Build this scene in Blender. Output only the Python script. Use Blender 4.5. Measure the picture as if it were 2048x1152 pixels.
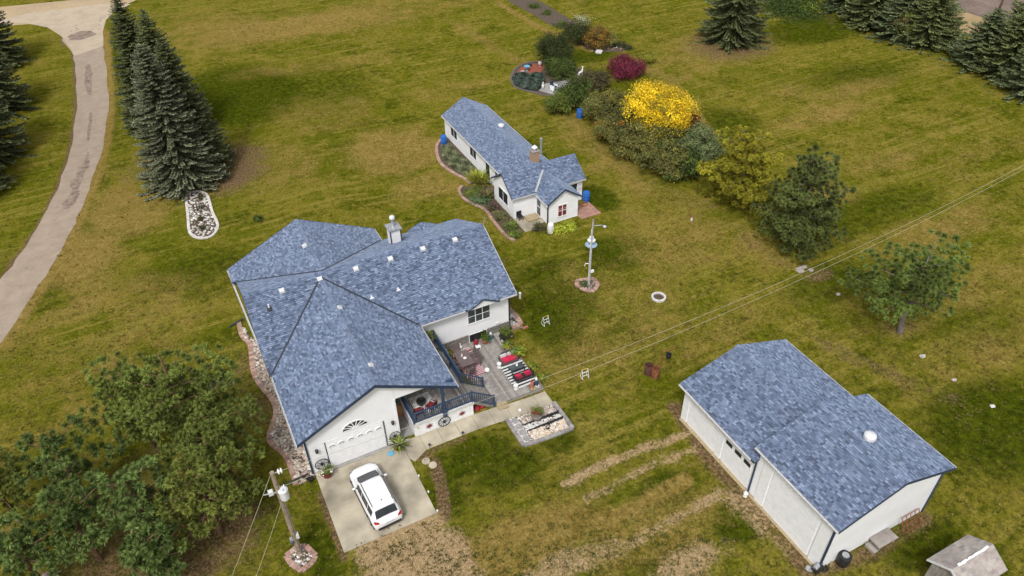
import bpy, bmesh, math, random
import numpy as np
from mathutils import Vector, Matrix
for o in list(bpy.data.objects): bpy.data.objects.remove(o)
random.seed(7); RNG = np.random.default_rng(7)
S = bpy.context.scene; COL = S.collection
# ------------------------------------------------------------------ camera
CAM = np.array([0.0, 0.0, 38.0])
CR = np.array([0.89103648, -0.45367251, -0.01533761]); CU = np.array([0.29526529, 0.55359081, 0.7786884]); CF = np.array([0.34477876, 0.69836844, -0.62722335])
FPX = 1484.19
cd = bpy.data.cameras.new('camera'); cam = bpy.data.objects.new('camera', cd); COL.objects.link(cam)
cd.sensor_width = 36; cd.sensor_fit = 'HORIZONTAL'; cd.lens = FPX / 2048 * 36; cd.clip_end = 5000; cd.clip_start = 0.5
cam.matrix_world = Matrix(((CR[0], CU[0], -CF[0], 0), (CR[1], CU[1], -CF[1], 0), (CR[2], CU[2], -CF[2], 38), (0, 0, 0, 1)))
S.camera = cam
# ------------------------------------------------------------------ world and sun
SUN_EL, SUN_AZ = math.radians(55), math.radians(222)     # azimuth measured clockwise from +Y
w = bpy.data.worlds.new('World'); S.world = w; w.use_nodes = True
nt = w.node_tree; nt.nodes.clear()
sky = nt.nodes.new('ShaderNodeTexSky'); sky.sky_type = 'NISHITA'; sky.sun_disc = False
sky.sun_elevation = SUN_EL; sky.sun_rotation = SUN_AZ; sky.air_density = 1.4; sky.dust_density = 4.0; sky.ozone_density = 1.0
hs = nt.nodes.new('ShaderNodeHueSaturation'); hs.inputs['Saturation'].default_value = 0.22
bg = nt.nodes.new('ShaderNodeBackground'); bg.inputs['Strength'].default_value = 0.105
wo = nt.nodes.new('ShaderNodeOutputWorld')
nt.links.new(sky.outputs[0], hs.inputs['Color']); nt.links.new(hs.outputs[0], bg.inputs[0]); nt.links.new(bg.outputs[0], wo.inputs[0])
sd = bpy.data.lights.new('sun', 'SUN'); sd.energy = 1.5; sd.angle = math.radians(10.5); sd.color = (1.0, 0.985, 0.96)
sun = bpy.data.objects.new('sun', sd); COL.objects.link(sun)
sdir = Vector((math.sin(SUN_AZ) * math.cos(SUN_EL), math.cos(SUN_AZ) * math.cos(SUN_EL), math.sin(SUN_EL)))
sun.rotation_euler = sdir.to_track_quat('Z', 'Y').to_euler()
S.view_settings.view_transform = 'Standard'; S.view_settings.look = 'None'; S.view_settings.gamma = 1
S.view_settings.use_curve_mapping = False; S.view_settings.exposure = 0.57
# ------------------------------------------------------------------ photo pixel -> place
def sst(a, b, x):
    t = np.clip((x - a) / (b - a), 0, 1); return t * t * (3 - 2 * t)
def gz(x, y): return -0.5 * sst(11.5, 17.5, np.asarray(x, float))
def ray(px, py): return CR * (px - 1024) / FPX - CU * (py - 576) / FPX + CF
def PZ(px, py, z):
    v = ray(px, py); return CAM + v * (z - 38.0) / v[2]
def P(px, py, dz=0.0):                      # ground point seen at a photo pixel
    z = 0.0
    for _ in range(8):
        q = PZ(px, py, z + dz); z = float(gz(q[0], q[1]))
    return q
def PY(px, py, Y):
    v = ray(px, py); return CAM + v * (Y / v[1])
def PX(px, py, X):
    v = ray(px, py); return CAM + v * (X / v[0])
def PN(px, py, o, n):                       # point on a plane (a roof)
    v = ray(px, py); t = np.dot(np.asarray(o) - CAM, n) / np.dot(v, n); return CAM + v * t
# ------------------------------------------------------------------ materials
MATS = {}
def mat(name, col, rough=0.6, metal=0.0, var=0.08, scale=6.0, bump=0.0, bscale=40.0, attr=None, spec=0.4, trans=0.0, emis=None, alpha=None):
    if name in MATS: return MATS[name]
    m = bpy.data.materials.new(name); m.use_nodes = True; MATS[name] = m
    t = m.node_tree; b = t.nodes['Principled BSDF']; L = t.links
    b.inputs['Roughness'].default_value = rough; b.inputs['Metallic'].default_value = metal
    b.inputs['Specular IOR Level'].default_value = spec
    tc = t.nodes.new('ShaderNodeTexCoord'); nz = t.nodes.new('ShaderNodeTexNoise'); nz.inputs['Scale'].default_value = scale; nz.inputs['Detail'].default_value = 5
    geo = t.nodes.new('ShaderNodeNewGeometry'); L.new(geo.outputs['Position'], nz.inputs['Vector'])
    mr = t.nodes.new('ShaderNodeMapRange'); mr.inputs[3].default_value = 1 - var * 2; mr.inputs[4].default_value = 1 + var * 2
    mr.inputs[1].default_value = 0.25; mr.inputs[2].default_value = 0.75
    L.new(nz.outputs[0], mr.inputs[0])
    mx = t.nodes.new('ShaderNodeMix'); mx.data_type = 'RGBA'; mx.blend_type = 'MULTIPLY'; mx.inputs[0].default_value = 1
    if attr:
        a = t.nodes.new('ShaderNodeAttribute'); a.attribute_name = attr; L.new(a.outputs['Color'], mx.inputs[6])
    else: mx.inputs[6].default_value = (*col, 1)
    L.new(mr.outputs[0], mx.inputs[7]); L.new(mx.outputs[2], b.inputs['Base Color'])
    if bump:
        n2 = t.nodes.new('ShaderNodeTexNoise'); n2.inputs['Scale'].default_value = bscale; L.new(geo.outputs['Position'], n2.inputs['Vector'])
        bp = t.nodes.new('ShaderNodeBump'); bp.inputs['Strength'].default_value = bump; bp.inputs['Distance'].default_value = 0.03
        L.new(n2.outputs[0], bp.inputs['Height']); L.new(bp.outputs[0], b.inputs['Normal'])
    if trans:
        out = t.nodes['Material Output']; tr = t.nodes.new('ShaderNodeBsdfTranslucent'); ms = t.nodes.new('ShaderNodeMixShader')
        ms.inputs[0].default_value = trans; L.new(mx.outputs[2], tr.inputs[0]); L.new(b.outputs[0], ms.inputs[1]); L.new(tr.outputs[0], ms.inputs[2]); L.new(ms.outputs[0], out.inputs[0])
    return m
def M(n): return MATS[n]
def sheen(n, wt, col=(0.75, 0.85, 1.0)):
    b = MATS[n].node_tree.nodes['Principled BSDF']; b.inputs['Sheen Weight'].default_value = wt; b.inputs['Sheen Roughness'].default_value = 0.45; b.inputs['Sheen Tint'].default_value = (*col, 1)
mat('siding', (0.77, 0.77, 0.78), 0.55, var=0.03, scale=0.8)
mat('white_paint', (0.79, 0.79, 0.80), 0.5, var=0.04, scale=3)
mat('skirt_white', (0.76, 0.76, 0.76), 0.7, var=0.06, scale=2.5)
mat('navy', (0.028, 0.045, 0.085), 0.45, var=0.1)
mat('rail_blue', (0.035, 0.062, 0.12), 0.5, var=0.15, scale=9)
mat('gutter', (0.6, 0.6, 0.6), 0.4, var=0.08)
mat('dark_trim', (0.03, 0.035, 0.045), 0.5)
mat('shingle', (0.1, 0.13, 0.2), 0.78, attr='Col', var=0.05, scale=1.3, bump=0.35, bscale=60, spec=0.45)
sheen('shingle', 0.65)
mat('roof_deck', (0.075, 0.10, 0.16), 0.85, var=0.1)
mat('concrete', (0.37, 0.325, 0.245), 0.85, var=0.22, scale=0.7, bump=0.15, bscale=25)
mat('concrete_grey', (0.27, 0.26, 0.25), 0.85, var=0.12, scale=1.5, bump=0.2)
mat('deck_wood', (0.25, 0.225, 0.205), 0.75, attr='Col', var=0.12, scale=4)
mat('old_wood', (0.2, 0.185, 0.165), 0.8, var=0.2, scale=5)
mat('new_wood', (0.34, 0.27, 0.16), 0.8, var=0.15, scale=7)
mat('pole_wood', (0.26, 0.2, 0.145), 0.85, var=0.25, scale=5, bump=0.3)
mat('door_wood', (0.38, 0.17, 0.07), 0.55, var=0.12, scale=3)
mat('glass', (0.025, 0.03, 0.034), 0.12, var=0.2, scale=1.5, spec=0.35)
mat('glass_lit', (0.06, 0.072, 0.075), 0.14, var=0.3, scale=1.2, spec=0.35)
mat('car_paint', (0.78, 0.78, 0.79), 0.42, var=0.01, spec=0.35)
mat('black_plastic', (0.02, 0.02, 0.022), 0.45, var=0.15)
mat('rubber', (0.018, 0.018, 0.018), 0.8)
mat('alloy', (0.45, 0.46, 0.48), 0.3, metal=0.8)
mat('galvanised', (0.42, 0.43, 0.44), 0.4, metal=0.5, var=0.15)
mat('steel_white', (0.62, 0.63, 0.64), 0.4, var=0.08)
mat('red_light', (0.35, 0.015, 0.02), 0.25)
mat('red', (0.32, 0.02, 0.03), 0.6, var=0.15)
mat('cushion', (0.5, 0.015, 0.06), 0.8, var=0.12)
mat('dark_red', (0.17, 0.022, 0.025), 0.6, var=0.2)
mat('rust', (0.21, 0.075, 0.034), 0.85, var=0.35, scale=7, bump=0.3)
mat('dark_rust', (0.10, 0.04, 0.028), 0.85, var=0.3, scale=7)
mat('pole_grey', (0.40, 0.40, 0.41), 0.5, var=0.15)
mat('blue_plastic', (0.02, 0.12, 0.45), 0.4, var=0.12)
mat('terracotta', (0.33, 0.13, 0.08), 0.75, var=0.15)
mat('brick_pink', (0.33, 0.2, 0.155), 0.85, attr='Col', var=0.15, scale=9)
mat('block_grey', (0.27, 0.25, 0.24), 0.85, attr='Col', var=0.12, scale=9)
mat('stone', (0.4, 0.35, 0.3), 0.8, attr='Col', var=0.12, scale=12)
mat('soil', (0.09, 0.065, 0.045), 0.95, var=0.25, scale=4, bump=0.5, bscale=25)
mat('mulch_red', (0.26, 0.075, 0.045), 0.95, var=0.25, scale=8, bump=0.5)
mat('wicker', (0.09, 0.085, 0.085), 0.7, var=0.2, scale=30)
mat('taupe', (0.14, 0.105, 0.10), 0.55, var=0.1)
mat('grill_cover', (0.13, 0.13, 0.135), 0.8, var=0.12)
mat('rug', (0.5, 0.5, 0.5), 0.9, attr='Col', var=0.05)
mat('old_shed', (0.27, 0.24, 0.215), 0.85, var=0.15, scale=2)
mat('shed_roof', (0.225, 0.195, 0.175), 0.9, attr='Col', var=0.12, scale=3)
mat('bark', (0.1, 0.068, 0.045), 0.9, var=0.25, scale=6, bump=0.4)
mat('pine_bark', (0.15, 0.085, 0.05), 0.9, var=0.25, scale=5, bump=0.4)
mat('grey_bark', (0.15, 0.125, 0.11), 0.9, var=0.2, scale=5)
mat('leaf', (0.06, 0.08, 0.02), 0.7, attr='Col', var=0.08, scale=2, trans=0.2, spec=0.15)
mat('needle', (0.05, 0.07, 0.04), 0.6, attr='Col', var=0.08, scale=2, trans=0.05, spec=0.15)
mat('skin', (0.45, 0.28, 0.2), 0.6)
mat('ceramic_white', (0.72, 0.71, 0.69), 0.35)
mat('sky_blue', (0.12, 0.35, 0.5), 0.5)
mat('basin_blue', (0.30, 0.42, 0.52), 0.5)
mat('brass', (0.4, 0.27, 0.1), 0.4, metal=0.6)
mat('yellow', (0.6, 0.42, 0.08), 0.5)
mat('wire', (0.40, 0.37, 0.27), 0.5)
mat('brick_tan', (0.36, 0.24, 0.16), 0.85, var=0.15, scale=8)
# ------------------------------------------------------------------ mesh collector
ORG = {}
class MB:
    def __init__(s): s.v = []; s.f = []; s.c = []; s.usec = False
    def add(s, vs, fs, col=None):
        n = len(s.v); s.v.extend([tuple(map(float, q)) for q in vs]); s.f.extend([tuple(i + n for i in f) for f in fs])
        if col is not None: s.usec = True
        s.c.extend([col if col is not None else (0.5, 0.5, 0.5)] * len(fs)); return s
    def box(s, lo, hi, col=None, rz=0, cen=None):
        x0, y0, z0 = lo; x1, y1, z1 = hi
        vs = [(x0, y0, z0), (x1, y0, z0), (x1, y1, z0), (x0, y1, z0), (x0, y0, z1), (x1, y0, z1), (x1, y1, z1), (x0, y1, z1)]
        if rz:
            cx, cy = cen if cen else ((x0 + x1) / 2, (y0 + y1) / 2); c, sn = math.cos(rz), math.sin(rz)
            vs = [(cx + (x - cx) * c - (y - cy) * sn, cy + (x - cx) * sn + (y - cy) * c, z) for x, y, z in vs]
        return s.add(vs, [(0, 3, 2, 1), (4, 5, 6, 7), (0, 1, 5, 4), (1, 2, 6, 5), (2, 3, 7, 6), (3, 0, 4, 7)], col)
    def prism(s, poly, d, col=None):        # closed prism: 3D polygon swept along vector d
        n = len(poly); p = [np.asarray(q, float) for q in poly]; d = np.asarray(d, float)
        nr = np.zeros(3)
        for i in range(n): nr += np.cross(p[i] - p[0], p[(i + 1) % n] - p[0])
        if np.dot(nr, d) > 0: p = p[::-1]
        return s.add(p + [q + d for q in p], [tuple(range(n)), tuple(range(2 * n - 1, n - 1, -1))] + [(i, i + n, (i + 1) % n + n, (i + 1) % n) for i in range(n)], col)
    def tube(s, pts, rs, seg=8, col=None, cap=True):
        pts = [np.asarray(p, float) for p in pts]
        if not hasattr(rs, '__len__'): rs = [rs] * len(pts)
        rings = []; up = None
        for i, p in enumerate(pts):
            d = pts[min(i + 1, len(pts) - 1)] - pts[max(i - 1, 0)]; d = d / (np.linalg.norm(d) + 1e-9)
            if up is None: up = np.array([0, 0, 1.0]) if abs(d[2]) < 0.9 else np.array([1.0, 0, 0])
            a = np.cross(d, up); a /= np.linalg.norm(a) + 1e-9; b = np.cross(a, d); up = b
            rings.append([p + rs[i] * (math.cos(2 * math.pi * k / seg) * a + math.sin(2 * math.pi * k / seg) * b) for k in range(seg)])
        vs = [q for r in rings for q in r]; fs = []
        for i in range(len(pts) - 1):
            for k in range(seg): fs.append((i * seg + k, (i + 1) * seg + k, (i + 1) * seg + (k + 1) % seg, i * seg + (k + 1) % seg))
        if cap: fs.append(tuple(range(seg))); fs.append(tuple((len(pts) - 1) * seg + k for k in reversed(range(seg))))
        return s.add(vs, fs, col)
    def lathe(s, prof, seg=14, c=(0, 0, 0), col=None):
        vs = []; fs = []
        for r, z in prof: vs += [(c[0] + max(r, 1e-4) * math.cos(2 * math.pi * k / seg), c[1] + max(r, 1e-4) * math.sin(2 * math.pi * k / seg), c[2] + z) for k in range(seg)]
        for i in range(len(prof) - 1):
            for k in range(seg): fs.append((i * seg + k, i * seg + (k + 1) % seg, (i + 1) * seg + (k + 1) % seg, (i + 1) * seg + k))
        fs.append(tuple(reversed(range(seg)))); fs.append(tuple((len(prof) - 1) * seg + k for k in range(seg)))
        return s.add(vs, fs, col)
    def ball(s, c, r, seg=8, rings=6, col=None):
        if not hasattr(r, '__len__'): r = (r, r, r)
        prof = [(math.sin(math.pi * i / rings), -math.cos(math.pi * i / rings)) for i in range(rings + 1)]
        b = MB().lathe(prof, seg); return s.add([(c[0] + x * r[0], c[1] + y * r[1], c[2] + z * r[2]) for x, y, z in b.v], b.f, col)
    def torus(s, c, R, r, seg=16, sub=5, axis='z', arc=(0, 2 * math.pi), col=None, flat=1.0):
        pts = []
        full = abs(arc[1] - arc[0] - 2 * math.pi) < 1e-6
        for i in range(seg + 1):
            a = arc[0] + (arc[1] - arc[0]) * i / seg; u, v = R * math.cos(a), R * math.sin(a)
            pts.append({'z': (c[0] + u, c[1] + v, c[2]), 'y': (c[0] + u, c[1], c[2] + v * flat), 'x': (c[0], c[1] + u, c[2] + v * flat)}[axis])
        return s.tube(pts, r, sub, col, cap=not full)
    def mesh(s, name, mt, org=(0, 0, 0), smooth=False):
        me = bpy.data.meshes.new(name); o = np.asarray(org, float)
        me.from_pydata([tuple(np.asarray(q) - o) for q in s.v], [], s.f); me.materials.append(mt)
        if s.usec:
            ca = me.color_attributes.new('Col', 'FLOAT_COLOR', 'CORNER'); arr = []
            for f, c in zip(s.f, s.c): arr += [c[0], c[1], c[2], 1.0] * len(f)
            ca.data.foreach_set('color', arr)
        me.update()
        if smooth: me.polygons.foreach_set('use_smooth', [True] * len(me.polygons)); me.set_sharp_from_angle(angle=math.radians(38))
        return me
    def build(s, name, mt, parent=None, smooth=False, stuff=False, label=None):
        if isinstance(mt, str): mt = M(mt)
        org = ORG.get(parent.name, (0, 0, 0)) if parent else (0, 0, 0)
        ob = bpy.data.objects.new(name, s.mesh(name, mt, org, smooth)); COL.objects.link(ob)
        if parent: ob.parent = parent; ORG[ob.name] = org
        if stuff: ob['kind'] = 'stuff'
        if label: ob['label'] = label
        return ob
def thing(name, label, cat, loc=(0, 0, 0), rz=0, group=None, world=False):
    o = bpy.data.objects.new(name, None); COL.objects.link(o); o.location = tuple(map(float, loc)); o.rotation_euler = (0, 0, rz); o.empty_display_size = 0.2
    o['label'] = label; o['category'] = cat
    if group: o['group'] = group
    if world: ORG[o.name] = tuple(map(float, loc))       # parts are given in world coordinates
    return o
def tag(o, label, cat, group=None):
    o['label'] = label; o['category'] = cat
    if group: o['group'] = group
    return o
def struct(o): o['kind'] = 'structure'; return o
def inst(me, name, parent, loc=(0, 0, 0), rot=(0, 0, 0), sc=(1, 1, 1), stuff=False):
    ob = bpy.data.objects.new(name, me); COL.objects.link(ob); ob.parent = parent
    org = np.asarray(ORG.get(parent.name, (0, 0, 0))) if parent else np.zeros(3)
    ob.location = tuple(np.asarray(loc, float) - org); ob.rotation_euler = rot; ob.scale = sc
    return ob
def copy_tree(o, loc, rz, label=None, sc=None, parent=None):
    c = o.copy(); COL.objects.link(c); c.parent = parent
    if parent is None:
        c.location = tuple(map(float, loc)); c.rotation_euler = (0, 0, rz)
        if sc is not None: c.scale = sc if hasattr(sc, '__len__') else (sc, sc, sc)
        if label: c['label'] = label
    for ch in o.children: copy_tree(ch, None, None, parent=c)
    return c
def jit(c, a=0.1):
    k = 1 + random.uniform(-a, a); return tuple(max(0, q * k * (1 + random.uniform(-a * .3, a * .3))) for q in c)
def wcol(pal):
    r = random.random() * sum(x[1] for x in pal)
    for c, wt in pal:
        r -= wt
        if r <= 0: return c
    return pal[-1][0]
def clip2(poly, conv):                       # Sutherland-Hodgman, conv counter-clockwise
    out = poly
    for i in range(len(conv)):
        a, b = conv[i], conv[(i + 1) % len(conv)]; ex, ey = b[0] - a[0], b[1] - a[1]; inp = out; out = []
        if not inp: return []
        def sd(p): return ex * (p[1] - a[1]) - ey * (p[0] - a[0])
        for j in range(len(inp)):
            p, q = inp[j], inp[(j + 1) % len(inp)]; dp, dq = sd(p), sd(q)
            if dp >= 0: out.append(p)
            if (dp >= 0) != (dq >= 0):
                t = dp / (dp - dq); out.append((p[0] + t * (q[0] - p[0]), p[1] + t * (q[1] - p[1])))
    return out
def clad(poly, expo, wr, lift, pal, cj=0.1, off=0.004, sep=None, mb=None, mate=None, parent=None, thick=0.0, butt=None):
    """overlapping courses (shingles, lap boards) on a convex planar polygon; poly[0]->poly[1] is the lower edge"""
    p = [np.asarray(q, float) for q in poly]; n = np.zeros(3)
    for i in range(1, len(p) - 1): n += np.cross(p[i] - p[0], p[i + 1] - p[0])
    n /= np.linalg.norm(n); s = np.array([0, 0, 1.0]) - n * n[2]; s /= np.linalg.norm(s); e = np.cross(s, n)
    q2 = [(float(np.dot(q - p[0], e)), float(np.dot(q - p[0], s))) for q in p]
    xs = [q[0] for q in q2]; ys = [q[1] for q in q2]; mb = mb or MB()
    y = min(ys); r = 0
    while y < max(ys) - 0.01:
        x = min(xs) - random.uniform(0, wr[1])
        while x < max(xs):
            wd = random.uniform(*wr); rect = [(x, y), (x + wd, y), (x + wd, y + expo), (x, y + expo)]
            c = clip2(rect, q2)
            if len(c) >= 3 and abs(sum(c[i][0] * c[(i + 1) % len(c)][1] - c[(i + 1) % len(c)][0] * c[i][1] for i in range(len(c)))) > 1e-4:
                lf = lift * random.uniform(0.7, 1.15) if thick == 0 else lift
                vt = [p[0] + e * a + s * b + n * (off + lf * (1 - (b - y) / expo) + 0.002) for a, b in c]
                vb = [p[0] + e * a + s * b + n * off * 0.3 for a, b in c]; k = len(c)
                t = mb if not sep else MB()
                cc = jit(wcol(pal), cj); sides = [(i, i + k, (i + 1) % k + k, (i + 1) % k) for i in range(k)]
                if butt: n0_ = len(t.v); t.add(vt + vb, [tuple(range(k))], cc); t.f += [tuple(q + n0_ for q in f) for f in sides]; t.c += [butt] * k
                else: t.add(vt + vb, [tuple(range(k))] + sides, cc)
                if sep: t.build(sep, mate, parent)
            x += wd
        y += expo; r += 1
    return mb
SH = [((0.118, 0.156, 0.246), 4), ((0.160, 0.206, 0.308), 3), ((0.084, 0.115, 0.188), 3), ((0.215, 0.268, 0.382), 1.1), ((0.056, 0.078, 0.132), 1.5)]
def roof(parent, polys, name='roof', th=0.16, caps=(), expo=0.14, wr=(0.12, 0.28)):
    """polys: convex roof planes whose first edge is the eave (counter-clockwise from above); caps: ridge lines (a, b, half-normals)"""
    d = MB()
    for pl in polys: d.prism(pl, (0, 0, -th))
    r = d.build(name, 'navy', parent)
    s = MB()
    for pl in polys: clad(pl, expo, wr, 0.045, SH, 0.10, 0.006, mb=s, butt=(0.016, 0.021, 0.034))  # dark cut edges; their colour also puts in the shadow line under each course
    s.build('shingles', 'shingle', r, stuff=True)
    c = MB()
    for a, b, da, db in caps:
        a = np.asarray(a, float); b = np.asarray(b, float); L = np.linalg.norm(b - a); n = max(1, int(L / 0.2)); u = (b - a) / L
        for i in range(n):
            p0 = a + u * (i * L / n); p1 = a + u * ((i + 1.25) * L / n); l0 = np.array([0, 0, 0.05]); l1 = np.array([0, 0, 0.02])
            vs = [p0 + np.asarray(da) * .16 + l0, p0 + l0 * 1.5, p0 + np.asarray(db) * .16 + l0, p1 + np.asarray(da) * .16 + l1, p1 + l1 * 1.5, p1 + np.asarray(db) * .16 + l1]
            c.add(vs, [(0, 1, 4, 3), (1, 2, 5, 4), (0, 2, 1)], jit(wcol(SH[:3]), .12))
    if caps: c.build('ridge_cap', 'shingle', r, stuff=True)
    return r
# ------------------------------------------------------------------ ground: one lawn sheet out to the horizon
def axis(lo, hi, step, far):
    core = list(np.arange(lo, hi + 1e-6, step)); out = []; d = step; x = hi
    while x < far: d *= 1.25; x += d; out.append(x)
    pre = []; d = step; x = lo
    while x > -far: d *= 1.25; x -= d; pre.append(x)
    return np.array(pre[::-1] + core + out)
gx = axis(-28, 62, 0.35, 1500); gy = axis(4, 92, 0.35, 1500)
GX, GY = np.meshgrid(gx, gy); NX, NY = len(gx), len(gy)
ch = {k: np.zeros_like(GX) for k in ('dry', 'green', 'dirt', 'gravel')}
def segd(ax, ay, bx, by):
    dx, dy = bx - ax, by - ay; t = np.clip(((GX - ax) * dx + (GY - ay) * dy) / (dx * dx + dy * dy + 1e-9), 0, 1)
    return np.hypot(GX - ax - t * dx, GY - ay - t * dy)
def band(k, pts, wpx, amt=1.0, soft=0.5):          # a worn strip along photo pixels; width in metres
    ps = [P(*q) for q in pts]; dm = None
    for a, b in zip(ps[:-1], ps[1:]):
        dd = segd(a[0], a[1], b[0], b[1]); dm = dd if dm is None else np.minimum(dm, dd)
    ch[k] = np.maximum(ch[k], amt * (1 - sst(wpx * (1 - soft), wpx * (1 + soft), dm)))
def blob(k, px, py, rx, ry, amt=1.0, soft=0.6, rot=0.0):   # worn patch: centre pixel, radii in metres along x / y
    c = P(px, py); u = (GX - c[0]) * math.cos(rot) + (GY - c[1]) * math.sin(rot); v = -(GX - c[0]) * math.sin(rot) + (GY - c[1]) * math.cos(rot)
    r = np.hypot(u / rx, v / ry); ch[k] = np.maximum(ch[k], amt * (1 - sst(1 - soft, 1 + soft, r)))
# worn and bare places
band('dirt', [(122, 78), (146, 110), (152, 160), (152, 230), (140, 300), (120, 365), (90, 430), (50, 495), (0, 560)], .45, .75, .8); band('dry', [(207, 70), (214, 150), (216, 220), (206, 290), (186, 355), (162, 420), (128, 490), (80, 570), (0, 690)], .9, .9, .8)
band('gravel', [(790, 1070), (840, 1110), (800, 1180), (850, 1260)], 2.6, 1.0, 0.35)
band('gravel', [(900, 1100), (930, 1160)], 1.2, 0.9, 0.5)
blob('gravel', 1130, 1130, 3.2, 1.0, 0.75); blob('gravel', 1380, 1125, 3.0, 1.0, 0.7); blob('dry', 1050, 1080, 6, 2.0, 0.8)
blob('gravel', 1200, 1100, 1.6, .8, 0.6); blob('dry', 1300, 1060, 5.5, 3, 0.6)
band('gravel', [(1395, 862), (1300, 892), (1205, 930), (1130, 968)], 0.36, 0.8, 0.6)
band('gravel', [(1385, 898), (1290, 938), (1170, 1000)], 0.33, 0.7, 0.6)
band('dry', [(1370, 960), (1280, 1010), (1200, 1045)], 0.6, 0.95, 0.6)
band('gravel', [(1440, 985), (1340, 1045), (1220, 1110)], 0.42, 0.7, 0.7)
band('dirt', [(1352, 815), (1405, 900), (1480, 985), (1540, 1050), (1610, 1130), (1630, 1180)], 0.7, 0.8, 0.8)
band('dirt', [(1640, 1140), (1740, 1105), (1850, 1035)], 0.6, 0.75, 0.8)
band('gravel', [(1480, 1000), (1560, 1080)], 1.0, 0.55, 0.6)
band('dirt', [(830, 905), (870, 925), (885, 985), (890, 1035)], 0.45, 0.9, 0.5); band('dirt', [(850, 905), (930, 878)], 0.25, 0.8, 0.6)
band('dirt', [(640, 985), (665, 1050), (690, 1115)], 0.25, 0.9, 0.5)
blob('dirt', 440, 345, 5, 5, 0.85); blob('dirt', 470, 320, 4, 4, 0.75); blob('dirt', 330, 330, 4.5, 4, 0.6); blob('dirt', 400, 375, 4, 2.5, .7); blob('dry', 250, 420, 4.5, 6, 0.7); blob('dry', 160, 510, 4, 5, 0.8); blob('dry', 190, 580, 2.5, 3, .6)
blob('dirt', 1460, 90, 7, 6, 0.75); blob('dry', 1420, 100, 12, 8, 0.5); blob('dirt', 1330, 200, 1.2, 4, .4)
band('dirt', [(1190, 290), (1260, 345), (1330, 375), (1430, 430), (1520, 495), (1610, 545)], 1.6, 0.42, 1.0); band('dry', [(1150, 260), (1260, 365), (1400, 440), (1540, 520)], 2.4, .5, 1.0)
band('dirt', [(1650, 690), (1760, 740), (1900, 790)], 1.0, 0.55, 0.9); blob('dirt', 1800, 655, 2.0, 1.6, .5)
blob('dirt', 1690, 490, 1.6, 1.2, .4); blob('dirt', 1640, 550, 1.6, .9, .6); blob('dry', 1340, 480, 6, 6, .55); blob('dry', 1280, 600, 6, 5, .45); blob('dry', 1180, 560, 5, 4, .35)
band('dry', [(1130, 225), (1200, 300), (1300, 390)], 1.3, .6, .8)
band('dry', [(900, 40), (980, 90), (1130, 170), (1190, 230)], 1.4, 0.5, 0.9)
band('dry', [(985, 0), (1080, 55), (1180, 100)], 0.8, 0.75, 0.8); band('dry', [(1180, 70), (1290, 130), (1340, 200)], 0.9, 0.55, 0.9)
band('dry', [(1310, 140), (1350, 170), (1410, 130), (1500, 100)], 0.8, 0.6, .8); band('dry', [(1340, 150), (1390, 220), (1440, 290)], 0.7, .6, .8)
blob('dry', 600, 50, 22, 6, 0.75); blob('dry', 800, 15, 22, 7, 0.5); blob('dry', 420, 60, 8, 14, 0.5); blob('dry', 790, 300, 6, 6, 0.7); blob('dry', 650, 230, 7, 7, .45); blob('dry', 860, 370, 5, 3, .6); blob('dry', 560, 330, 5, 6, .5)
blob('dirt', 640, 95, 10, 2.5, .35); blob('dirt', 360, 700, 3, 2, .35); blob('dry', 300, 600, 4, 5, .5); blob('dirt', 480, 740, 1.6, 3.4, .55); blob('dirt', 520, 820, 1.6, 2.5, .6); blob('dirt', 560, 930, 1.5, 2.5, .35)
blob('dirt', 300, 1000, 5, 5, .55); blob('dirt', 350, 1100, 6, 4, .75); blob('dirt', 470, 1090, 4, 3, .4); blob('dirt', 230, 1130, 4, 3, .7); blob('dirt', 430, 900, 3, 4, .5)
band('dry', [(0, 700), (120, 640), (330, 560)], 2.0, .5, .9); blob('dry', 200, 760, 6, 3, .45); blob('dry', 120, 850, 6, 4, .4)
for q in ((1250, 640), (1350, 700), (1200, 700), (1700, 640), (720, 120), (900, 180), (760, 60), (560, 140), (400, 640), (250, 680), (100, 770), (1500, 640), (1620, 400), (1700, 180), (1850, 250), (1950, 300), (1780, 320), (1900, 450), (1980, 560), (1960, 700), (1650, 230), (1560, 180)): blob('dry', q[0], q[1], 9, 2.6, random.uniform(.35, .65), .9)
band('dirt', [(1620, 30), (1700, 60), (1800, 100), (1900, 140), (2048, 200)], 3.0, .5, .9)
blob('green', 470, 190, 8, 9, .9); blob('green', 660, 170, 6, 10, .45); blob('green', 1120, 600, 3.2, 3, .8); blob('green', 1110, 650, 2.5, 2.5, .8); blob('green', 1150, 700, 2.5, 2, .5); blob('green', 1235, 505, 3, 2.5, .8); blob('green', 1090, 540, 3, 1.6, .6)
blob('green', 950, 910, 3, 1.6, .7); blob('green', 1020, 940, 3, 1.6, .6); blob('green', 1120, 880, 1.6, 1.2, .6); blob('green', 1330, 985, 2.6, 1.3, .8); blob('green', 1430, 880, 1.6, 1.0, .6); blob('green', 1480, 1040, 2, 1.4, .8); blob('green', 1340, 1130, 2, 1.2, .7); blob('green', 1850, 1090, 3, 1.5, .6); blob('green', 890, 990, 1.4, 2, .6)
blob('green', 100, 900, 4, 3, .4); blob('green', 500, 1030, 2, 2, .5); blob('green', 640, 1100, 1.2, 2.4, .7); blob('green', 200, 200, 2, 14, .6); blob('green', 240, 120, 2, 14, .6); blob('green', 60, 560, 5, 4, .6); blob('green', 130, 470, 3, 6, .5)
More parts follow.
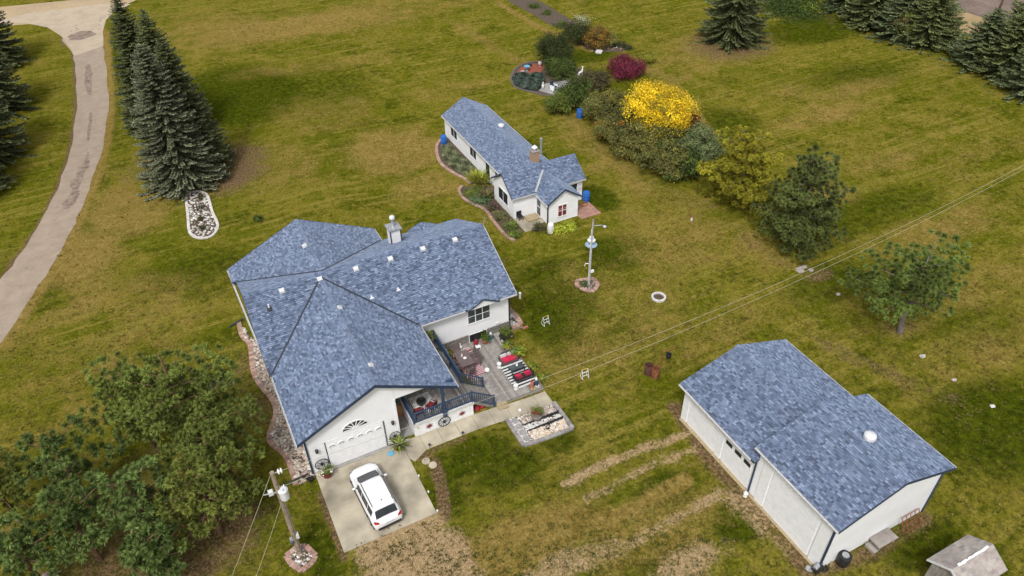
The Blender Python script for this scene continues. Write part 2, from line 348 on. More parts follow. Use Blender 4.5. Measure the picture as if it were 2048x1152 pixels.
blob('green', 1620, 60, 8, 5, .8); blob('green', 1720, 150, 9, 4, .5); blob('green', 1450, 250, 5, 5, .55); blob('green', 1750, 420, 9, 3, .5); blob('green', 1680, 560, 6, 2.5, .5); blob('green', 2000, 850, 6, 4, .7); blob('green', 1960, 650, 5, 3, .4); blob('green', 1200, 395, 1.6, 2.5, .8); blob('green', 1060, 300, 1.2, 4, .6); blob('green', 380, 540, 6, 3, .5); blob('green', 1180, 110, 4, 3, .6)
gzv = gz(GX, GY)
gm = bpy.data.meshes.new('lawn')
idx = np.arange(NX * NY).reshape(NY, NX)
quads = np.stack([idx[:-1, :-1], idx[:-1, 1:], idx[1:, 1:], idx[1:, :-1]], -1).reshape(-1, 4)
gm.from_pydata(np.stack([GX, GY, gzv], -1).reshape(-1, 3).tolist(), [], quads.tolist())
for k in ch:
    a = gm.attributes.new(k, 'FLOAT', 'POINT'); a.data.foreach_set('value', ch[k].reshape(-1).astype(np.float32))
gm.polygons.foreach_set('use_smooth', [True] * len(gm.polygons))
def lawn_material():
    m = bpy.data.materials.new('lawn'); m.use_nodes = True; t = m.node_tree; L = t.links; b = t.nodes['Principled BSDF']
    b.inputs['Roughness'].default_value = 0.95; b.inputs['Specular IOR Level'].default_value = 0.0
    N = t.nodes.new; geo = N('ShaderNodeNewGeometry')
    def noise(scale, sx=1, sy=1, det=6, rot=0.0, rough=.6):
        mp = N('ShaderNodeMapping'); mp.inputs['Scale'].default_value = (sx, sy, 1); mp.inputs['Rotation'].default_value = (0, 0, rot); L.new(geo.outputs['Position'], mp.inputs[0])
        n = N('ShaderNodeTexNoise'); n.inputs['Scale'].default_value = scale; n.inputs['Detail'].default_value = det; n.inputs['Roughness'].default_value = rough; L.new(mp.outputs[0], n.inputs['Vector']); return n.outputs[0]
    def mrange(x, a, bb, c=0, d=1):
        r = N('ShaderNodeMapRange'); r.interpolation_type = 'SMOOTHSTEP'; r.inputs[1].default_value = a; r.inputs[2].default_value = bb; r.inputs[3].default_value = c; r.inputs[4].default_value = d; L.new(x, r.inputs[0]); return r.outputs[0]
    def op(o, x, y):
        q = N('ShaderNodeMath'); q.operation = o
        for i, v in enumerate((x, y)):
            if isinstance(v, (int, float)): q.inputs[i].default_value = v
            else: L.new(v, q.inputs[i])
        return q.outputs[0]
    def mix(f, a, c, blend='MIX'):
        q = N('ShaderNodeMix'); q.data_type = 'RGBA'; q.blend_type = blend
        if isinstance(f, (int, float)): q.inputs[0].default_value = f
        else: L.new(f, q.inputs[0])
        for i, v in ((6, a), (7, c)):
            if isinstance(v, tuple): q.inputs[i].default_value = (*v, 1)
            else: L.new(v, q.inputs[i])
        return q.outputs[2]
    def attr(n):
        a = N('ShaderNodeAttribute'); a.attribute_name = n; return a.outputs['Fac']
    big = noise(0.09, det=4); mid = noise(0.40, det=8, rough=.72); fine = noise(5.5, det=6, rough=.75); vfine = noise(26, det=4, rough=.8)
    streak = noise(1.7, 0.035, 1.0, 4, rough=.62); streak2 = noise(1.25, 0.035, 1.0, 4, rot=1.31, rough=.62); clump = noise(1.7, det=7, rough=.75); where = noise(0.06, det=2); patchn = noise(0.17, det=5, rough=.62); patchg = noise(0.21, 1.0, 1.4, 5, rot=.4, rough=.62)
    brk = op('ADD', op('MULTIPLY', op('SUBTRACT', mid, .5), 1.7), op('ADD', op('MULTIPLY', op('SUBTRACT', fine, .5), 1.2), op('MULTIPLY', op('SUBTRACT', clump, .5), 1.2)))
    olive, green, deep = (0.1562, 0.1376, 0.0177), (0.0949, 0.1023, 0.0068), (0.0446, 0.0539, 0.0037)
    tan, yel = (0.2790, 0.2000, 0.0626), (0.2325, 0.1879, 0.0381)
    c = mix(mrange(op('ADD', op('MULTIPLY', big, .45), op('MULTIPLY', mid, .55)), .42, .58), green, olive)
    c = mix(op('MULTIPLY', mrange(mid, .54, .70), .42), c, (0.1814, 0.1348, 0.0286))
    c = mix(op('MULTIPLY', mrange(op('ADD', patchn, op('MULTIPLY', op('SUBTRACT', clump, .5), .35)),   .54, .70), .48), c, mix(mrange(fine, .35, .65), (0.1721, 0.1209, 0.0299), (0.2604, 0.1906, 0.0544)))
    c = mix(op('MULTIPLY', mrange(op('ADD', patchg, op('MULTIPLY', op('SUBTRACT', clump, .5), .35)), .53, .66), .75), c, mix(mrange(clump, .4, .6), (0.0707, 0.0800, 0.0051), (0.0409, 0.0521, 0.0034)))
    c = mix(op('MULTIPLY', mrange(streak, .49, .62), op('MULTIPLY', mrange(op('ADD', where, op('MULTIPLY', op('SUBTRACT', mid, .5), .9)), .46, .62), .62)), c, yel)
    c = mix(op('MULTIPLY', mrange(streak2, .49, .62), op('MULTIPLY', mrange(op('ADD', where, op('MULTIPLY', op('SUBTRACT', mid, .5), .9)), .52, .38), .62)), c, yel)
    c = mix(op('MULTIPLY', mrange(clump, .51, .66), .80), c, deep)
    c = mix(op('MULTIPLY', mrange(clump, .47, .34), .65), c, yel)
    c = mix(op('MULTIPLY', mrange(op('ADD', attr('green'), op('MULTIPLY', brk, .40)), .15, .65), .95), c, mix(mrange(clump, .35, .65), (0.0651, 0.0818, 0.0044), (0.0260, 0.0353, 0.0024)))
    c = mix(mrange(op('ADD', attr('dry'), op('MULTIPLY', brk, .70)), .20, .85), c, mix(mrange(clump, .3, .7), tan, (0.1535, 0.1070, 0.0204)))
    c = mix(mrange(op('ADD', attr('dirt'), op('MULTIPLY', brk, .6)), .30, .90), c, mix(mrange(fine, .35, .65), (0.090, 0.056, 0.028), (0.19, 0.128, 0.068)))
    c = mix(mrange(op('ADD', attr('gravel'), op('MULTIPLY', brk, 1.0)), .25, .95), c, mix(mrange(vfine, .36, .62), (0.19, 0.125, 0.058), (0.44, 0.32, 0.18)))
    c = mix(1.0, c, mix(mrange(vfine, .3, .7), (0.62, 0.62, 0.62), (1.38, 1.38, 1.38)), 'MULTIPLY')
    c = mix(1.0, c, mix(mrange(fine, .3, .7), (0.62, 0.63, 0.60), (1.40, 1.38, 1.40)), 'MULTIPLY')
    L.new(c, b.inputs['Base Color'])
    bp = N('ShaderNodeBump'); bp.inputs['Strength'].default_value = 0.8; bp.inputs['Distance'].default_value = 0.12
    L.new(op('ADD', op('MULTIPLY', fine, .7), op('MULTIPLY', vfine, .4)), bp.inputs['Height']); L.new(bp.outputs[0], b.inputs['Normal'])
    return m
gm.materials.append(lawn_material())
lawn = bpy.data.objects.new('lawn', gm); COL.objects.link(lawn); struct(lawn)
# sheets laid over the lawn
def sheet(name, pts, dz, mt, sub=None):
    """flat ribbon / polygon lying on the ground; pts in world xy"""
    bm = bmesh.new(); vs = [bm.verts.new((x, y, 0)) for x, y in pts]; f = bm.faces.new(vs); bmesh.ops.triangulate(bm, faces=[f])
    if sub:
        for _ in range(sub): bmesh.ops.subdivide_edges(bm, edges=[e for e in bm.edges if e.calc_length() > 2.5], cuts=1); bmesh.ops.triangulate(bm, faces=bm.faces[:])
    for v in bm.verts: v.co.z = float(gz(v.co.x, v.co.y)) + dz
    bmesh.ops.recalc_face_normals(bm, faces=bm.faces[:])
    if sum(f.normal.z for f in bm.faces) < 0: bmesh.ops.reverse_faces(bm, faces=bm.faces[:])
    me = bpy.data.meshes.new(name); bm.to_mesh(me); bm.free(); me.materials.append(mt)
    o = bpy.data.objects.new(name, me); COL.objects.link(o); return o
def smooth_line(pts, n=6):
    out = []; p = [np.asarray(q[:2], float) for q in pts]
    for i in range(len(p) - 1):
        a, b, c, d = p[max(i - 1, 0)], p[i], p[i + 1], p[min(i + 2, len(p) - 1)]
        for k in range(n):
            t = k / n; out.append(0.5 * ((2 * b) + (c - a) * t + (2 * a - 5 * b + 4 * c - d) * t * t + (3 * b - a - 3 * c + d) * t ** 3))
    out.append(p[-1]); return out
def surf_mat(name, cols, sc=1.0):
    m = bpy.data.materials.new(name); m.use_nodes = True; t = m.node_tree; L = t.links; b = t.nodes['Principled BSDF']; b.inputs['Roughness'].default_value = .92; b.inputs['Specular IOR Level'].default_value = .2
    g = t.nodes.new('ShaderNodeNewGeometry'); prev = None
    for i, (col, s, lo, hi) in enumerate(cols):
        if prev is None: prev = col; continue
        n = t.nodes.new('ShaderNodeTexNoise'); n.inputs['Scale'].default_value = s; n.inputs['Detail'].default_value = 7; n.inputs['Roughness'].default_value = .7; L.new(g.outputs['Position'], n.inputs['Vector'])
        r = t.nodes.new('ShaderNodeMapRange'); r.inputs[1].default_value = lo; r.inputs[2].default_value = hi; L.new(n.outputs[0], r.inputs[0])
        x = t.nodes.new('ShaderNodeMix'); x.data_type = 'RGBA'; L.new(r.outputs[0], x.inputs[0]); x.inputs[7].default_value = (*col, 1)
        if isinstance(prev, tuple): x.inputs[6].default_value = (*prev, 1)
        else: L.new(prev, x.inputs[6])
        prev = x.outputs[2]
    L.new(prev, b.inputs['Base Color'])
    n = t.nodes.new('ShaderNodeTexNoise'); n.inputs['Scale'].default_value = 18; n.inputs['Detail'].default_value = 5; L.new(g.outputs['Position'], n.inputs['Vector'])
    bp = t.nodes.new('ShaderNodeBump'); bp.inputs['Strength'].default_value = .5; bp.inputs['Distance'].default_value = .03; L.new(n.outputs[0], bp.inputs['Height']); L.new(bp.outputs[0], b.inputs['Normal'])
    return m
asph = surf_mat('old_asphalt', [((0.285, 0.225, 0.172), 0, 0, 0), ((0.35, 0.28, 0.215), 0.8, .4, .65), ((0.19, 0.145, 0.12), 2.0, .58, .72), ((0.35, 0.285, 0.225), 12, .55, .8)])
Lft = [(122, 78), (146, 110), (152, 160), (152, 230), (140, 300), (120, 365), (90, 430), (50, 495), (0, 560), (-80, 650)]
Rgt = [(206, 68), (207, 100), (214, 150), (216, 220), (206, 290), (186, 355), (162, 420), (128, 490), (80, 570), (0, 690), (-60, 760)]
def edge_pts(l): return smooth_line([P(*q) for q in l], 5)
def wob(l, a=.12): return [(q[0] + random.uniform(-a, a), q[1] + random.uniform(-a, a)) for q in l]
sl = wob(edge_pts(Lft)) + wob(edge_pts(Rgt)[::-1])
lane_poly = [tuple(map(float, q[:2])) for q in sl]
drive = struct(sheet('asphalt_lane', sl, 0.012, asph))
broken = surf_mat('broken_asphalt', [((0.15, 0.11, 0.09), 0, 0, 0), ((0.28, 0.22, 0.17), 1.6, .42, .58), ((0.33, 0.265, 0.21), 4, .5, .7), ((0.10, 0.072, 0.058), 5, .60, .72)])
def patch(cpx, rpx, wid, name):
    """ragged worn strip down the lane"""
    l = smooth_line([P(*q) for q in cpx], 14); n = len(l); a = []; b = []
    for i, q in enumerate(l):
        d = l[min(i + 1, n - 1)] - l[max(i - 1, 0)]; d = d / (np.linalg.norm(d) + 1e-9); nn = np.array([-d[1], d[0]]); wa = min(1.3, max(.25, (wa if i else .7) + random.uniform(-.22, .22))); wb = min(1.3, max(.25, (wb if i else .7) + random.uniform(-.22, .22))); k = math.sin(math.pi * (i + .3) / (n - .4)) ** .4
        a.append(q + nn * wid * k * wa); b.append(q - nn * wid * k * wb)
    struct(sheet(name, a + b[::-1], 0.018, broken))
patch([(176, 128), (180, 160), (182, 190)], 0, .55, 'worn_asphalt'); patch([(168, 62), (158, 80)], 0, 1.6, 'worn_asphalt')
patch([(182, 225), (181, 255), (178, 285)], 0, .25, 'worn_asphalt'); patch([(176, 305), (170, 330), (160, 360), (148, 390), (135, 418)], 0, .85, 'worn_asphalt')
roadm = surf_mat('gravel_road', [((0.40, 0.30, 0.18), 0, 0, 0), ((0.33, 0.25, 0.16), .3, .45, .65), ((0.47, 0.38, 0.26), 2.0, .5, .75)])
def world_poly(l): return [P(*q)[:2] for q in l]
struct(sheet('gravel_road', world_poly([(-200, 70), (60, 48), (160, 32), (205, 30), (240, 14), (420, -60), (300, -120), (230, -8), (20, 12), (-200, 30)]), 0.008, roadm, 2))
struct(sheet('gravel_apron', world_poly([(-20, 45), (50, 46), (95, 55), (122, 72), (142, 98), (148, 112), (207, 92), (206, 62), (212, 40), (226, 26), (262, 8), (200, 8), (140, 16), (60, 26)]), 0.016, surf_mat('pale_gravel', [((0.43, 0.35, 0.26), 0, 0, 0), ((0.36, 0.285, 0.205), .5, .45, .65), ((0.5, 0.42, 0.33), 3, .5, .75)]), 1))
fm = surf_mat('ploughed', [((0.16, 0.115, 0.095), 0, 0, 0), ((0.24, 0.18, 0.15), .25, .42, .62), ((0.12, 0.085, 0.07), 1.5, .52, .75)])
struct(sheet('ploughed_field', world_poly([(1790, -60), (1900, 15), (1975, 38), (2060, 50), (2500, 130), (2500, -60), (2100, -120)]), 0.008, fm, 2))
struct(sheet('stubble_strip', world_poly([(1740, -60), (1850, 20), (1880, 50), (1950, 75), (2060, 95), (2500, 190), (2500, 130), (2060, 50), (1975, 38), (1900, 15), (1790, -60)]), 0.012, surf_mat('stubble', [((0.31, 0.22, 0.11), 0, 0, 0), ((0.38, 0.28, 0.15), .4, .4, .7)]), 2))
# concrete driveway pad with saw joints, walk slabs, garden slabs
pad = thing('concrete_driveway', 'tan concrete parking pad in front of the garage door', 'driveway', (4.4, 28.4, 0), world=True); del pad['category']; del pad['label']; struct(pad)
for i, (x0, x1) in enumerate(((1.60, 4.42), (4.43, 7.26))):
    for y0, y1 in ((25.42, 28.5), (28.51, 31.62)):
        MB().box((x0, y0, -0.1), (x1, y1, 0.035)).build('slab', 'concrete', pad)
walk = thing('concrete_walk', '', '', (12, 30.5, 0), world=True); del walk['category']; del walk['label']; struct(walk)
wx = [8.5, 9.75, 11.0, 12.25, 13.5, 14.75, 16.0, 17.0, 17.95]
for a, b in zip(wx[:-1], wx[1:]):
    t = MB(); za, zb = float(gz(a, 0)), float(gz(b, 0)); yb = 31.42
    t.add([(a, 30.1, za - .1), (b - .02, 30.1, zb - .1), (b - .02, yb, zb - .1), (a, yb, za - .1), (a, 30.1, za + .03), (b - .02, 30.1, zb + .03), (b - .02, yb, zb + .03), (a, yb, za + .03)],
          [(0, 3, 2, 1), (4, 5, 6, 7), (0, 1, 5, 4), (1, 2, 6, 5), (2, 3, 7, 6), (3, 0, 4, 7)]); t.build('slab', 'concrete', walk)
MB().prism([(7.28, 29.95, .03), (7.5, 29.55, .03), (8.48, 30.1, .03), (8.48, 31.42, .03), (7.28, 31.42, .03)], (0, 0, -.12)).build('slab', 'concrete', walk)
# ------------------------------------------------------------------ shared building pieces
def siding(parent, polys, expo=0.2, name='siding', mt='siding', lift=0.014):
    for p in polys: clad(p, expo, (50, 51), lift, [((.66, .65, .65), 1)], 0.0, 0.002).build(name, mt, parent)
def wallquad(a, b, z0, z1):                  # vertical rectangle from a to b (seen from its right-hand side outside)
    return [(a[0], a[1], z0), (b[0], b[1], z0), (b[0], b[1], z1), (a[0], a[1], z1)]
def window(parent, a, b, z0, z1, nx=1, ny=1, fr=0.07, name='window', dark='glass', trim='white_paint', depth=0.05):
    """window on a wall running a->b with the outside on the right"""
    a = np.array([a[0], a[1], 0.0]); b = np.array([b[0], b[1], 0.0]); u = (b - a) / np.linalg.norm(b - a); L = np.linalg.norm(b - a); n = np.array([u[1], -u[0], 0])
    def bar(u0, u1, h0, h1, d0, d1, m):
        c = [a + u * uu + n * dd + np.array([0, 0, hh]) for hh in (h0, h1) for dd in (d0, d1) for uu in (u0, u1)]
        m.add(c, [(0, 1, 3, 2), (4, 6, 7, 5), (0, 4, 5, 1), (2, 3, 7, 6), (0, 2, 6, 4), (1, 5, 7, 3)])
    g = MB(); bar(0, L, z0, z1, 0.0, depth * .6, g); w = g.build(name, dark, parent)
    f = MB(); bar(-fr, L + fr, z1, z1 + fr, 0.0, depth, f); bar(-fr, L + fr, z0 - fr, z0, 0.0, depth * 1.5, f); bar(-fr, 0, z0, z1, 0, depth, f); bar(L, L + fr, z0, z1, 0, depth, f); f.build('frame', trim, w)
    for i in range(1, nx): q = MB(); bar(L * i / nx - fr * .4, L * i / nx + fr * .4, z0, z1, 0, depth * .9, q); q.build('mullion', trim, w)
    for i in range(1, ny): q = MB(); bar(0, L, z0 + (z1 - z0) * i / ny - fr * .3, z0 + (z1 - z0) * i / ny + fr * .3, 0, depth * .8, q); q.build('mullion', trim, w)
    return w
def gutter(parent, a, b, out, name='gutter', mt='gutter'):
    a = np.asarray(a, float); b = np.asarray(b, float); o = np.asarray(out, float); z = np.array([0, 0, 1.0]); m = MB()
    prof = [(0.0, -.02), (0.0, -.13), (0.09, -.13), (0.12, -.02), (0.105, -.02), (0.085, -.11), (0.012, -.11), (0.012, -.02)]
    vs = [a + o * x + z * y for x, y in prof] + [b + o * x + z * y for x, y in prof]; k = len(prof)
    m.add(vs, [(i, (i + 1) % k, (i + 1) % k + k, i + k) for i in range(k)] + [tuple(range(k))[::-1], tuple(range(k, 2 * k))]); return m.build(name, mt, parent)
def normal3(p):
    n = np.cross(np.asarray(p[1], float) - p[0], np.asarray(p[2], float) - p[0]); n /= np.linalg.norm(n); return n if n[2] > 0 else -n
def vent_mesh():
    m = MB(); m.box((-.19, -.2, -.06), (.19, .2, .02)); m.add([(-.17, -.18, .02), (.17, -.18, .02), (.17, .18, .02), (-.17, .18, .02), (-.15, -.16, .13), (.15, -.16, .13), (.15, .13, .10), (-.15, .13, .10)], [(4, 5, 6, 7), (0, 1, 5, 4), (1, 2, 6, 5), (2, 3, 7, 6), (3, 0, 4, 7)]); return m.mesh('roof_vent', M('gutter'))
VENT = vent_mesh()
# ------------------------------------------------------------------ main house
ze, sl = 3.35, 0.503
RG = ze + sl * 5.175; RMz = ze + 0.5 * 5.6
house = thing('main_house', 'large white house with blue shingle roof, attached garage and cross gables', 'house', (9, 41, 0), world=True)
GL, GR, GRx, GF = 1.05, 11.4, 6.225, 31.3
ME, MR, MBk, MX0, MX1 = 37.85, 43.45, 49.05, 0.9, 19.05
WX0, WX1, WXr, WY = 0.64, 12.45, 6.5, 51.0
gm_y = ME + (RG - ze) / 0.5; WR = 6.13; wm_y = MR + (RMz - WR) / 0.5
def zf(y): return ze + 0.5 * (y - ME)
def zb(y): return ze + 0.5 * (MBk - y)
R1 = [[(GL, ME, ze), (GL, GF, ze), (GRx, GF, RG), (GRx, gm_y, RG)],
      [(GR, GF, ze), (GR, ME, ze), (GRx, gm_y, RG), (GRx, GF, RG)],
      [(MX0, ME, ze), (GL, ME, ze), (GRx, gm_y, RG), (GRx, MR, RMz), (MX0, MR, RMz)],
      [(GR, ME, ze), (MX1, ME, ze), (MX1, MR, RMz), (GRx, MR, RMz), (GRx, gm_y, RG)],
      [(MX1, MBk, ze), (WX1, MBk, ze), (WXr, wm_y, WR), (WXr, MR, RMz), (MX1, MR, RMz)],
      [(MX0, 48.8, zb(48.8)), (MX0, MR, RMz), (WXr, MR, RMz), (WXr, wm_y, WR)],
      [(WX0, WY, ze), (WX0, MBk, ze), (WXr, wm_y, WR), (WXr, WY, WR)],
      [(WX1, MBk, ze), (WX1, WY, ze), (WXr, WY, WR), (WXr, wm_y, WR)]]
k = math.sqrt(1 + .25); dn = lambda x, y: (x / k, y / k, -.5 / k)
hroof = roof(house, R1, caps=[((GRx, GF, RG), (GRx, gm_y, RG), dn(-1, 0), dn(1, 0)), ((MX0, MR, RMz), (MX1, MR, RMz), dn(0, -1), dn(0, 1)), ((WXr, wm_y, WR), (WXr, WY, WR), dn(-1, 0), dn(1, 0))])
for a_, b_ in (((GL, ME, ze), (GRx, gm_y, RG)), ((GR, ME, ze), (GRx, gm_y, RG)), ((WX1, MBk, ze), (WXr, wm_y, WR)), ((WX0, MBk, ze), (WXr, wm_y, WR))):   # open metal valleys
    a_ = np.array(a_, float); b_ = np.array(b_, float); u_ = (b_ - a_); s_ = np.array([-u_[1], u_[0], 0]) / np.linalg.norm(u_[:2]) * .06
    MB().prism([a_ + s_ + (0, 0, .085), b_ + s_ + (0, 0, .085), b_ - s_ + (0, 0, .085), a_ - s_ + (0, 0, .085)], (0, 0, -.05)).build('valley_flashing', 'dark_trim', hroof)
# the two little eyebrow gables over the eaves
def eyebrow(xc, hw, y0, za, sgn):
    yb_ = (ME + (za - ze) / .5) if sgn > 0 else (MBk - (za - ze) / .5); z0 = ze + .03
    a, b, c, d = (xc - hw, y0, z0), (xc + hw, y0, z0), (xc, y0, za), (xc, yb_, za)
    yb0 = (ME + .1) if sgn > 0 else MBk - .1
    p1 = [a, c, d, (xc - hw, yb0, z0)]; p2 = [c, b, (xc + hw, yb0, z0), d]
    if sgn > 0: p1 = [(xc - hw, yb0, z0), a, c, d]; p2 = [b, (xc + hw, yb0, z0), d, c]
    else: p1 = [a, (xc - hw, yb0, z0), d, c]; p2 = [(xc + hw, yb0, z0), b, c, d]
    r = roof(house, [p1, p2], 'eyebrow_roof', 0.1)
    MB().prism([(xc - hw + .15, y0 + sgn * .12, z0 - .12), (xc + hw - .15, y0 + sgn * .12, z0 - .12), (xc, y0 + sgn * .12, za - .12)], (0, sgn * .05, 0)).build('gable_panel', 'siding', r)
eyebrow(16.3, 1.25, 37.62, 4.02, 1); eyebrow(16.0, 1.15, 49.3, 3.85, -1)
# walls
ur = lambda x: RG - sl * abs(x - GRx) - 0.19
wl = MB()
wl.prism([(1.5, 31.67, -.05), (7.33, 31.67, -.05), (7.33, 31.67, ur(7.33)), (GRx, 31.67, ur(GRx)), (1.5, 31.67, ur(1.5))], (0, 7, 0)); wl.build('garage_wall', 'siding', house)
MB().prism([(7.34, 31.67, 3.87), (9.75, 31.67, 3.87), (9.75, 31.67, ur(9.75)), (7.34, 31.67, ur(7.34))], (0, .16, 0)).build('gable_header', 'siding', house)
MB().prism([(1.36, 38.27, -.7), (1.36, 48.6, -.7), (1.36, 48.6, 3.3), (1.36, MR, RMz - .3), (1.36, 38.27, 3.3)], (17.22, 0, 0)).build('main_wall', 'siding', house)
MB().prism([(1.1, 50.6, -.05), (12.0, 50.6, -.05), (12.0, 50.6, 3.2), (WXr, 50.6, WR - .3), (1.1, 50.6, 3.2)], (0, -7, 0)).build('wing_wall', 'siding', house)
siding(house, [[(1.5, 31.66, 0), (7.33, 31.66, 0), (7.33, 31.66, ur(7.33)), (GRx, 31.66, ur(GRx)), (1.5, 31.66, ur(1.5))], [(7.34, 31.66, 3.87), (9.75, 31.66, 3.87), (9.75, 31.66, ur(9.75)), (7.34, 31.66, ur(7.34))],
               wallquad((7.4, 38.26), (18.58, 38.26), .52, 3.36), wallquad((18.585, 38.27), (18.585, 48.6), 0.2, 3.3)])
# soffit under the porch part of the garage roof and the eaves
MB().prism([(7.35, 31.85, 3.88), (9.6, 31.85, 3.88), (11.2, 31.85, 3.12), (11.2, 31.85, 3.06), (9.6, 31.85, 3.8), (7.35, 31.85, 3.8)], (0, 6.2, 0)).build('porch_ceiling', 'white_paint', house)
MB().box((7.36, 31.66, 3.80), (9.9, 31.74, 3.90)).build('header_trim', 'dark_trim', house)
# corner boards, downspouts, fascia
MB().box((1.44, 31.58, 0), (1.56, 31.68, 3.3)).build('downspout', 'navy', house); MB().box((7.24, 31.60, 0), (7.36, 31.655, 3.86)).build('corner_board', 'white_paint', house)
MB().box((18.55, 38.2, -.4), (18.66, 38.3, 3.3)).build('downspout', 'dark_trim', house)
gutter(house, (GL, GF, ze), (GL, ME, ze), (-1, 0, 0)); gutter(house, (WX0 + .2, 44, ze - .02), (WX0, WY, ze), (-1, 0, 0)); gutter(house, (GL, ME, ze), (WX0 + .2, 44, ze - .02), (-1, 0, 0)); gutter(house, (GR, ME - .1, ze), (GR, GF, ze), (1, 0, 0)); gutter(house, (GR + .12, ME, ze), (14.9, ME, ze), (0, -1, 0)); gutter(house, (17.7, ME, ze), (MX1, ME, ze), (0, -1, 0)); gutter(house, (WX1, WY, ze), (WX1, MBk, ze), (1, 0, 0))
for (a, b) in (((GL - .02, GF - .03, ze), (GRx, GF - .03, RG)), ((GR + .02, GF - .03, ze), (GRx, GF - .03, RG)), ((WX0, WY + .03, ze), (WXr, WY + .03, WR)), ((WX1, WY + .03, ze), (WXr, WY + .03, WR))):
    a = np.array(a); b = np.array(b); MB().prism([a + (0, 0, .03), b + (0, 0, .03), b - (0, 0, .2), a - (0, 0, .2)], (0, .025, 0)).build('rake_board', 'navy', house)
for X, sg in ((MX0 - .03, 1), (MX1 + .005, 1)):
    for ya, yb_ in ((ME, MR), (MBk, MR)): MB().prism([(X, ya, ze + .03), (X, yb_, RMz + .03), (X, yb_, RMz - .17), (X, ya, ze - .17)], (.025, 0, 0)).build('rake_board', 'white_paint' if X > 5 else 'navy', house)
# windows
window(house, (15.24, 38.26), (16.98, 38.26), 1.62, 2.86, 3, 2, .08, 'triple_window', 'glass_lit')
MB().box((17.5, 38.17, .62), (17.72, 38.25, .82)).build('dryer_vent', 'gutter', house)
window(house, (18.59, 41), (18.59, 42.4), 1.3, 2.6, 2, 1)
for xa in (8.3, 10.3): window(house, (xa, 38.26), (xa + 1.1, 38.26), 2.0 if xa > 9 else 1.3, 3.1, 1, 1, .07, 'window' if xa > 9 else 'patio_door')
def fan(parent, cx, cz, hw, h, y, nray=5, name='fan_window', fr=.05):
    A = [math.pi * i / 18 for i in range(19)]
    g = MB(); g.prism([(cx + hw * math.cos(t), y, cz + h * math.sin(t)) for t in A], (0, -.025, 0)); w = g.build(name, 'glass', parent)
    q = MB()
    for i in range(18):
        t0, t1 = A[i], A[i + 1]; q.prism([(cx + hw * math.cos(t0), y, cz + h * math.sin(t0)), (cx + hw * math.cos(t1), y, cz + h * math.sin(t1)), (cx + (hw + fr) * math.cos(t1), y, cz + (h + fr) * math.sin(t1)), (cx + (hw + fr) * math.cos(t0), y, cz + (h + fr) * math.sin(t0))], (0, -.045, 0))
    q.box((cx - hw - fr, y - .045, cz - fr), (cx + hw + fr, y, cz)); q.build('frame', 'white_paint', w)
    q = MB()
    for i in range(1, nray + 1):
        t = math.pi * i / (nray + 1); wd = max(.012, hw * .035); c, s = math.cos(t), math.sin(t)
        q.prism([(cx - wd * s, y, cz + wd * c), (cx + hw * c - wd * s, y, cz + h * s + wd * c), (cx + hw * c + wd * s, y, cz + h * s - wd * c), (cx + wd * s, y, cz - wd * c)], (0, -.04, 0))
    q.prism([(cx + hw * .28 * math.cos(t), y, cz + h * .28 * math.sin(t)) for t in A], (0, -.042, 0)); q.build('muntin', 'white_paint', w)
fan(house, 4.62, 2.72, .78, .55, 31.64, 6)
gd = MB().box((2.66, 31.60, 0.02), (6.36, 31.645, 2.30)).build('garage_door', 'white_paint', house)
for i in range(4): MB().box((2.70, 31.57, .04 + i * .565), (6.32, 31.60, .04 + i * .565 + .55)).build('door_panel', 'white_paint', gd)
for i in range(6): fan(gd, 2.70 + (i + .5) * 3.62 / 6, 1.88, .17, .17, 31.567, 3, 'door_window', .03)
for lo, hi in (((2.60, 31.59, 0), (2.66, 31.66, 2.36)), ((6.36, 31.59, 0), (6.42, 31.66, 2.36)), ((2.66, 31.59, 2.30), (6.36, 31.66, 2.36))): MB().box(lo, hi).build('door_trim', 'dark_trim' if hi[0] - lo[0] < .1 else 'gutter', house)
MB().box((2.4, 31.30, .03), (6.6, 31.58, .055)).build('door_threshold', 'concrete_grey', house)
for x in (2.05, 6.95):
    l = MB().lathe([(.03, -.18), (.09, -.12), (.11, .10), (.04, .16), (.01, .22)], 8, (x, 31.50, 2.0)); l.box((x - .03, 31.5, 1.95), (x + .03, 31.66, 2.02)); l.build('wall_lantern', 'black_plastic', house)
# vents, stack, chimney
n0 = normal3(R1[3]); o0 = R1[3][0]
ro = lambda n: tuple(Vector(n).to_track_quat('Z', 'Y').to_euler())
for q in ((564, 582), (640, 559), (712, 538), (781, 518), (846, 498), (910, 480)):
    p = PN(q[0], q[1], o0, n0); inst(VENT, 'roof_vent', house, p + n0 * .04, (math.atan(.5), 0, 0))
n1 = normal3(R1[1]); o1 = R1[1][0]
for q in ((679, 616), (741, 731)): p = PN(q[0], q[1], o1, n1); inst(VENT, 'roof_vent', house, p + n1 * .04, (0, math.atan(sl), 0), (.8, .8, 1))
n2 = normal3(R1[6]); p = PN(610, 492, R1[6][0], n2); inst(VENT, 'roof_vent', house, p + n2 * .04, (0, -math.atan(sl), 0))
p = PN(539, 618, o0, n0); st = MB(); st.tube([p - (0, 0, .1), p + (0, 0, .42)], .055, 8); st.build('plumbing_stack', 'white_paint', house)
MB().lathe([(.22, -.12), (.2, .03), (.07, .10), (.06, .14)], 10, tuple(p)).build('stack_flashing', 'dark_trim', house)
for q in ((744, 597), (797, 581)):
    p = PN(q[0], q[1], o0, n0); b = MB(); b.box(p - (.14, .05, .03), p + (.14, .05, .07)); b.box(p + (-.04, .05, .0), p + (.06, .16, .16)); b.build('roof_bracket', 'white_paint', house)
nb = normal3(R1[4]); cp = PN(794, 486, R1[4][0], nb); cx, cy, cz = cp[0], cp[1] + .45, cp[2]
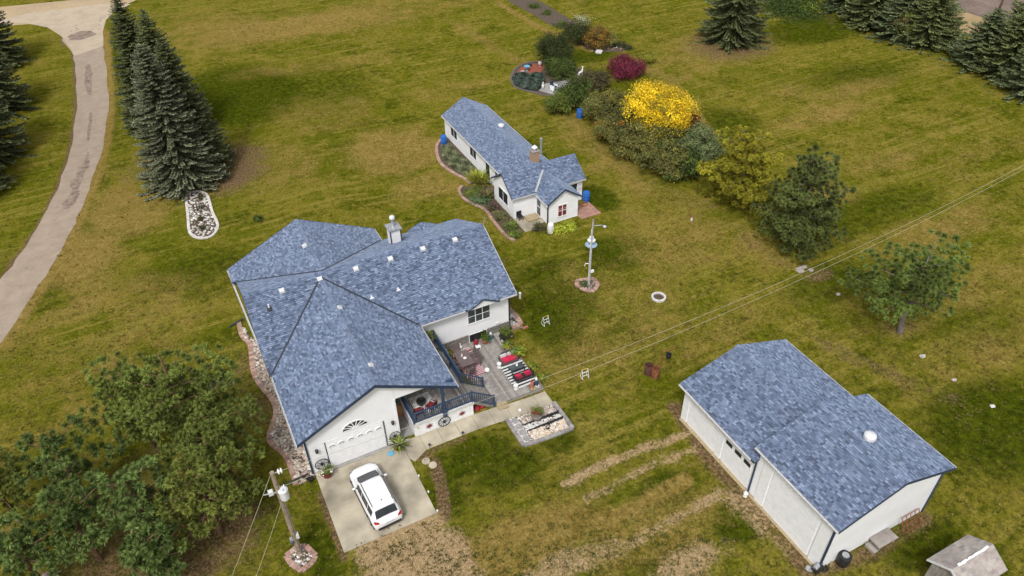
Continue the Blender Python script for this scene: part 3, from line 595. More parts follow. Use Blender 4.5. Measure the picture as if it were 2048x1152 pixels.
chm = MB().box((cx - .42, cy - .42, cz - .9), (cx + .42, cy + .42, cz + 1.15)).build('chimney', 'white_paint', house)
for sx in (-1, 1): MB().box((cx + sx * .40 - .04, cy - .45, cz - .5), (cx + sx * .40 + .04, cy - .37, cz + 1.14)).build('corner_board', 'dark_trim', chm)
cm = MB(); clad(wallquad((cx - .36, cy - .421), (cx + .36, cy - .421), cz - .4, cz + 1.12), .15, (9, 10), .012, [((.6, .6, .6), 1)], 0, .002, mb=cm); cm.build('siding', 'siding', chm)
MB().prism([(cx - .52, cy - .52, cz + 1.15), (cx + .52, cy - .52, cz + 1.15), (cx + .52, cy + .52, cz + 1.15), (cx - .52, cy + .52, cz + 1.15)], (0, 0, .14)).build('chimney_cap', 'galvanised', chm)
fl = MB().lathe([(.2, 1.28), (.12, 1.42), (.12, 1.95), (.12, 2.0)], 12, (cx, cy, cz)); fl.build('flue', 'galvanised', chm, True); MB().lathe([(.13, 1.98), (.22, 2.0), (.22, 2.1), (.19, 2.2), (.03, 2.26)], 12, (cx, cy, cz)).build('flue_cap', 'steel_white', chm)
# stairwell beside the garage: door and side wall under the porch
MB().box((7.34, 33.6, .0), (8.25, 33.75, 1.15)).build('basement_wall', 'concrete_grey', house); MB().box((7.42, 33.48, .02), (8.15, 33.6, 1.12)).build('basement_door', 'door_wood', house)
MB().box((7.33, 31.7, .001), (8.24, 33.6, .02)).build('stairwell_floor', 'concrete_grey', house)
# antenna at the right gable, dish at the left wall
an = thing('roof_antenna', 'small metal antenna on the right gable end of the main house', 'antenna', (19.08, 43.45, 6.0), world=True)
a = MB(); a.tube([(19.08, 43.45, 5.9), (19.25, 43.5, 6.75)], .025, 6); a.build('mast', 'galvanised', an); a = MB(); a.tube([(18.95, 43.1, 6.3), (19.5, 43.75, 6.5)], .02, 6); a.tube([(19.4, 43.2, 6.25), (19.3, 43.5, 6.45)], .03, 6); a.build('arm', 'brass', an)
dp = PX(484, 636, .78); ds = thing('satellite_dish', 'white satellite dish on the left eave of the main house', 'satellite dish', dp - (0, 0, .5), world=True)
a = MB(); a.tube([dp + (.3, 0, -.55), dp + (.02, 0, -.1)], .03, 6); a.build('bracket', 'galvanised', ds)
a = MB(); a.lathe([(.02, 0), (.22, .04), (.36, .12), (.34, .12), (.2, .06), (.02, .03)], 14); R_ = Vector((-.75, .35, .35)).to_track_quat('Z', 'Y').to_matrix(); a.v = [tuple(np.array(R_ @ Vector(q)) + dp) for q in a.v]; a.build('dish', 'steel_white', ds, True)
a = MB(); a.tube([dp + (0, 0, -.25), dp + (-.5, .2, -.05)], .02, 6); a.tube([dp + (-.5, .2, -.1), dp + (-.55, .22, .05)], .05, 6); a.build('arm', 'steel_white', ds)
# ------------------------------------------------------------------ workshop (two roof heights)
gs = -0.5
shop = thing('workshop', 'long white workshop garage with blue shingle roof stepping between two heights', 'garage', (29, 18.8, gs), world=True)
SX0, SX1, SR = 24.6, 33.4, 29.0
def two(x0, x1, xr, y0, y1, zeave, zr): return [[(x0, y1, zeave), (x0, y0, zeave), (xr, y0, zr), (xr, y1, zr)], [(x1, y0, zeave), (x1, y1, zeave), (xr, y1, zr), (xr, y0, zr)]]
RH = two(SX0, SX1, SR, 12.15, 18.45, 3.8, 5.2); RL = two(SX0 - .05, SX1 + .1, SR + .05, 18.2, 25.35, 2.68, 4.12)
kk = math.sqrt(1 + .318 ** 2)
roof(shop, RH, 'roof', caps=[((SR, 12.15, 5.2), (SR, 18.45, 5.2), (-1 / kk, 0, -.318 / kk), (1 / kk, 0, -.318 / kk))])
roof(shop, RL, 'lower_roof', caps=[((SR + .05, 18.5, 4.12), (SR + .05, 25.35, 4.12), (-1 / kk, 0, -.318 / kk), (1 / kk, 0, -.318 / kk))])
def pent(x0, x1, xr, y0, y1, z0, ze_, zr): return MB().prism([(x0, y0, z0), (x1, y0, z0), (x1, y0, ze_), (xr, y0, zr), (x0, y0, ze_)], (0, y1 - y0, 0))
pent(24.95, 33.05, 29.0, 12.5, 18.2, gs - .1, 3.72, 4.98).build('wall', 'siding', shop); pent(25.0, 33.0, 29.05, 18.22, 25.05, gs - .1, 2.62, 3.86).build('rear_wall', 'siding', shop)
siding(shop, [[(24.95, 12.49, gs + .02), (33.05, 12.49, gs + .02), (33.05, 12.49, 3.72), (29, 12.49, 4.98), (24.95, 12.49, 3.72)], wallquad((24.94, 18.2), (24.94, 12.5), gs + .02, 3.72), wallquad((24.99, 25.05), (24.99, 18.22), gs + .02, 2.62)], .2)
gutter(shop, (SX0, 12.15, 3.8), (SX0, 18.45, 3.8), (-1, 0, 0)); gutter(shop, (SX0 - .05, 18.5, 2.68), (SX0 - .05, 25.35, 2.68), (-1, 0, 0)); gutter(shop, (SX1, 18.45, 3.8), (SX1, 12.15, 3.8), (1, 0, 0)); gutter(shop, (SX1 + .1, 25.35, 2.68), (SX1 + .1, 18.5, 2.68), (1, 0, 0))
for xa, za in ((SX0, 3.8), (SX1, 3.8)): MB().prism([(xa, 12.12, za + .03), (SR, 12.12, 5.23), (SR, 12.12, 5.03), (xa, 12.12, za - .17)], (0, .025, 0)).build('rake_board', 'navy', shop)
def bay(y0, y1, z1, X, nm, wins=0, panels=4):
    d = MB().box((X - .02, y0, gs + .03), (X, y1, z1)).build(nm, 'white_paint', shop)
    h = (z1 - gs - .05) / panels
    for i in range(panels): MB().box((X - .05, y0 + .04, gs + .04 + i * h), (X - .02, y1 - .04, gs + .04 + (i + 1) * h - .018)).build('door_panel', 'white_paint', d)
    for i in range(wins):
        yc = y0 + (y1 - y0) * (i + .5) / wins; w_ = MB().box((X - .062, yc - .28, z1 - .75), (X - .05, yc + .28, z1 - .42)).build('door_window', 'glass', d)
bay(21.7, 24.45, 2.1, 24.98, 'overhead_door'); bay(18.55, 21.0, 2.1, 24.98, 'overhead_door', 3); bay(13.45, 17.0, 3.0, 24.93, 'overhead_door', 0, 5)
for y0, y1, zt, X in ((24.55, 25.06, 2.55, 24.9), (21.1, 21.6, 2.55, 24.9), (18.22, 18.45, 2.55, 24.9), (17.1, 17.75, 3.6, 24.85), (12.5, 13.3, 3.6, 24.85)): MB().box((X, y0, gs + .02), (X + .1, y1, zt)).build('pilaster', 'white_paint', shop)
MB().box((24.8, 12.42, gs), (24.9, 12.52, 3.75)).build('downspout', 'navy', shop); MB().box((33.04, 12.40, gs), (33.14, 12.5, 3.7)).build('downspout', 'navy', shop); MB().box((24.82, 18.24, gs), (24.9, 18.33, 2.6)).build('downspout', 'navy', shop)
MB().box((24.7, 12.4, gs - .06), (25.0, 25.0, gs + .05)).build('sill', 'new_wood', shop)
ns = normal3(RH[1]); p = PN(1737, 880, RH[1][0], ns); MB().lathe([(.2, -.15), (.2, .12), (.33, .16), (.36, .3), (.33, .42), (.18, .5), (.02, .52)], 14, tuple(p)).build('turbine_vent', 'steel_white', shop, True)
# ------------------------------------------------------------------ small bungalow
bun = thing('bungalow', 'small white bungalow with blue shingle roof and a little front porch gable', 'house', (29, 58, gs), world=True)
LB = two(26.72, 32.05, 29.4, 53.9, 70.7, 1.88, 3.4)
CB = [[(25.72, 51.7, 1.85), (33.55, 51.7, 1.85), (33.55, 53.9, 3.43), (25.72, 53.9, 3.43)], [(33.55, 56.15, 1.85), (25.72, 56.15, 1.85), (25.72, 53.9, 3.43), (33.55, 53.9, 3.43)]]
FB = two(28.1, 31.7, 29.9, 49.35, 53.3, 1.75, 2.98)
kb = math.sqrt(1 + .57 ** 2); kc = math.sqrt(1 + .72 ** 2)
roof(bun, LB, 'long_roof', .12, caps=[((29.4, 56.5, 3.4), (29.4, 70.7, 3.4), (-1 / kb, 0, -.57 / kb), (1 / kb, 0, -.57 / kb))]); roof(bun, CB, 'cross_roof', .12, caps=[((25.72, 53.9, 3.43), (33.55, 53.9, 3.43), (0, -1 / kc, -.72 / kc), (0, 1 / kc, -.72 / kc))])
roof(bun, FB, 'porch_roof', .12, caps=[((29.9, 49.35, 2.98), (29.9, 53.2, 2.98), (-.8, 0, -.58), (.8, 0, -.58))])
for xs in (28.1,):                           # pale metal valley where porch roof meets cross roof
    v0 = np.array((28.15, 51.72, 1.9)); v1 = np.array((29.75, 53.25, 2.99)); sd_ = np.array((.07, -.07, .0)); MB().prism([v0 + sd_ + (0, 0, .05), v1 + sd_ + (0, 0, .05), v1 - sd_ + (0, 0, .08), v0 - sd_ + (0, 0, .08)], (0, 0, -.04)).build('valley_flashing', 'galvanised', bun)
pent(26.92, 31.85, 29.4, 56.0, 70.45, gs - .1, 1.86, 3.2).build('long_wall', 'siding', bun)
MB().prism([(25.95, 51.9, gs - .1), (25.95, 55.95, gs - .1), (25.95, 55.95, 1.83), (25.95, 53.9, 3.25), (25.95, 51.9, 1.83)], (7.35, 0, 0)).build('cross_wall', 'siding', bun)
pent(28.3, 31.45, 29.9, 49.6, 52.2, gs - .1, 1.7, 2.78).build('porch_wall', 'siding', bun)
for pl in ([(28.3, 49.59, gs + .05), (31.45, 49.59, gs + .05), (31.45, 49.59, 1.7), (29.9, 49.59, 2.78), (28.3, 49.59, 1.7)], wallquad((25.95, 51.89), (28.28, 51.89), gs + .05, 1.83), wallquad((31.47, 51.89), (33.3, 51.89), gs + .05, 1.83)):
    clad(pl, .22, (50, 51), .045, [((.6, .6, .6), 1)], 0, .002, sep='siding_board', mate='siding', parent=bun)
siding(bun, [wallquad((26.91, 70.45), (26.91, 56.0), gs + .05, 1.86), wallquad((28.29, 52.2), (28.29, 49.6), gs + .05, 1.7), [(25.94, 55.95, gs + .05), (25.94, 51.9, gs + .05), (25.94, 51.9, 1.83), (25.94, 53.9, 3.25), (25.94, 55.95, 1.83)]])
gutter(bun, (26.72, 56.2, 1.88), (26.72, 70.7, 1.88), (-1, 0, 0)); gutter(bun, (32.05, 70.7, 1.88), (32.05, 56.2, 1.88), (1, 0, 0)); gutter(bun, (25.72, 51.7, 1.85), (28.2, 51.7, 1.85), (0, -1, 0)); gutter(bun, (31.6, 51.7, 1.85), (33.55, 51.7, 1.85), (0, -1, 0)); gutter(bun, (28.1, 49.35, 1.75), (28.1, 51.6, 1.75), (-1, 0, 0))
for xa in (28.1, 31.7): MB().prism([(xa, 49.32, 1.78), (29.9, 49.32, 3.01), (29.9, 49.32, 2.85), (xa, 49.32, 1.62)], (0, .025, 0)).build('rake_board', 'navy', bun)
for ya in (51.7, 56.15): MB().prism([(25.69, ya, 1.88), (25.69, 53.9, 3.46), (25.69, 53.9, 3.3), (25.69, ya, 1.72)], (.025, 0, 0)).build('rake_board', 'navy', bun)
MB().box((28.2, 49.5, gs), (28.3, 49.6, 1.7)).build('downspout', 'dark_trim', bun)
for a, b, z0, z1, nx in (((26.9, 68.6), (26.9, 67.0), .45, 1.55, 2), ((26.9, 63.6), (26.9, 62.1), .45, 1.55, 2), ((26.9, 57.6), (26.9, 56.6), .3, 1.6, 1), ((25.93, 54.9), (25.93, 53.0), .35, 1.55, 2)): window(bun, a, b, z0, z1, nx, 1, .08)
window(bun, (26.9, 59.8), (26.9, 58.9), gs + .1, 1.6, 1, 1, .08, 'side_door', 'glass')
window(bun, (28.28, 51.6), (28.28, 50.9), gs + .15, 1.5, 1, 2, .09, 'porch_door', 'glass_lit')
window(bun, (29.35, 49.57), (30.2, 49.57), .1, 1.25, 2, 2, .09, 'porch_window', 'dark_red', 'white_paint'); window(bun, (32.0, 51.87), (32.7, 51.87), .7, 1.5, 1, 1, .07)
nl = normal3(LB[1]); p = PN(1069, 318, LB[0][0], normal3(LB[0])); ch2 = MB().box((p[0] - .35, p[1] - .3, p[2] - .7), (p[0] + .35, p[1] + .3, p[2] + .85)).build('chimney', 'brick_tan', bun)
for i in range(6): MB().box((p[0] - .365, p[1] - .315, p[2] - .1 + i * .16), (p[0] + .365, p[1] + .315, p[2] - .1 + i * .16 + .13)).build('brick_course', 'brick_tan', ch2)
MB().box((p[0] - .42, p[1] - .37, p[2] + .86), (p[0] + .42, p[1] + .37, p[2] + .95)).build('chimney_cap', 'concrete_grey', ch2); MB().lathe([(.12, .95), (.12, 1.15), (.3, 1.2), (.28, 1.26), (.1, 1.4), (.02, 1.5)], 10, tuple(p)).build('chimney_cowl', 'steel_white', ch2)
p = PN(1082, 312, LB[1][0], nl); MB().lathe([(.2, -.2), (.16, .12), (.11, .14), (.11, 1.75), (.14, 1.75), (.14, 1.95), (.03, 2.0)], 12, tuple(p)).build('stove_pipe', 'galvanised', bun, True)
p = PN(1002, 254, LB[1][0], nl); MB().lathe([(.25, -.15), (.25, .1), (.34, .12), (.3, .28), (.02, .34)], 12, tuple(p)).build('roof_vent', 'steel_white', bun, True)
# ------------------------------------------------------------------ little weathered shed in the corner
sq = P(1905, 1152); shz = gs
shed = thing('garden_shed', 'small weathered grey wooden shed with brown shingle roof near the workshop', 'shed', (sq[0], sq[1], gs), world=True)
SHP = [((0.33, 0.29, 0.265), 3), ((0.37, 0.33, 0.30), 2), ((0.29, 0.255, 0.235), 2)]
sp = [[(32.2, 9.55, 1.7), (29.0, 9.55, 1.7), (29.0, 8.37, 2.45), (32.2, 8.37, 2.45)], [(29.0, 7.2, 1.7), (32.2, 7.2, 1.7), (32.2, 8.37, 2.45), (29.0, 8.37, 2.45)]]
d = MB(); [d.prism(q, (0, 0, -.08)) for q in sp]; sr = d.build('roof', 'old_shed', shed); m = MB(); [clad(q, .2, (.3, .31), .012, SHP, .08, .004, mb=m) for q in sp]; m.build('shingles', 'shed_roof', sr, stuff=True)
m = MB()
for i in range(14):
    x = 29.5 + i * .165; m.box((x, 8.37 - random.uniform(.03, .08), 2.46), (x + .19, 8.37 + random.uniform(.03, .09), 2.475 + random.uniform(0, .015)))
m.build('torn_ridge_strip', 'white_paint', sr)
MB().prism([(29.3, 7.4, gs - .05), (29.3, 9.35, gs - .05), (29.3, 9.35, 1.62), (29.3, 8.37, 2.3), (29.3, 7.4, 1.62)], (2.7, 0, 0)).build('wall', 'old_shed', shed)
for i in range(9): MB().box((29.265, 7.42 + i * .215, gs), (29.3, 7.42 + i * .215 + .2, 1.6)).build('plank', 'old_shed', shed)
MB().box((29.25, 7.9, gs + .02), (29.262, 8.75, 1.45)).build('shed_door', 'old_wood', shed)
for ya in (7.2, 9.55): MB().prism([(28.97, ya, 1.74), (28.97, 8.37, 2.49), (28.97, 8.37, 2.35), (28.97, ya, 1.6)], (.03, 0, 0)).build('rake_board', 'gutter', shed)
# ------------------------------------------------------------------ deck, porch, stairs and railings
DZ = -0.15
deck = thing('wooden_deck', 'low weathered grey plank deck below the main house wall', 'deck', (15.4, 34.8, DZ), world=True)
random.seed(3)
WD = [((0.31, 0.285, 0.26), 3), ((0.24, 0.215, 0.195), 2), ((0.36, 0.33, 0.30), 2), ((0.19, 0.17, 0.155), 1)]
x = 12.62
while x < 17.85:
    y0 = 31.62
    MB().box((x, y0, DZ - .04), (x + .116, 38.2, DZ + random.uniform(-.004, .004)), jit(wcol(WD), .08)).build('deck_board', 'deck_wood', deck); x += .142
MB().box((12.6, 31.58, -.62), (17.9, 31.615, DZ - .02)).build('skirt', 'old_wood', deck); MB().box((17.87, 31.6, -.62), (17.9, 38.2, DZ - .02)).build('skirt', 'old_wood', deck); MB().box((12.6, 31.63, DZ - .2), (17.86, 38.2, DZ - .06)).build('joist_frame', 'soil', deck)
for i in range(26): MB().box((12.7 + i * .226, 38.19, DZ), (12.7 + i * .226 + .215, 38.235, .52)).build('skirting_board', 'old_wood', deck)
MB().box((12.65, 38.15, .52), (18.6, 38.25, .57)).build('cap_rail', 'old_wood', deck)
st = thing('wooden_step', 'small pale wooden two-tread step in front of the grey deck', 'step', (14.6, 31.3, -.3), world=True)
MB().box((14.2, 31.05, -.32), (14.95, 31.32, -.12)).build('tread', 'new_wood', st); MB().box((14.2, 31.33, -.32), (14.95, 31.575, -.02)).build('tread', 'new_wood', st)
PFZ = 1.2
porch = thing('raised_porch', 'raised porch with navy railings under the garage roof', 'porch', (10.4, 34.5, 0), world=True)
x = 8.3
while x < 12.5:
    MB().box((x, 31.52, PFZ - .04), (min(x + .116, 12.5), 38.2, PFZ), jit(wcol(WD), .08)).build('deck_board', 'deck_wood', porch); x += .142
MB().box((8.25, 31.44, -.1), (12.45, 31.52, .98)).build('skirt_panel', 'skirt_white', porch); MB().box((8.25, 31.53, -.1), (8.33, 38.2, .98)).build('skirt_panel', 'skirt_white', porch); MB().box((12.4, 31.53, -.2), (12.5, 38.2, PFZ - .05)).build('skirt_panel', 'rail_blue', porch)
MB().box((8.2, 31.38, .985), (12.52, 31.515, PFZ + .01)).build('rim_board', 'gutter', porch); MB().box((8.2, 31.53, .985), (8.29, 38.2, PFZ + .01)).build('rim_board', 'gutter', porch)
BAL = MB().box((-.022, -.022, 0), (.022, .022, .80)).mesh('baluster', M('rail_blue'))
def rail(parent, a, b, n, posts=(True, True), h=.95):
    a = np.asarray(a, float); b = np.asarray(b, float); u = (b - a); L = np.linalg.norm(u[:2]); nn = np.array([-u[1], u[0], 0]) / L
    for lo, th, wd in ((h - .06, .06, .05), (.08, .06, .03)):
        q = [a + nn * wd + (0, 0, lo), b + nn * wd + (0, 0, lo), b - nn * wd + (0, 0, lo), a - nn * wd + (0, 0, lo)]; MB().prism(q, (0, 0, th)).build('rail', 'rail_blue', parent)
    for i in range(1, n): inst(BAL, 'baluster', parent, a + u * i / n + (0, 0, .1))
    for f, p in zip(posts, (a, b)):
        if f: MB().box(p - (.055, .055, .25), p + (.055, .055, h + .06)).build('post', 'rail_blue', parent)
rail(porch, (8.3, 31.46, PFZ), (10.42, 31.46, PFZ), 15, (True, False)); rail(porch, (10.42, 31.46, PFZ), (12.42, 31.46, PFZ), 14, (False, True)); rail(porch, (8.3, 31.52, PFZ), (8.3, 34.2, PFZ), 18, (False, True)); rail(porch, (8.3, 34.2, PFZ), (7.42, 34.2, PFZ), 6, (False, False))
rail(porch, (12.46, 33.42, PFZ), (12.46, 38.15, PFZ), 30); rail(porch, (12.46, 31.46, PFZ), (14.05, 31.55, DZ + .1), 11, (False, True)); rail(porch, (12.46, 33.42, PFZ), (14.08, 33.42, DZ + .1), 11, (False, True))
pp = MB().box((10.33, 31.37, PFZ - .2), (10.51, 31.55, 3.6)); pp.box((10.27, 31.31, PFZ - .25), (10.57, 31.61, PFZ + .35)); pp.build('porch_post', 'rail_blue', porch)
MB().box((9.76, 31.66, 3.46), (11.25, 31.8, 3.72)).build('header_beam', 'rail_blue', porch)
NS = 6
for i in range(NS):
    xa = 12.5 + i * .26; zt = PFZ - (i + 1) * (PFZ - DZ) / (NS + 1); MB().box((xa, 31.6, zt - .045), (xa + .29, 33.36, zt)).build('stair_tread', 'old_wood', porch)
for ya in (31.56, 33.38): MB().prism([(12.5, ya, PFZ - .02), (14.08, ya, DZ + .02), (14.08, ya, DZ - .02 + .005), (13.8, ya, DZ + .005), (12.5, ya, PFZ - .35)], (0, .04, 0)).build('stringer', 'old_wood', porch)
# wall ornaments on the white skirt
def wheel_orn(name, label, c, R, cat='wheel ornament', mt='black_plastic', n=10, group=None, ax='y'):
    w_ = thing(name, label, cat, c, group=group); a = MB(); a.torus((0, 0, 0), R, R * .07, 20, 6, 'y'); a.build('rim', mt, w_, True)
    for i in range(n): t = 2 * math.pi * i / n; q = MB(); q.tube([(R * .18 * math.cos(t), 0, R * .18 * math.sin(t)), (R * .97 * math.cos(t), 0, R * .97 * math.sin(t))], R * .035, 5); q.build('spoke', mt, w_)
    b = MB(); b.tube([(0, -.06, 0), (0, .05, 0)], R * .22, 10); b.build('hub', mt, w_); return w_
wheel_orn('wagon_wheel', 'dark wagon wheel hung between two sun ornaments on the white porch skirt', (10.32, 31.38, .45), .42, n=10)
def sun_orn(x, lab):
    t = thing('sun_ornament', lab, 'wall ornament', (x, 31.42, .52)); b = MB(); b.lathe([(.01, -.03), (.12, -.02), (.11, .02), (.01, .04)], 12); b.v = [(p[0], -p[2], p[1]) for p in b.v]; b.build('face', 'dark_red', t)
    for i in range(12):
        a = 2 * math.pi * i / 12; r = .30 if i % 2 else .24; q = MB(); q.prism([(.10 * math.cos(a - .22), .01, .10 * math.sin(a - .22)), (.10 * math.cos(a + .22), .01, .10 * math.sin(a + .22)), (r * math.cos(a), .01, r * math.sin(a))], (0, -.02, 0)); q.build('ray', 'dark_red', t)
sun_orn(9.28, 'red-brown metal sun ornament on the porch skirt, nearer the garage'); sun_orn(11.62, 'red-brown metal sun ornament on the porch skirt, nearer the stairs')
for nm, x, lab in (('vent_cover', 8.5, 'small brass vent cover at the garage end of the porch skirt'), ('vent_cover', 12.15, 'small grey vent cover at the stair end of the porch skirt')): tag(MB().lathe([(.02, 0), (.07, .0), (.07, .025), (.05, .04), (.02, .04)], 10, (x, 31.43, .75)).build(nm, 'brass' if x < 9 else 'gutter'), lab, 'vent cover')
# rugs
def rug(name, lab, x0, x1, y0, y1, z, n, cols, border=None):
    m = MB(); h = (y1 - y0) / n
    for i in range(n): m.box((x0, y0 + i * h, z), (x1, y0 + (i + 1) * h - .002, z + .014), cols[i % len(cols)])
    return tag(m.build(name, 'rug'), lab, 'rug')
rug('striped_rug', 'rug striped in crimson and off-white under the dining table on the deck', 12.95, 14.95, 34.75, 37.7, DZ + .006, 40, [(.30, .03, .07), (.55, .48, .47)])
rug('striped_rug', 'rug with wide black and white stripes under the wicker seats', 16.05, 17.8, 32.25, 34.65, DZ + .006, 17, [(.62, .62, .61), (.02, .02, .022)])
pr = MB(); pr.box((8.75, 31.9, PFZ + .004), (10.15, 33.7, PFZ + .016), (.6, .6, .58))
for i in range(5):
    for j in range(6): pr.box((8.82 + i * .27, 31.98 + j * .29, PFZ + .016), (8.82 + i * .27 + .2 * ((i + j) % 2) + .03, 31.98 + j * .29 + .03 + .19 * ((i + j + 1) % 2), PFZ + .021), (.03, .03, .03))
tag(pr.build('patterned_rug', 'rug'), 'white rug with a black line pattern on the raised porch', 'rug')
# ------------------------------------------------------------------ furniture
dt = thing('dining_table', 'brown rectangular patio dining table on the crimson striped rug', 'table', (13.85, 36.1, DZ + .02))
m = MB(); m.box((-.5, -.8, .70), (.5, .8, .735)); m.build('tabletop', 'taupe', dt)
for sx in (-1, 1):
    for sy in (-1, 1): MB().box((sx * .42 - .03, sy * .7 - .03, 0), (sx * .42 + .03, sy * .7 + .03, .70)).build('leg', 'taupe', dt)
MB().box((-.44, -.72, .63), (.44, .72, .69)).build('apron', 'taupe', dt)
def mk_chair(label):
    c = thing('dining_chair', label, 'chair', group='patio dining chairs'); MB().box((-.25, -.25, .40), (.25, .25, .45)).build('seat', 'taupe', c)
    b = MB(); b.prism([(-.25, -.24, .47), (.25, -.24, .47), (.25, -.34, 1.0), (-.25, -.34, 1.0)], (0, -.035, .005)); b.build('backrest', 'taupe', c)
    for sx in (-1, 1):
        for sy in (-1, 1): MB().box((sx * .23 - .02, sy * .23 - .02, 0), (sx * .23 + .02, sy * .23 + .02, .40 if sy < 0 else .64)).build('leg', 'taupe', c)
        MB().box((sx * .23 - .025, -.27, .64), (sx * .23 + .025, .26, .67)).build('armrest', 'taupe', c)
    return c
ch0 = mk_chair('brown patio dining chair at the house-wall end of the table'); ch0.location = (13.75, 37.25, DZ + .02); ch0.rotation_euler = (0, 0, math.pi)
for (x, y, r, l) in ((13.85, 34.98, 0.08, 'brown patio dining chair at the stair end of the table'), (14.6, 36.5, math.pi / 2, 'brown patio dining chair on the open deck side of the table, near the wall'), (14.62, 35.75, math.pi / 2 + .15, 'brown patio dining chair on the open deck side of the table, near the stairs'), (13.08, 36.4, -math.pi / 2, 'brown patio dining chair between table and porch railing, near the wall'), (13.1, 35.7, -math.pi / 2, 'brown patio dining chair between table and porch railing, near the stairs')):
    copy_tree(ch0, (x, y, DZ + .02), r, l)
def lathe_thing(name, lab, cat, loc, prof, mt, seg=12, smooth=True):
    return tag(MB().lathe(prof, seg, tuple(loc)).build(name, mt, None, smooth), lab, cat)
lathe_thing('table_lantern', 'white lantern on the dining table, nearer the wall', 'lantern', (13.8, 36.35, DZ + .755), [(.07, 0), (.07, .02), (.05, .05), (.06, .18), (.02, .24)], 'ceramic_white')
lathe_thing('white_bowl', 'white bowl on the dining table', 'bowl', (13.88, 36.0, DZ + .755), [(.05, 0), (.12, .08), (.13, .09), (.11, .09), (.04, .03)], 'ceramic_white')
def goose(loc, lab, h=.42):
    t = thing('goose_figurine', lab, 'figurine', loc); b = MB(); b.ball((0, 0, .14), (.10, .14, .14)); b.tube([(0, .08, .2), (0, .10, .32), (0, .11, .36)], [.05, .035, .035], 8); b.ball((0, .12, .38), (.045, .055, .045)); b.build('body', 'ceramic_white', t, True); q = MB(); q.tube([(0, .16, .38), (0, .22, .37)], [.02, .006], 6); q.build('beak', 'yellow', t)
goose((13.2, 37.75, DZ + .02), 'white goose figurine on the deck by the porch railing'); goose((14.35, 37.85, DZ), 'white goose figurine on the deck beside the wall-end chair')
bc = MB(); bc.box((-.5, -.28, .1), (.5, .28, .8)); bc.prism([(-.45, -.26, .8), (.45, -.26, .8), (.42, .2, 1.12), (-.42, .2, 1.12)], (0, .07, 0)); bc.prism([(-.46, -.27, .8), (-.46, .27, .8), (-.44, .27, 1.1), (-.44, .1, 1.16), (-.44, -.2, .98)], (.9, 0, 0))
gr = thing('covered_grill', 'barbecue under a grey fabric cover on the raised porch', 'grill', (12.0, 35.4, PFZ), math.pi / 2); bc.build('cover', 'grill_cover', gr); MB().box((-.45, -.25, 0), (.45, .25, .12)).build('base', 'black_plastic', gr)
# wicker loveseats and coffee table
def mk_love(label, loc, rz):
    t = thing('wicker_loveseat', label, 'loveseat', loc, rz); MB().box((-.62, -.32, .16), (.62, .34, .32)).build('seat_base', 'wicker', t)
    b = MB(); pts = [(.62 * math.cos(math.pi * i / 12), 0, .45 + .42 * math.sin(math.pi * i / 12)) for i in range(13)]
    b.prism([(p[0], .32, p[2]) for p in pts] + [(-.62, .32, .3), (.62, .32, .3)], (0, .06, 0)); b.build('backrest', 'wicker', t)
    for sx in (-1, 1): a = MB(); a.box((sx * .62 - .05, -.3, .3), (sx * .62 + .05, .34, .56)); a.build('armrest', 'wicker', t)
    for sx in (-1, 1): MB().box((sx * .3 - .28, -.3, .32), (sx * .3 + .28, .18, .42)).build('seat_cushion', 'cushion', t); MB().box((sx * .3 - .26, .2, .42), (sx * .3 + .26, .30, .66)).build('back_cushion', 'gutter', t)
    for sx in (-1, 1):
        for sy in (-1, 1): MB().box((sx * .56 - .03, sy * .27 - .03, 0), (sx * .56 + .03, sy * .27 + .03, .16)).build('leg', 'wicker', t)
mk_love('arched dark wicker loveseat with red cushions at the far end of the striped rug', (16.85, 34.95, DZ), 0); 
t = thing('patio_bench', 'low dark metal bench with two red cushions on the black and white rug', 'bench', (17.0, 32.9, DZ + .02), math.pi)
for sx in (-1, 1): MB().box((sx * .36 - .24, -.26, .34), (sx * .36 + .24, .2, .43)).build('seat_cushion', 'cushion', t)
f = MB(); f.box((-.72, -.3, .28), (.72, .28, .33)); f.build('seat', 'black_plastic', t)
for sx in (-1, 1):
    for sy in (-1, 1): MB().box((sx * .68 - .02, sy * .27 - .02, 0), (sx * .68 + .02, sy * .27 + .02, .55 if sy < 0 else .8)).build('leg', 'black_plastic', t)
    MB().box((sx * .68 - .03, -.3, .55), (sx * .68 + .03, .3, .58)).build('armrest', 'black_plastic', t)
for i in range(3): MB().box((-.68, .27, .5 + i * .13), (.68, .29, .53 + i * .13)).build('back_slat', 'black_plastic', t)
t = thing('coffee_table', 'dark metal coffee table with glass top between the patio seats', 'table', (16.95, 33.85, DZ + .02))
MB().box((-.5, -.27, .40), (.5, .27, .425)).build('tabletop', 'glass_lit', t); MB().box((-.54, -.31, .375), (.54, .31, .4)).build('frame', 'black_plastic', t)
for sx in (-1, 1):
    for sy in (-1, 1): MB().box((sx * .5 - .02, sy * .27 - .02, 0), (sx * .5 + .02, sy * .27 + .02, .38)).build('leg', 'black_plastic', t)
lathe_thing('white_vase', 'small white vase on the coffee table', 'vase', (17.0, 33.9, DZ + .445), [(.05, 0), (.09, .06), (.08, .13), (.04, .2), (.06, .26)], 'ceramic_white')
for (x, y, l) in ((16.0, 34.75, 'white round side stool beside the arched loveseat'), (16.1, 32.3, 'small white round stool at the corner of the black and white rug')): lathe_thing('side_stool', l, 'stool', (x, y, DZ + .005), [(.15, 0), (.17, .03), (.13, .2), (.17, .36), (.17, .4), (.05, .41)], 'ceramic_white')
lathe_thing('white_stone_ball', 'white rounded garden stone at the corner of the crimson rug', 'stone', (15.05, 34.8, DZ), [(.08, 0), (.17, .06), (.2, .15), (.15, .25), (.05, .29)], 'ceramic_white')
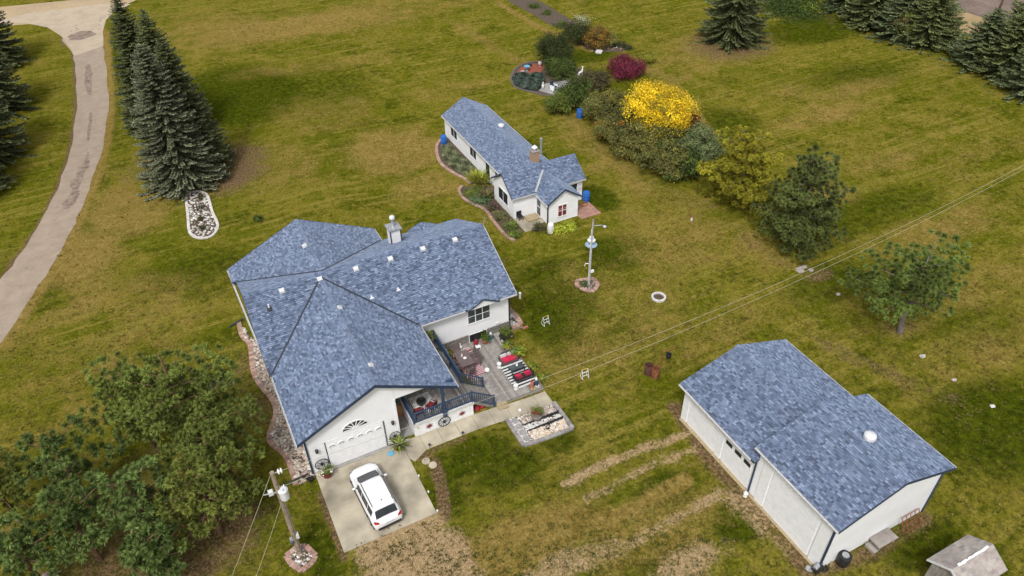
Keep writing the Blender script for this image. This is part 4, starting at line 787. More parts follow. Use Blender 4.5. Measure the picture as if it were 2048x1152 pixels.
# figurines on the deck
def gnome(name, lab, loc, top, mid, low, rz=0):
    t = thing(name, lab, 'figurine', loc, rz); b = MB(); b.lathe([(.17, 0), (.19, .05), (.13, .3), (.11, .42), (.05, .46)], 10); b.build('body', mid, t, True); h = MB(); h.ball((0, 0, .54), .10); h.build('head', 'skin', t, True); k_ = MB(); k_.lathe([(.11, .57), (.10, .62), (.05, .72), (.01, .8)], 10); k_.build('hat', top, t, True)
    for sx in (-1, 1): q = MB(); q.tube([(sx * .11, 0, .4), (sx * .2, .05, .28)], [.045, .035], 6); q.build('arm', mid, t); q = MB(); q.ball((sx * .09, -.12, .04), (.06, .12, .05)); q.build('foot', low, t)
gnome('red_figurine', 'red-clothed garden figurine by the house wall on the deck', (15.55, 37.75, DZ), 'black_plastic', 'red', 'ceramic_white')
gnome('white_figurine', 'white and blue garden figurine beside the terracotta planter by the wall', (16.75, 37.7, DZ), 'ceramic_white', 'sky_blue', 'ceramic_white')
gnome('blue_figurine', 'small blue and white figurine at the front corner of the deck', (17.55, 32.0, DZ), 'ceramic_white', 'navy', 'ceramic_white')
gnome('red_gnome', 'little red and orange gnome at the front edge of the deck', (17.15, 31.9, DZ), 'red', 'terracotta', 'yellow')
t = thing('white_frame_shelf', 'white frame leaning on the wood skirting behind the red figurine', 'frame', (15.9, 38.1, DZ))
for lo, hi in (((-.75, 0, 0), (-.7, .05, .75)), ((.7, 0, 0), (.75, .05, .75)), ((-.75, 0, .75), (.75, .05, .8))): MB().box(lo, hi).build('bar', 'white_paint', t)
MB().box((-.7, .03, 0.05), (.7, .05, .74)).build('dark_panel', 'black_plastic', t)
t = thing('white_stool', 'small white wooden stool in front of the red figurine', 'stool', (15.45, 37.2, DZ)); MB().box((-.22, -.12, .22), (.22, .12, .26)).build('seat', 'white_paint', t); [MB().box((sx * .17 - .025, -.1, 0), (sx * .17 + .025, .1, .22)).build('leg', 'white_paint', t) for sx in (-1, 1)]
# porch seats
def mk_pchair(lab, loc, rz):
    t = thing('porch_chair', lab, 'chair', loc, rz); b = MB(); b.box((-.27, -.27, .34), (.27, .27, .44)); b.build('seat', 'dark_red', t); b = MB(); b.prism([(-.27, .24, .44), (.27, .24, .44), (.27, .36, .95), (-.27, .36, .95)], (0, .06, 0)); b.build('backrest', 'dark_red', t)
    for sx in (-1, 1):
        for sy in (-1, 1): MB().box((sx * .27 - .02, sy * .25 - .02, 0), (sx * .27 + .02, sy * .25 + .02, .36)).build('leg', 'black_plastic', t)
        MB().box((sx * .29 - .02, -.27, .58), (sx * .29 + .02, .3, .61)).build('armrest', 'black_plastic', t)
mk_pchair('dark red cushioned porch chair nearest the garage wall', (8.85, 32.0, PFZ + .02), math.pi); mk_pchair('dark red cushioned porch chair next to the blue porch post', (9.75, 32.1, PFZ + .02), math.pi + .5)
lathe_thing('fire_bowl', 'black round fire bowl on the white patterned porch rug', 'fire bowl', (9.35, 32.85, PFZ + .022), [(.2, 0), (.24, .05), (.3, .3), (.33, .34), (.28, .35), (.2, .25)], 'black_plastic')
for i, (x, y, s, l) in enumerate(((12.85, 31.75, .2, 'round red pot under the porch stairs, against the white skirt'), (13.25, 31.8, .19, 'round red pot under the porch stairs, nearer the deck'))): tag(MB().lathe([(.1, 0), (.19, .1), (.2, .22), (.14, .34), (.16, .37)], 12, (x, y, DZ + .01)).build('red_pot', 'red', None, True), l, 'pot', 'pots under the stairs')
# ------------------------------------------------------------------ foliage generators (real leaf-sized faces)
def np_mesh(name, V, F, C, mt, per):
    """V (n*per,3) verts of n faces with `per` corners each, C (n*per,3) vertex colours"""
    n = len(V) // per; me = bpy.data.meshes.new(name); me.vertices.add(len(V)); me.vertices.foreach_set('co', V.astype(np.float32).ravel())
    me.loops.add(len(V)); me.loops.foreach_set('vertex_index', np.arange(len(V), dtype=np.int32)); me.polygons.add(n)
    me.polygons.foreach_set('loop_start', np.arange(n, dtype=np.int32) * per); me.update(calc_edges=True)
    ca = me.color_attributes.new('Col', 'FLOAT_COLOR', 'POINT'); ca.data.foreach_set('color', np.concatenate([C, np.ones((len(C), 1))], 1).astype(np.float32).ravel())
    me.materials.append(mt); me.validate(); return me
def unit(v): return v / (np.linalg.norm(v, axis=-1, keepdims=True) + 1e-9)
def rand_dir(n): return unit(RNG.normal(size=(n, 3)))
def leaves(pos, nrm, size, col, asp=0.55):
    """rhombic leaves: pos (n,3), approximate facing nrm, size (n,), col (n,3)"""
    n = len(pos); nr = unit(nrm + RNG.normal(size=(n, 3)) * .55); a = unit(np.cross(nr, rand_dir(n))); b = np.cross(nr, a); s = size[:, None]
    V = np.stack([pos - a * s, pos - b * s * asp, pos + a * s, pos + b * s * asp], 1).reshape(-1, 3); C = np.repeat(col, 4, 0); return V, C
def crown_mesh(name, blobs, nclump, nleaf, size, pal, csig=0.28, low=-0.45, fill=0.75):
    """deciduous crown: leaf clumps over the surface of lumpy ellipsoids. blobs: (centre, radii); pal: [(rgb, weight[, zmin])]"""
    Vs, Cs = [], []; vol = np.array([b[1][0] * b[1][1] + b[1][0] * b[1][2] for b in blobs]); pr = vol / vol.sum()
    for k in range(nclump):
        b = blobs[RNG.choice(len(blobs), p=pr)]; c = np.array(b[0]); r = np.array(b[1])
        d = rand_dir(1)[0]
        while d[2] < low: d = rand_dir(1)[0]
        rad = RNG.uniform(fill, 1.04); cc = c + d * r * rad; h = d[2]
        cand = [p for p in pal if len(p) < 3 or h >= p[2]] or pal; wt = np.array([p[1] for p in cand], float); base = np.array(cand[RNG.choice(len(cand), p=wt / wt.sum())][0]); base = base * RNG.uniform(.72, 1.3)
        n = int(nleaf * RNG.uniform(.6, 1.3)); sg = csig * RNG.uniform(.7, 1.35); o = RNG.normal(size=(n, 3)) * sg * np.array([1, 1, .75]); pos = cc + o
        pos[:, 2] = np.maximum(pos[:, 2], .04)
        V, C = leaves(pos, d * .6 + np.array([0, 0, .7]) + o / sg * .3, size * RNG.uniform(.6, 1.35, n), base * RNG.uniform(.7, 1.35, (n, 1)))
        Vs.append(V); Cs.append(C)
    return np_mesh(name, np.concatenate(Vs), None, np.concatenate(Cs), M('leaf'), 4)
def trunk_mesh(H, r, limbs, mt, spread=1.0, base=(0, 0), lean=(0, 0)):
    m = MB(); pts = [(lean[0] * t * t, lean[1] * t * t, H * t - .05) for t in (0, .2, .45, .7, 1)]; m.tube(pts, [r * 1.25, r, r * .8, r * .5, r * .15], 8)
    for i in range(limbs):
        h = H * random.uniform(.25, .85); a = random.uniform(0, 6.28); L = spread * random.uniform(.5, 1) * (1.1 - h / H * .6); x0, y0 = lean[0] * (h / H) ** 2, lean[1] * (h / H) ** 2
        m.tube([(x0, y0, h), (x0 + L * .5 * math.cos(a), y0 + L * .5 * math.sin(a), h + L * .25), (x0 + L * math.cos(a), y0 + L * math.sin(a), h + L * .3)], [r * .4, r * .25, r * .07], 6)
    return m
def spruce_mesh(H, R, col, tip, seed, drop=.35, dens=1.0, skirt=.25):
    """conifer: whorls of drooping boughs, each bough a spine dressed with many narrow needle sprays"""
    g = np.random.default_rng(seed); Vs, Cs = [], []; h = skirt
    while h < H - .15:
        f = 1 - h / H; nb = max(5, int((6 + 11 * f) * dens)); a0 = g.uniform(0, 6.28)
        for i in range(nb):
            L = R * (f ** .66) * g.uniform(.72, 1.12) + .12; az = a0 + 2 * math.pi * i / nb + g.normal() * .2; hb = h + g.normal() * .12
            rise = .25 - .75 * f ** .6; ns = max(4, int(L / .13)); t = np.linspace(.12, 1, ns); dx, dy = math.cos(az), math.sin(az); sidev = np.array([-dy, dx, 0])
            z = hb + L * (rise * t * drop * 1.6 + .22 * t ** 3 - .18 * t)
            ax = np.stack([dx * L * t, dy * L * t, z], 1); tang = unit(np.gradient(ax, axis=0)); shade = g.uniform(.7, 1.25)
            wdt = (.16 + .30 * L / max(R, .1)) * (1.05 - .75 * t) + .09
            for side in (-1, 1, 0, 2):
                ln = wdt * g.uniform(.75, 1.25, ns) * (1 if side in (-1, 1) else .6); up = np.array([0, 0, 1.0])
                dr = unit(tang * g.uniform(.5, .9, (ns, 1)) + (sidev * side * .9 if side in (-1, 1) else up * (.55 if side == 0 else -.75)) + np.array([0, 0, -.30 if side in (-1, 1) else 0.]) + g.normal(size=(ns, 3)) * .18)
                wd = unit(np.cross(dr, up + g.normal(size=(ns, 3)) * .3)) * (.055 + .02 * L)
                p0 = ax; tipp = ax + dr * ln[:, None]; mid = ax + dr * ln[:, None] * .45
                V = np.stack([p0, mid - wd, tipp, mid + wd], 1).reshape(-1, 3)
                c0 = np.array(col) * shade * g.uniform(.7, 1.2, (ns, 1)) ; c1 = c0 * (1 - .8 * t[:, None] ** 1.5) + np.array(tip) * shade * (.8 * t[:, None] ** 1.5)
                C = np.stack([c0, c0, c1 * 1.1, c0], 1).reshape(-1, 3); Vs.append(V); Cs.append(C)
        h += (.20 + .17 * f) * g.uniform(.85, 1.15) / max(.6, dens ** .5)
    n = 26; p = np.stack([g.normal(size=n) * .07, g.normal(size=n) * .07, H - g.uniform(0, .7, n)], 1); V, C = leaves(p, rand_dir(n), np.full(n, .12), np.tile(np.array(tip), (n, 1)), .3); Vs.append(V); Cs.append(C)
    return np_mesh('crown', np.concatenate(Vs), None, np.concatenate(Cs), M('needle'), 4)
def pine_mesh(H, R, col, seed, zlo=.3, nlimb=34, size=.32, nn=92, lean=(0, 0), droop=0.0, step=.50, tilt=.22, top=1.0):
    """scots pine: limbs radiate from the trunk, each carrying side twigs set with upturned bottle-brush shoots"""
    g = np.random.default_rng(seed); Vs, Cs = [], []; limbs = []; az = g.uniform(0, 6.28)
    for i in range(nlimb):
        f = (i + .5) / nlimb; h = H * (zlo + (top - .04 - zlo) * f ** .9); az += 2.4 + g.normal() * .25
        prof = (1 - f) ** .55 * .85 + .22; L = R * prof * g.uniform(.45, 1.2); up = tilt + .5 * f ** 2 + g.normal() * .08 - droop
        d = np.array([math.cos(az), math.sin(az), 0]); sd = np.array([-d[1], d[0], 0]); b0 = np.array([lean[0] * h / H, lean[1] * h / H, h]); limbs.append((b0, b0 + d * L * .92 + np.array([0, 0, up * L])))
        n = max(2, int(L * .75 / step)); lsh = g.uniform(.75, 1.25); wmax = .25 + .24 * L
        for s in np.linspace(.30, 1.0, n):                 # puffs: dense bursts of needles, gaps between them
            w = wmax * math.sin(math.pi * min(1, .15 + .85 * (1 - s) ** .75)) ** .8 + .05; k = int(w / (step * .85) + .4)
            for q in range(-k, k + 1):
                if g.random() < .14: continue
                lat = w * q / max(k, 1) + g.normal() * .09; c = b0 + d * (L * s - abs(lat) * .35) + sd * lat + np.array([0, 0, up * L * s + g.normal() * .10 - abs(lat) * .08]); csh = lsh * g.uniform(.68, 1.35); r = size * g.uniform(.75, 1.3)
                dr = unit(g.normal(size=(nn, 3)) * .8 + np.array([d[0] * .3, d[1] * .3, .55])); ln = r * g.uniform(.65, 1.1, (nn, 1)); tp = c + dr * ln; wv = unit(np.cross(dr, g.normal(size=(nn, 3)))) * .026; md = c + dr * ln * .6
                V = np.stack([c + dr * .02, md - wv, tp, md + wv], 1).reshape(-1, 3); c0 = np.array(col) * csh * g.uniform(.78, 1.22, (nn, 1)); Vs.append(V); Cs.append(np.repeat(c0, 4, 0))
    V = np.concatenate(Vs); V[:, 2] = np.maximum(V[:, 2], .05)
    return np_mesh('crown', V, None, np.concatenate(Cs), M('needle'), 4), limbs
def place_tree(name, label, cat, loc, crown, trunk, tm, rz=0, sc=1, group=None):
    t = thing(name, label, cat, loc, rz, group); t.scale = sc if hasattr(sc, '__len__') else (sc,) * 3
    c = bpy.data.objects.new('crown', crown); COL.objects.link(c); c.parent = t
    k_ = bpy.data.objects.new('trunk', trunk if isinstance(trunk, bpy.types.Mesh) else trunk.mesh('trunk', M(tm), smooth=True)); COL.objects.link(k_); k_.parent = t; return t
def plant(name, label, cat, loc, kind, h, r, pal, n=14, nl=16, size=.05, pot=None, potmat='terracotta', group=None, rz=0):
    """potted or bedded plant"""
    t = thing(name, label, cat, loc, rz, group); z0 = 0
    if pot:
        ph, pr_ = pot; z0 = ph; MB().lathe([(pr_ * .7, 0), (pr_ * .75, .02), (pr_, ph * .85), (pr_ * 1.08, ph * .9), (pr_ * 1.08, ph), (pr_ * .9, ph), (pr_ * .88, ph * .9)], 14).build('pot', potmat, t, True); MB().lathe([(.01, ph * .86), (pr_ * .9, ph * .88), (.01, ph * .9)], 10).build('potting_soil', 'soil', t)
    if kind == 'bush': me = crown_mesh('foliage', [((0, 0, z0 + h * .5), (r, r, h * .55))], n, nl, size, pal, r * .25, -.6, .4)
    else:
        V, C = [], []; m_ = n * nl
        az = RNG.uniform(0, 6.28, m_); el = RNG.uniform(.5, 1.45, m_); L = h * RNG.uniform(.6, 1.1, m_); d = np.stack([np.cos(az) * np.cos(el), np.sin(az) * np.cos(el), np.sin(el)], 1); base = np.array([0, 0, z0]) + np.stack([np.cos(az), np.sin(az), 0 * az], 1) * RNG.uniform(0, r * .5, m_)[:, None]
        mid = base + d * L[:, None] * .55; tp = base + d * L[:, None] + np.stack([np.cos(az), np.sin(az), -.8 + 0 * az], 1) * (r * .35); wv = np.stack([-np.sin(az), np.cos(az), 0 * az], 1) * size
        cols = np.array([pal[RNG.choice(len(pal), p=np.array([q[1] for q in pal]) / sum(q[1] for q in pal))][0] for _ in range(m_)]) * RNG.uniform(.7, 1.3, (m_, 1)); Vv = np.stack([base, mid - wv, tp, mid + wv], 1).reshape(-1, 3); Vv[:, 2] = np.maximum(Vv[:, 2], .02); me = np_mesh('foliage', Vv, None, np.repeat(cols, 4, 0), M('leaf'), 4)
    o = bpy.data.objects.new('foliage', me); COL.objects.link(o); o.parent = t; return t
G1, G2, G3 = (.085, .125, .022), (.14, .18, .030), (.055, .08, .018); YG = (.33, .36, .035); RD = (.28, .02, .04); WH = (.6, .58, .55); OR = (.42, .16, .02); PU = (.12, .03, .08)
# ------------------------------------------------------------------ white SUV on the pad
def mirror_loft(sections, close=True):
    m = MB(); k = len(sections[0][1]); rings = []
    for y, pr_ in sections:
        half = [(x, y, z) for x, z in pr_]; rings.append(half + [(-x, y, z) for x, z in reversed(pr_) if True])
    vs = [q for r in rings for q in r]; n = 2 * k; fs = []
    for i in range(len(rings) - 1):
        for j in range(n): fs.append((i * n + j, i * n + (j + 1) % n, (i + 1) * n + (j + 1) % n, (i + 1) * n + j))
    fs.append(tuple(reversed(range(n)))); fs.append(tuple((len(rings) - 1) * n + j for j in range(n))); m.add(vs, fs); return m
cf, cb = P(728, 938, 0), P(760, 1062, 0)
car = thing('parked_suv', 'white SUV with black roof rails parked facing the garage door', 'car', (4.36, 27.95, .035), math.radians(3.0))
def bsec(y, hw, b, belt, crown=.03): return (y, [(0, b), (hw * .86, b), (hw * .97, b + .10), (hw, b + .3 * (belt - b) + .1), (hw * 1.0, belt - .16), (hw * .955, belt - .04), (hw * .86, belt), (hw * .45, belt + crown * .8), (0, belt + crown)])
body = mirror_loft([bsec(-2.30, .66, .42, .80, .0), bsec(-2.27, .78, .34, .92, .0), bsec(-2.15, .87, .27, 1.0), bsec(-1.8, .91, .24, 1.04), bsec(-1.2, .925, .22, 1.03), bsec(-.3, .92, .22, 1.0), bsec(.6, .92, .22, .985), bsec(1.1, .915, .22, .965, .05), bsec(1.6, .90, .24, .92, .06), bsec(1.95, .86, .27, .86, .06), bsec(2.15, .78, .30, .78, .05), bsec(2.26, .66, .34, .68, .03), bsec(2.31, .52, .40, .58, .0)])
ob = body.build('body', 'car_paint', car, True)
def gsec(y, bw, bz, tw, tz): return (y, [(0, bz - .1), (bw, bz - .1), (bw, bz), (bw + (tw - bw) * .85, bz + (tz - bz) * .82), (tw * .93, bz + (tz - bz) * .96), (tw * .5, tz), (0, tz + .012)])
GS = [(-2.12, .78, 1.0, .70, 1.06), (-1.95, .84, 1.02, .66, 1.36), (-1.78, .86, 1.03, .64, 1.58), (-1.3, .87, 1.03, .66, 1.64), (-.6, .87, 1.0, .68, 1.67), (.1, .87, .99, .68, 1.66), (.34, .87, .98, .66, 1.615), (.80, .85, .97, .70, 1.33), (1.38, .80, .95, .74, .985)]
gh = mirror_loft([gsec(*g) for g in GS]).build('cabin', 'car_paint', car, True)
def gi(y):
    for a, b in zip(GS[:-1], GS[1:]):
        if a[0] <= y <= b[0]: t = (y - a[0]) / (b[0] - a[0]); return [a[i] + t * (b[i] - a[i]) for i in range(1, 5)]
def side_pt(y, f, off):
    bw, bz, tw, tz = gi(y); return (bw + (tw - bw) * .85 * f / .82 + off, y, bz + (tz - bz) * f)
for sx, (ya, yb_) in [(s, r) for s in (-1, 1) for r in ((-1.72, -1.12), (-1.06, -.2), (-.14, .62))]:
    ys = np.linspace(ya, yb_, 5); lo = [side_pt(y, .10, .012) for y in ys]; hi = [side_pt(y, .74, .012) for y in ys]; q = MB(); pts = lo + hi[::-1]
    vs = [(sx * a, b, c) for a, b, c in lo + hi]; q.add(vs, [(i, i + 1, i + 6, i + 5) if sx > 0 else (i, i + 5, i + 6, i + 1) for i in range(4)]); q.build('side_window', 'glass', car, True)
def face_pt(y, u, off): bw, bz, tw, tz = gi(y); w_ = tw * .5 * 1.0; return (u * tw * .97, y, tz + off - .03 * u * u)
q = MB(); rows = [[(u * (.62 + .10 * (y - .40) / .92), y + .012, gi(y)[3] + .028 - .05 * u * u * (1 if abs(u) > .5 else .3)) for u in np.linspace(-1, 1, 7)] for y in (.40, .58, .8, 1.05, 1.32)]
vs = [p for r in rows for p in r]; q.add(vs, [(i * 7 + j, i * 7 + j + 1, (i + 1) * 7 + j + 1, (i + 1) * 7 + j) for i in range(4) for j in range(6)]); q.build('windscreen', 'glass', car, True)
q = MB(); rows = [[(u * (.61 + .06 * (-1.82 - y) / .3), y - .012, gi(y)[3] + .026 - .05 * u * u * (1 if abs(u) > .5 else .3)) for u in np.linspace(-1, 1, 7)] for y in (-2.08, -1.98, -1.9, -1.82)]
vs = [p for r in rows for p in r]; q.add(vs, [(i * 7 + j, i * 7 + j + 1, (i + 1) * 7 + j + 1, (i + 1) * 7 + j) for i in range(3) for j in range(6)]); q.build('rear_window', 'glass', car, True)
q = MB(); q.box((-.60, -1.86, 1.585), (.60, -1.72, 1.63)); q.build('roof_spoiler', 'car_paint', car)
for sx in (-1, 1):
    q = MB(); q.tube([(sx * .61, -1.55, 1.60), (sx * .625, -1.4, 1.685), (sx * .64, -.5, 1.71), (sx * .635, .15, 1.69), (sx * .62, .3, 1.62)], .022, 6); q.build('roof_rail', 'black_plastic', car, True)
    q = MB(); q.ball((sx * 1.0, .62, 1.05), (.13, .07, .09)); q.build('mirror', 'car_paint', car, True); q = MB(); q.tube([(sx * .84, .62, .99), (sx * .95, .62, 1.03)], .03, 6); q.build('mirror_arm', 'black_plastic', car)
    q = MB(); q.prism([(sx * .55, -2.285, .88), (sx * .80, -2.235, .88), (sx * .84, -2.05, .92), (sx * .80, -2.10, 1.03), (sx * .6, -2.24, 1.0)], (sx * .02, -.03, .02)); q.build('tail_light', 'red_light', car)
    q = MB(); q.prism([(sx * .5, 2.24, .68), (sx * .76, 2.10, .72), (sx * .84, 1.88, .80), (sx * .72, 1.95, .87), (sx * .5, 2.16, .78)], (sx * .02, .03, .01)); q.build('headlight', 'glass_lit', car)
    q = MB(); q.box((sx * .93 - .015, -1.25, .23), (sx * .93 + .015, 1.05, .36)); q.build('sill_trim', 'black_plastic', car)
    for yy in (-1.38, 1.40):
        wh = MB(); wh.tube([(sx * .70, yy, .335), (sx * .935, yy, .335)], .335, 20); w_ = wh.build('wheel', 'rubber', car); rr_ = MB(); rr_.tube([(sx * .93, yy, .335), (sx * .945, yy, .335)], .22, 12); rr_.build('rim', 'alloy', w_)
        ar = MB(); ar.torus((sx * .915, yy, .335), .385, .03, 14, 5, 'x', (0, math.pi)); ar.build('wheel_arch', 'black_plastic', car)
q = MB(); q.box((-.70, -2.335, .36), (.70, -2.27, .52)); q.build('rear_bumper_trim', 'black_plastic', car); q = MB(); q.box((-.26, -2.33, .70), (.26, -2.295, .82)); q.build('licence_plate', 'gutter', car); q = MB(); q.box((-.5, 2.26, .42), (.5, 2.335, .56)); q.build('grille', 'black_plastic', car)
q = MB(); q.prism([(-.02, -1.25, 1.64), (.02, -1.25, 1.64), (.015, -1.42, 1.76), (-.015, -1.42, 1.76)], (0, -.06, 0)); q.build('antenna_fin', 'black_plastic', car)
q = MB(); q.box((-.9, -2.0, .20), (.9, 2.0, .30)); q.build('underbody', 'black_plastic', car)
# ------------------------------------------------------------------ stones and edged beds
STN = [((.42, .36, .30), 3), ((.52, .47, .42), 2), ((.30, .24, .20), 2.5), ((.36, .27, .21), 2), ((.20, .165, .15), 1.6), ((.60, .57, .53), 1)]
WST = [((.62, .60, .57), 4), ((.5, .48, .46), 2), ((.30, .28, .27), 1)]
def inside(p, poly):
    x, y = p; c = False; j = len(poly) - 1
    for i in range(len(poly)):
        if (poly[i][1] > y) != (poly[j][1] > y) and x < (poly[j][0] - poly[i][0]) * (y - poly[i][1]) / (poly[j][1] - poly[i][1]) + poly[i][0]: c = not c
        j = i
    return c
_o = [(0, 0, 1), (1, 0, .1), (.3, .95, 0), (-.8, .6, .1), (-.8, -.6, 0), (.3, -.95, .1), (0, 0, -.6)]; _of = [(0, 1, 2), (0, 2, 3), (0, 3, 4), (0, 4, 5), (0, 5, 1), (6, 2, 1), (6, 3, 2), (6, 4, 3), (6, 5, 4), (6, 1, 5)]
def stones(poly, n, smin, smax, pal, z=0.0, parent=None, name='stones'):
    m = MB(); xs = [p[0] for p in poly]; ys = [p[1] for p in poly]; k_ = 0; tries = 0
    while k_ < n and tries < n * 8:
        tries += 1; x, y = random.uniform(min(xs), max(xs)), random.uniform(min(ys), max(ys))
        if not inside((x, y), poly): continue
        s = random.uniform(smin, smax) * (1 if random.random() < .85 else 1.5); a = random.uniform(0, 6.28); sx, sy, sz = s * random.uniform(.7, 1.3), s * random.uniform(.6, 1), s * random.uniform(.45, .8); g = float(gz(x, y)) + z
        m.add([(x + (q[0] * math.cos(a) * sx - q[1] * math.sin(a) * sy) * random.uniform(.85, 1.15), y + (q[0] * math.sin(a) * sx + q[1] * math.cos(a) * sy) * random.uniform(.85, 1.15), g + q[2] * sz + sz * .25) for q in _o], _of, jit(wcol(pal), .15)); k_ += 1
    return m.build(name, 'stone', parent, stuff=True)
def edging(poly, parent, w=.2, h=.1, mt='brick_pink', pal=None, closed=True, ln=.24, name='edging_brick'):
    """a row of edging bricks along a line, each its own part"""
    pal = pal or [((.34, .21, .165), 3), ((.28, .17, .13), 2), ((.39, .26, .21), 2)]; pts = [np.asarray(p[:2], float) for p in poly]
    if closed: pts.append(pts[0])
    carry = 0; k_ = 0
    for a, b in zip(pts[:-1], pts[1:]):
        L = np.linalg.norm(b - a); n = max(1, round(L / ln)); u = (b - a) / L; nn = np.array([-u[1], u[0]])
        for i in range(n):
            c = a + u * L * (i + .5) / n; hl = L / n * .47; g = float(gz(c[0], c[1])); hh = h * random.uniform(.85, 1.15)
            q = [c - u * hl - nn * w / 2, c + u * hl - nn * w / 2, c + u * hl + nn * w / 2, c - u * hl + nn * w / 2]; t = MB(); t.prism([(p[0], p[1], g - .03) for p in q], (0, 0, hh + .03), jit(wcol(pal), .12)); t.build(name, mt, parent)
def bed(name, label, poly, soil='soil', edge=True, nst=0, smin=.06, smax=.13, pal=STN, cat='garden bed', ew=.2, emt='brick_pink', epal=None, eh=.09, closed=True, eln=.24, eline=None):
    c = np.mean([p[:2] for p in poly], 0); t = thing(name, label, cat, (c[0], c[1], float(gz(c[0], c[1]))), world=True); s = sheet('bed_soil', [tuple(p[:2]) for p in poly], .02, M(soil), 2)
    for v in s.data.vertices: v.co = Vector(np.array(v.co) - np.array(t.location))
    s.parent = t
    if nst: stones([p[:2] for p in poly], nst, smin, smax, pal, .02, t)
    if edge: edging(eline or [p[:2] for p in poly], t, ew, eh, emt, epal, closed, eln)
    return t
# rock bed along the left wall
lb = [(597, 968), (625, 962), (640, 955), (626, 935), (614, 890), (600, 888), (560, 800), (515, 695), (490, 635)]
lo_ = [(478, 645), (484, 672), (500, 690), (506, 740), (520, 770), (545, 800), (552, 830), (538, 880), (570, 910), (585, 945), (592, 970)]
def toworld(l): return [tuple(P(*q)[:2]) for q in l]
left_out = [tuple(q) for q in smooth_line([P(*q) for q in lo_], 3)]
wallside = [(1.5, 31.3), (1.46, 34), (1.42, 38), (1.38, 43)]
bed('rock_bed', 'brick-edged bed of tan river rocks along the left wall of the main house', left_out + wallside, nst=1500, smin=.06, smax=.14, eline=left_out, closed=False, ew=.34)
pb = smooth_line([P(*q) for q in ((372, 390), (390, 383), (411, 388), (418, 400), (425, 425), (436, 452), (424, 472), (400, 477), (380, 466), (376, 430), (373, 404), (372, 390))], 3)[:-1]
bed('rock_garden', 'long narrow white-edged rock garden below the tall spruces', [tuple(q) for q in pb], 'soil', nst=420, smin=.05, smax=.13, pal=WST + STN[:2], emt='stone', epal=[((.55, .52, .48), 1)], ew=.25)
for q, l_ in (((403, 396), 'nearest the spruces'), ((400, 418), 'second from the spruces'), ((403, 440), 'third from the spruces'), ((406, 458), 'farthest from the spruces')): plant('bed_shrub', 'small brownish shrub in the narrow rock garden, ' + l_, 'shrub', P(*q), 'bush', .4, .42, [((.06, .055, .02), 2), (G3, 1)], 10, 30, .05, group='shrubs in the narrow rock garden')
pd = toworld([(572, 1112), (596, 1094), (612, 1093), (632, 1112), (626, 1125), (604, 1143), (582, 1128)])
bed('pole_bed', 'brick-edged ring of white stones around the wooden power pole', pd, nst=120, smin=.04, smax=.09, pal=WST + STN, ew=.3)
pd2 = toworld([(1153, 562), (1165, 560), (1188, 558), (1196, 570), (1190, 580), (1183, 584), (1166, 579), (1154, 571)])
bed('lamp_bed', 'brick-edged ring bed around the slender white lamp pole', pd2, nst=60, smin=.04, smax=.09, ew=.34)
# gravel garden with grey block edging
gg = thing('gravel_garden', 'rectangular gravel garden of coloured stones with grey block edging beside the walk', 'garden bed', (16.1, 28.9, -.4), world=True)
def q4(x0, y0, x1, y1): return [(x0, y0), (x1, y0), (x1, y1), (x0, y1)]
s = sheet('bed_soil', q4(14.35, 27.7, 17.85, 30.12), .02, M('soil'), 2)
for v in s.data.vertices: v.co = Vector(np.array(v.co) - np.array(gg.location))
s.parent = gg; edging([(14.25, 30.1), (14.25, 27.6), (17.95, 27.6), (17.95, 30.2)], gg, .26, .14, 'block_grey', [((.27, .25, .24), 2), ((.22, .2, .19), 1)], False, .3, 'edging_block')
stones(q4(14.42, 27.75, 15.0, 30.1), 420, .04, .075, WST, .02, gg, 'white_stones'); stones(q4(15.1, 29.3, 17.8, 30.1), 520, .05, .10, STN, .02, gg, 'brown_stones'); stones(q4(15.0, 28.72, 17.8, 29.2), 420, .04, .075, WST, .02, gg, 'white_stones'); stones(q4(15.1, 27.75, 17.8, 28.6), 620, .05, .1, [((.55, .44, .32), 2), ((.6, .55, .5), 2), ((.4, .3, .22), 1)], .02, gg, 'tan_stones')
for lo, hi in (((15.0, 28.64, -.5), (17.8, 28.7, -.25)), ((15.02, 29.22, -.5), (17.8, 29.28, -.25))): MB().box(lo, hi).build('divider', 'black_plastic', gg)
for i, l_ in enumerate(('nearest the walk', 'second from the walk', 'third from the walk', 'farthest from the walk')): y = 29.75 - i * .55; tag(MB().lathe([(.22, 0), (.24, .05), (.23, .075), (.01, .08)], 18, (14.72, y, float(gz(14.7, y)) + .05)).build('stepping_disc', 'concrete_grey'), 'round grey stepping disc in the gravel garden, ' + l_, 'stepping stone', 'discs in the gravel garden')
for q, l in (((852, 923), 'round pale stepping stone on bare soil, touching the driveway side'), ((866, 931), 'round pale stepping stone on bare soil, on the grass side')): tag(MB().lathe([(.25, 0), (.27, .05), (.26, .08), (.01, .085)], 18, tuple(P(*q))).build('stepping_stone', 'concrete'), l, 'stepping stone', 'stones beside the pad')
plant('barrel_planter', 'half barrel planter with red flowers in the gravel garden', 'planter', P(1073, 838) , 'bush', .6, .42, [(G2, 3), (RD, 1.2), (G1, 2)], 22, 26, .05, (.45, .38), 'old_wood')
t = thing('garden_ornament', 'small dark metal ornament on the tan stones of the gravel garden', 'ornament', P(1096, 858)); b = MB(); b.torus((0, 0, .25), .16, .025, 12, 5, 'y'); b.build('ring', 'black_plastic', t); b = MB(); b.lathe([(.14, 0), (.12, .08), (.03, .1)], 8); b.build('base', 'black_plastic', t)
tag(MB().ball(tuple(P(1040, 822) + (0, 0, .1)), .12).build('white_rock', 'ceramic_white', None, True), 'round white rock at the walk side of the gravel garden', 'rock')
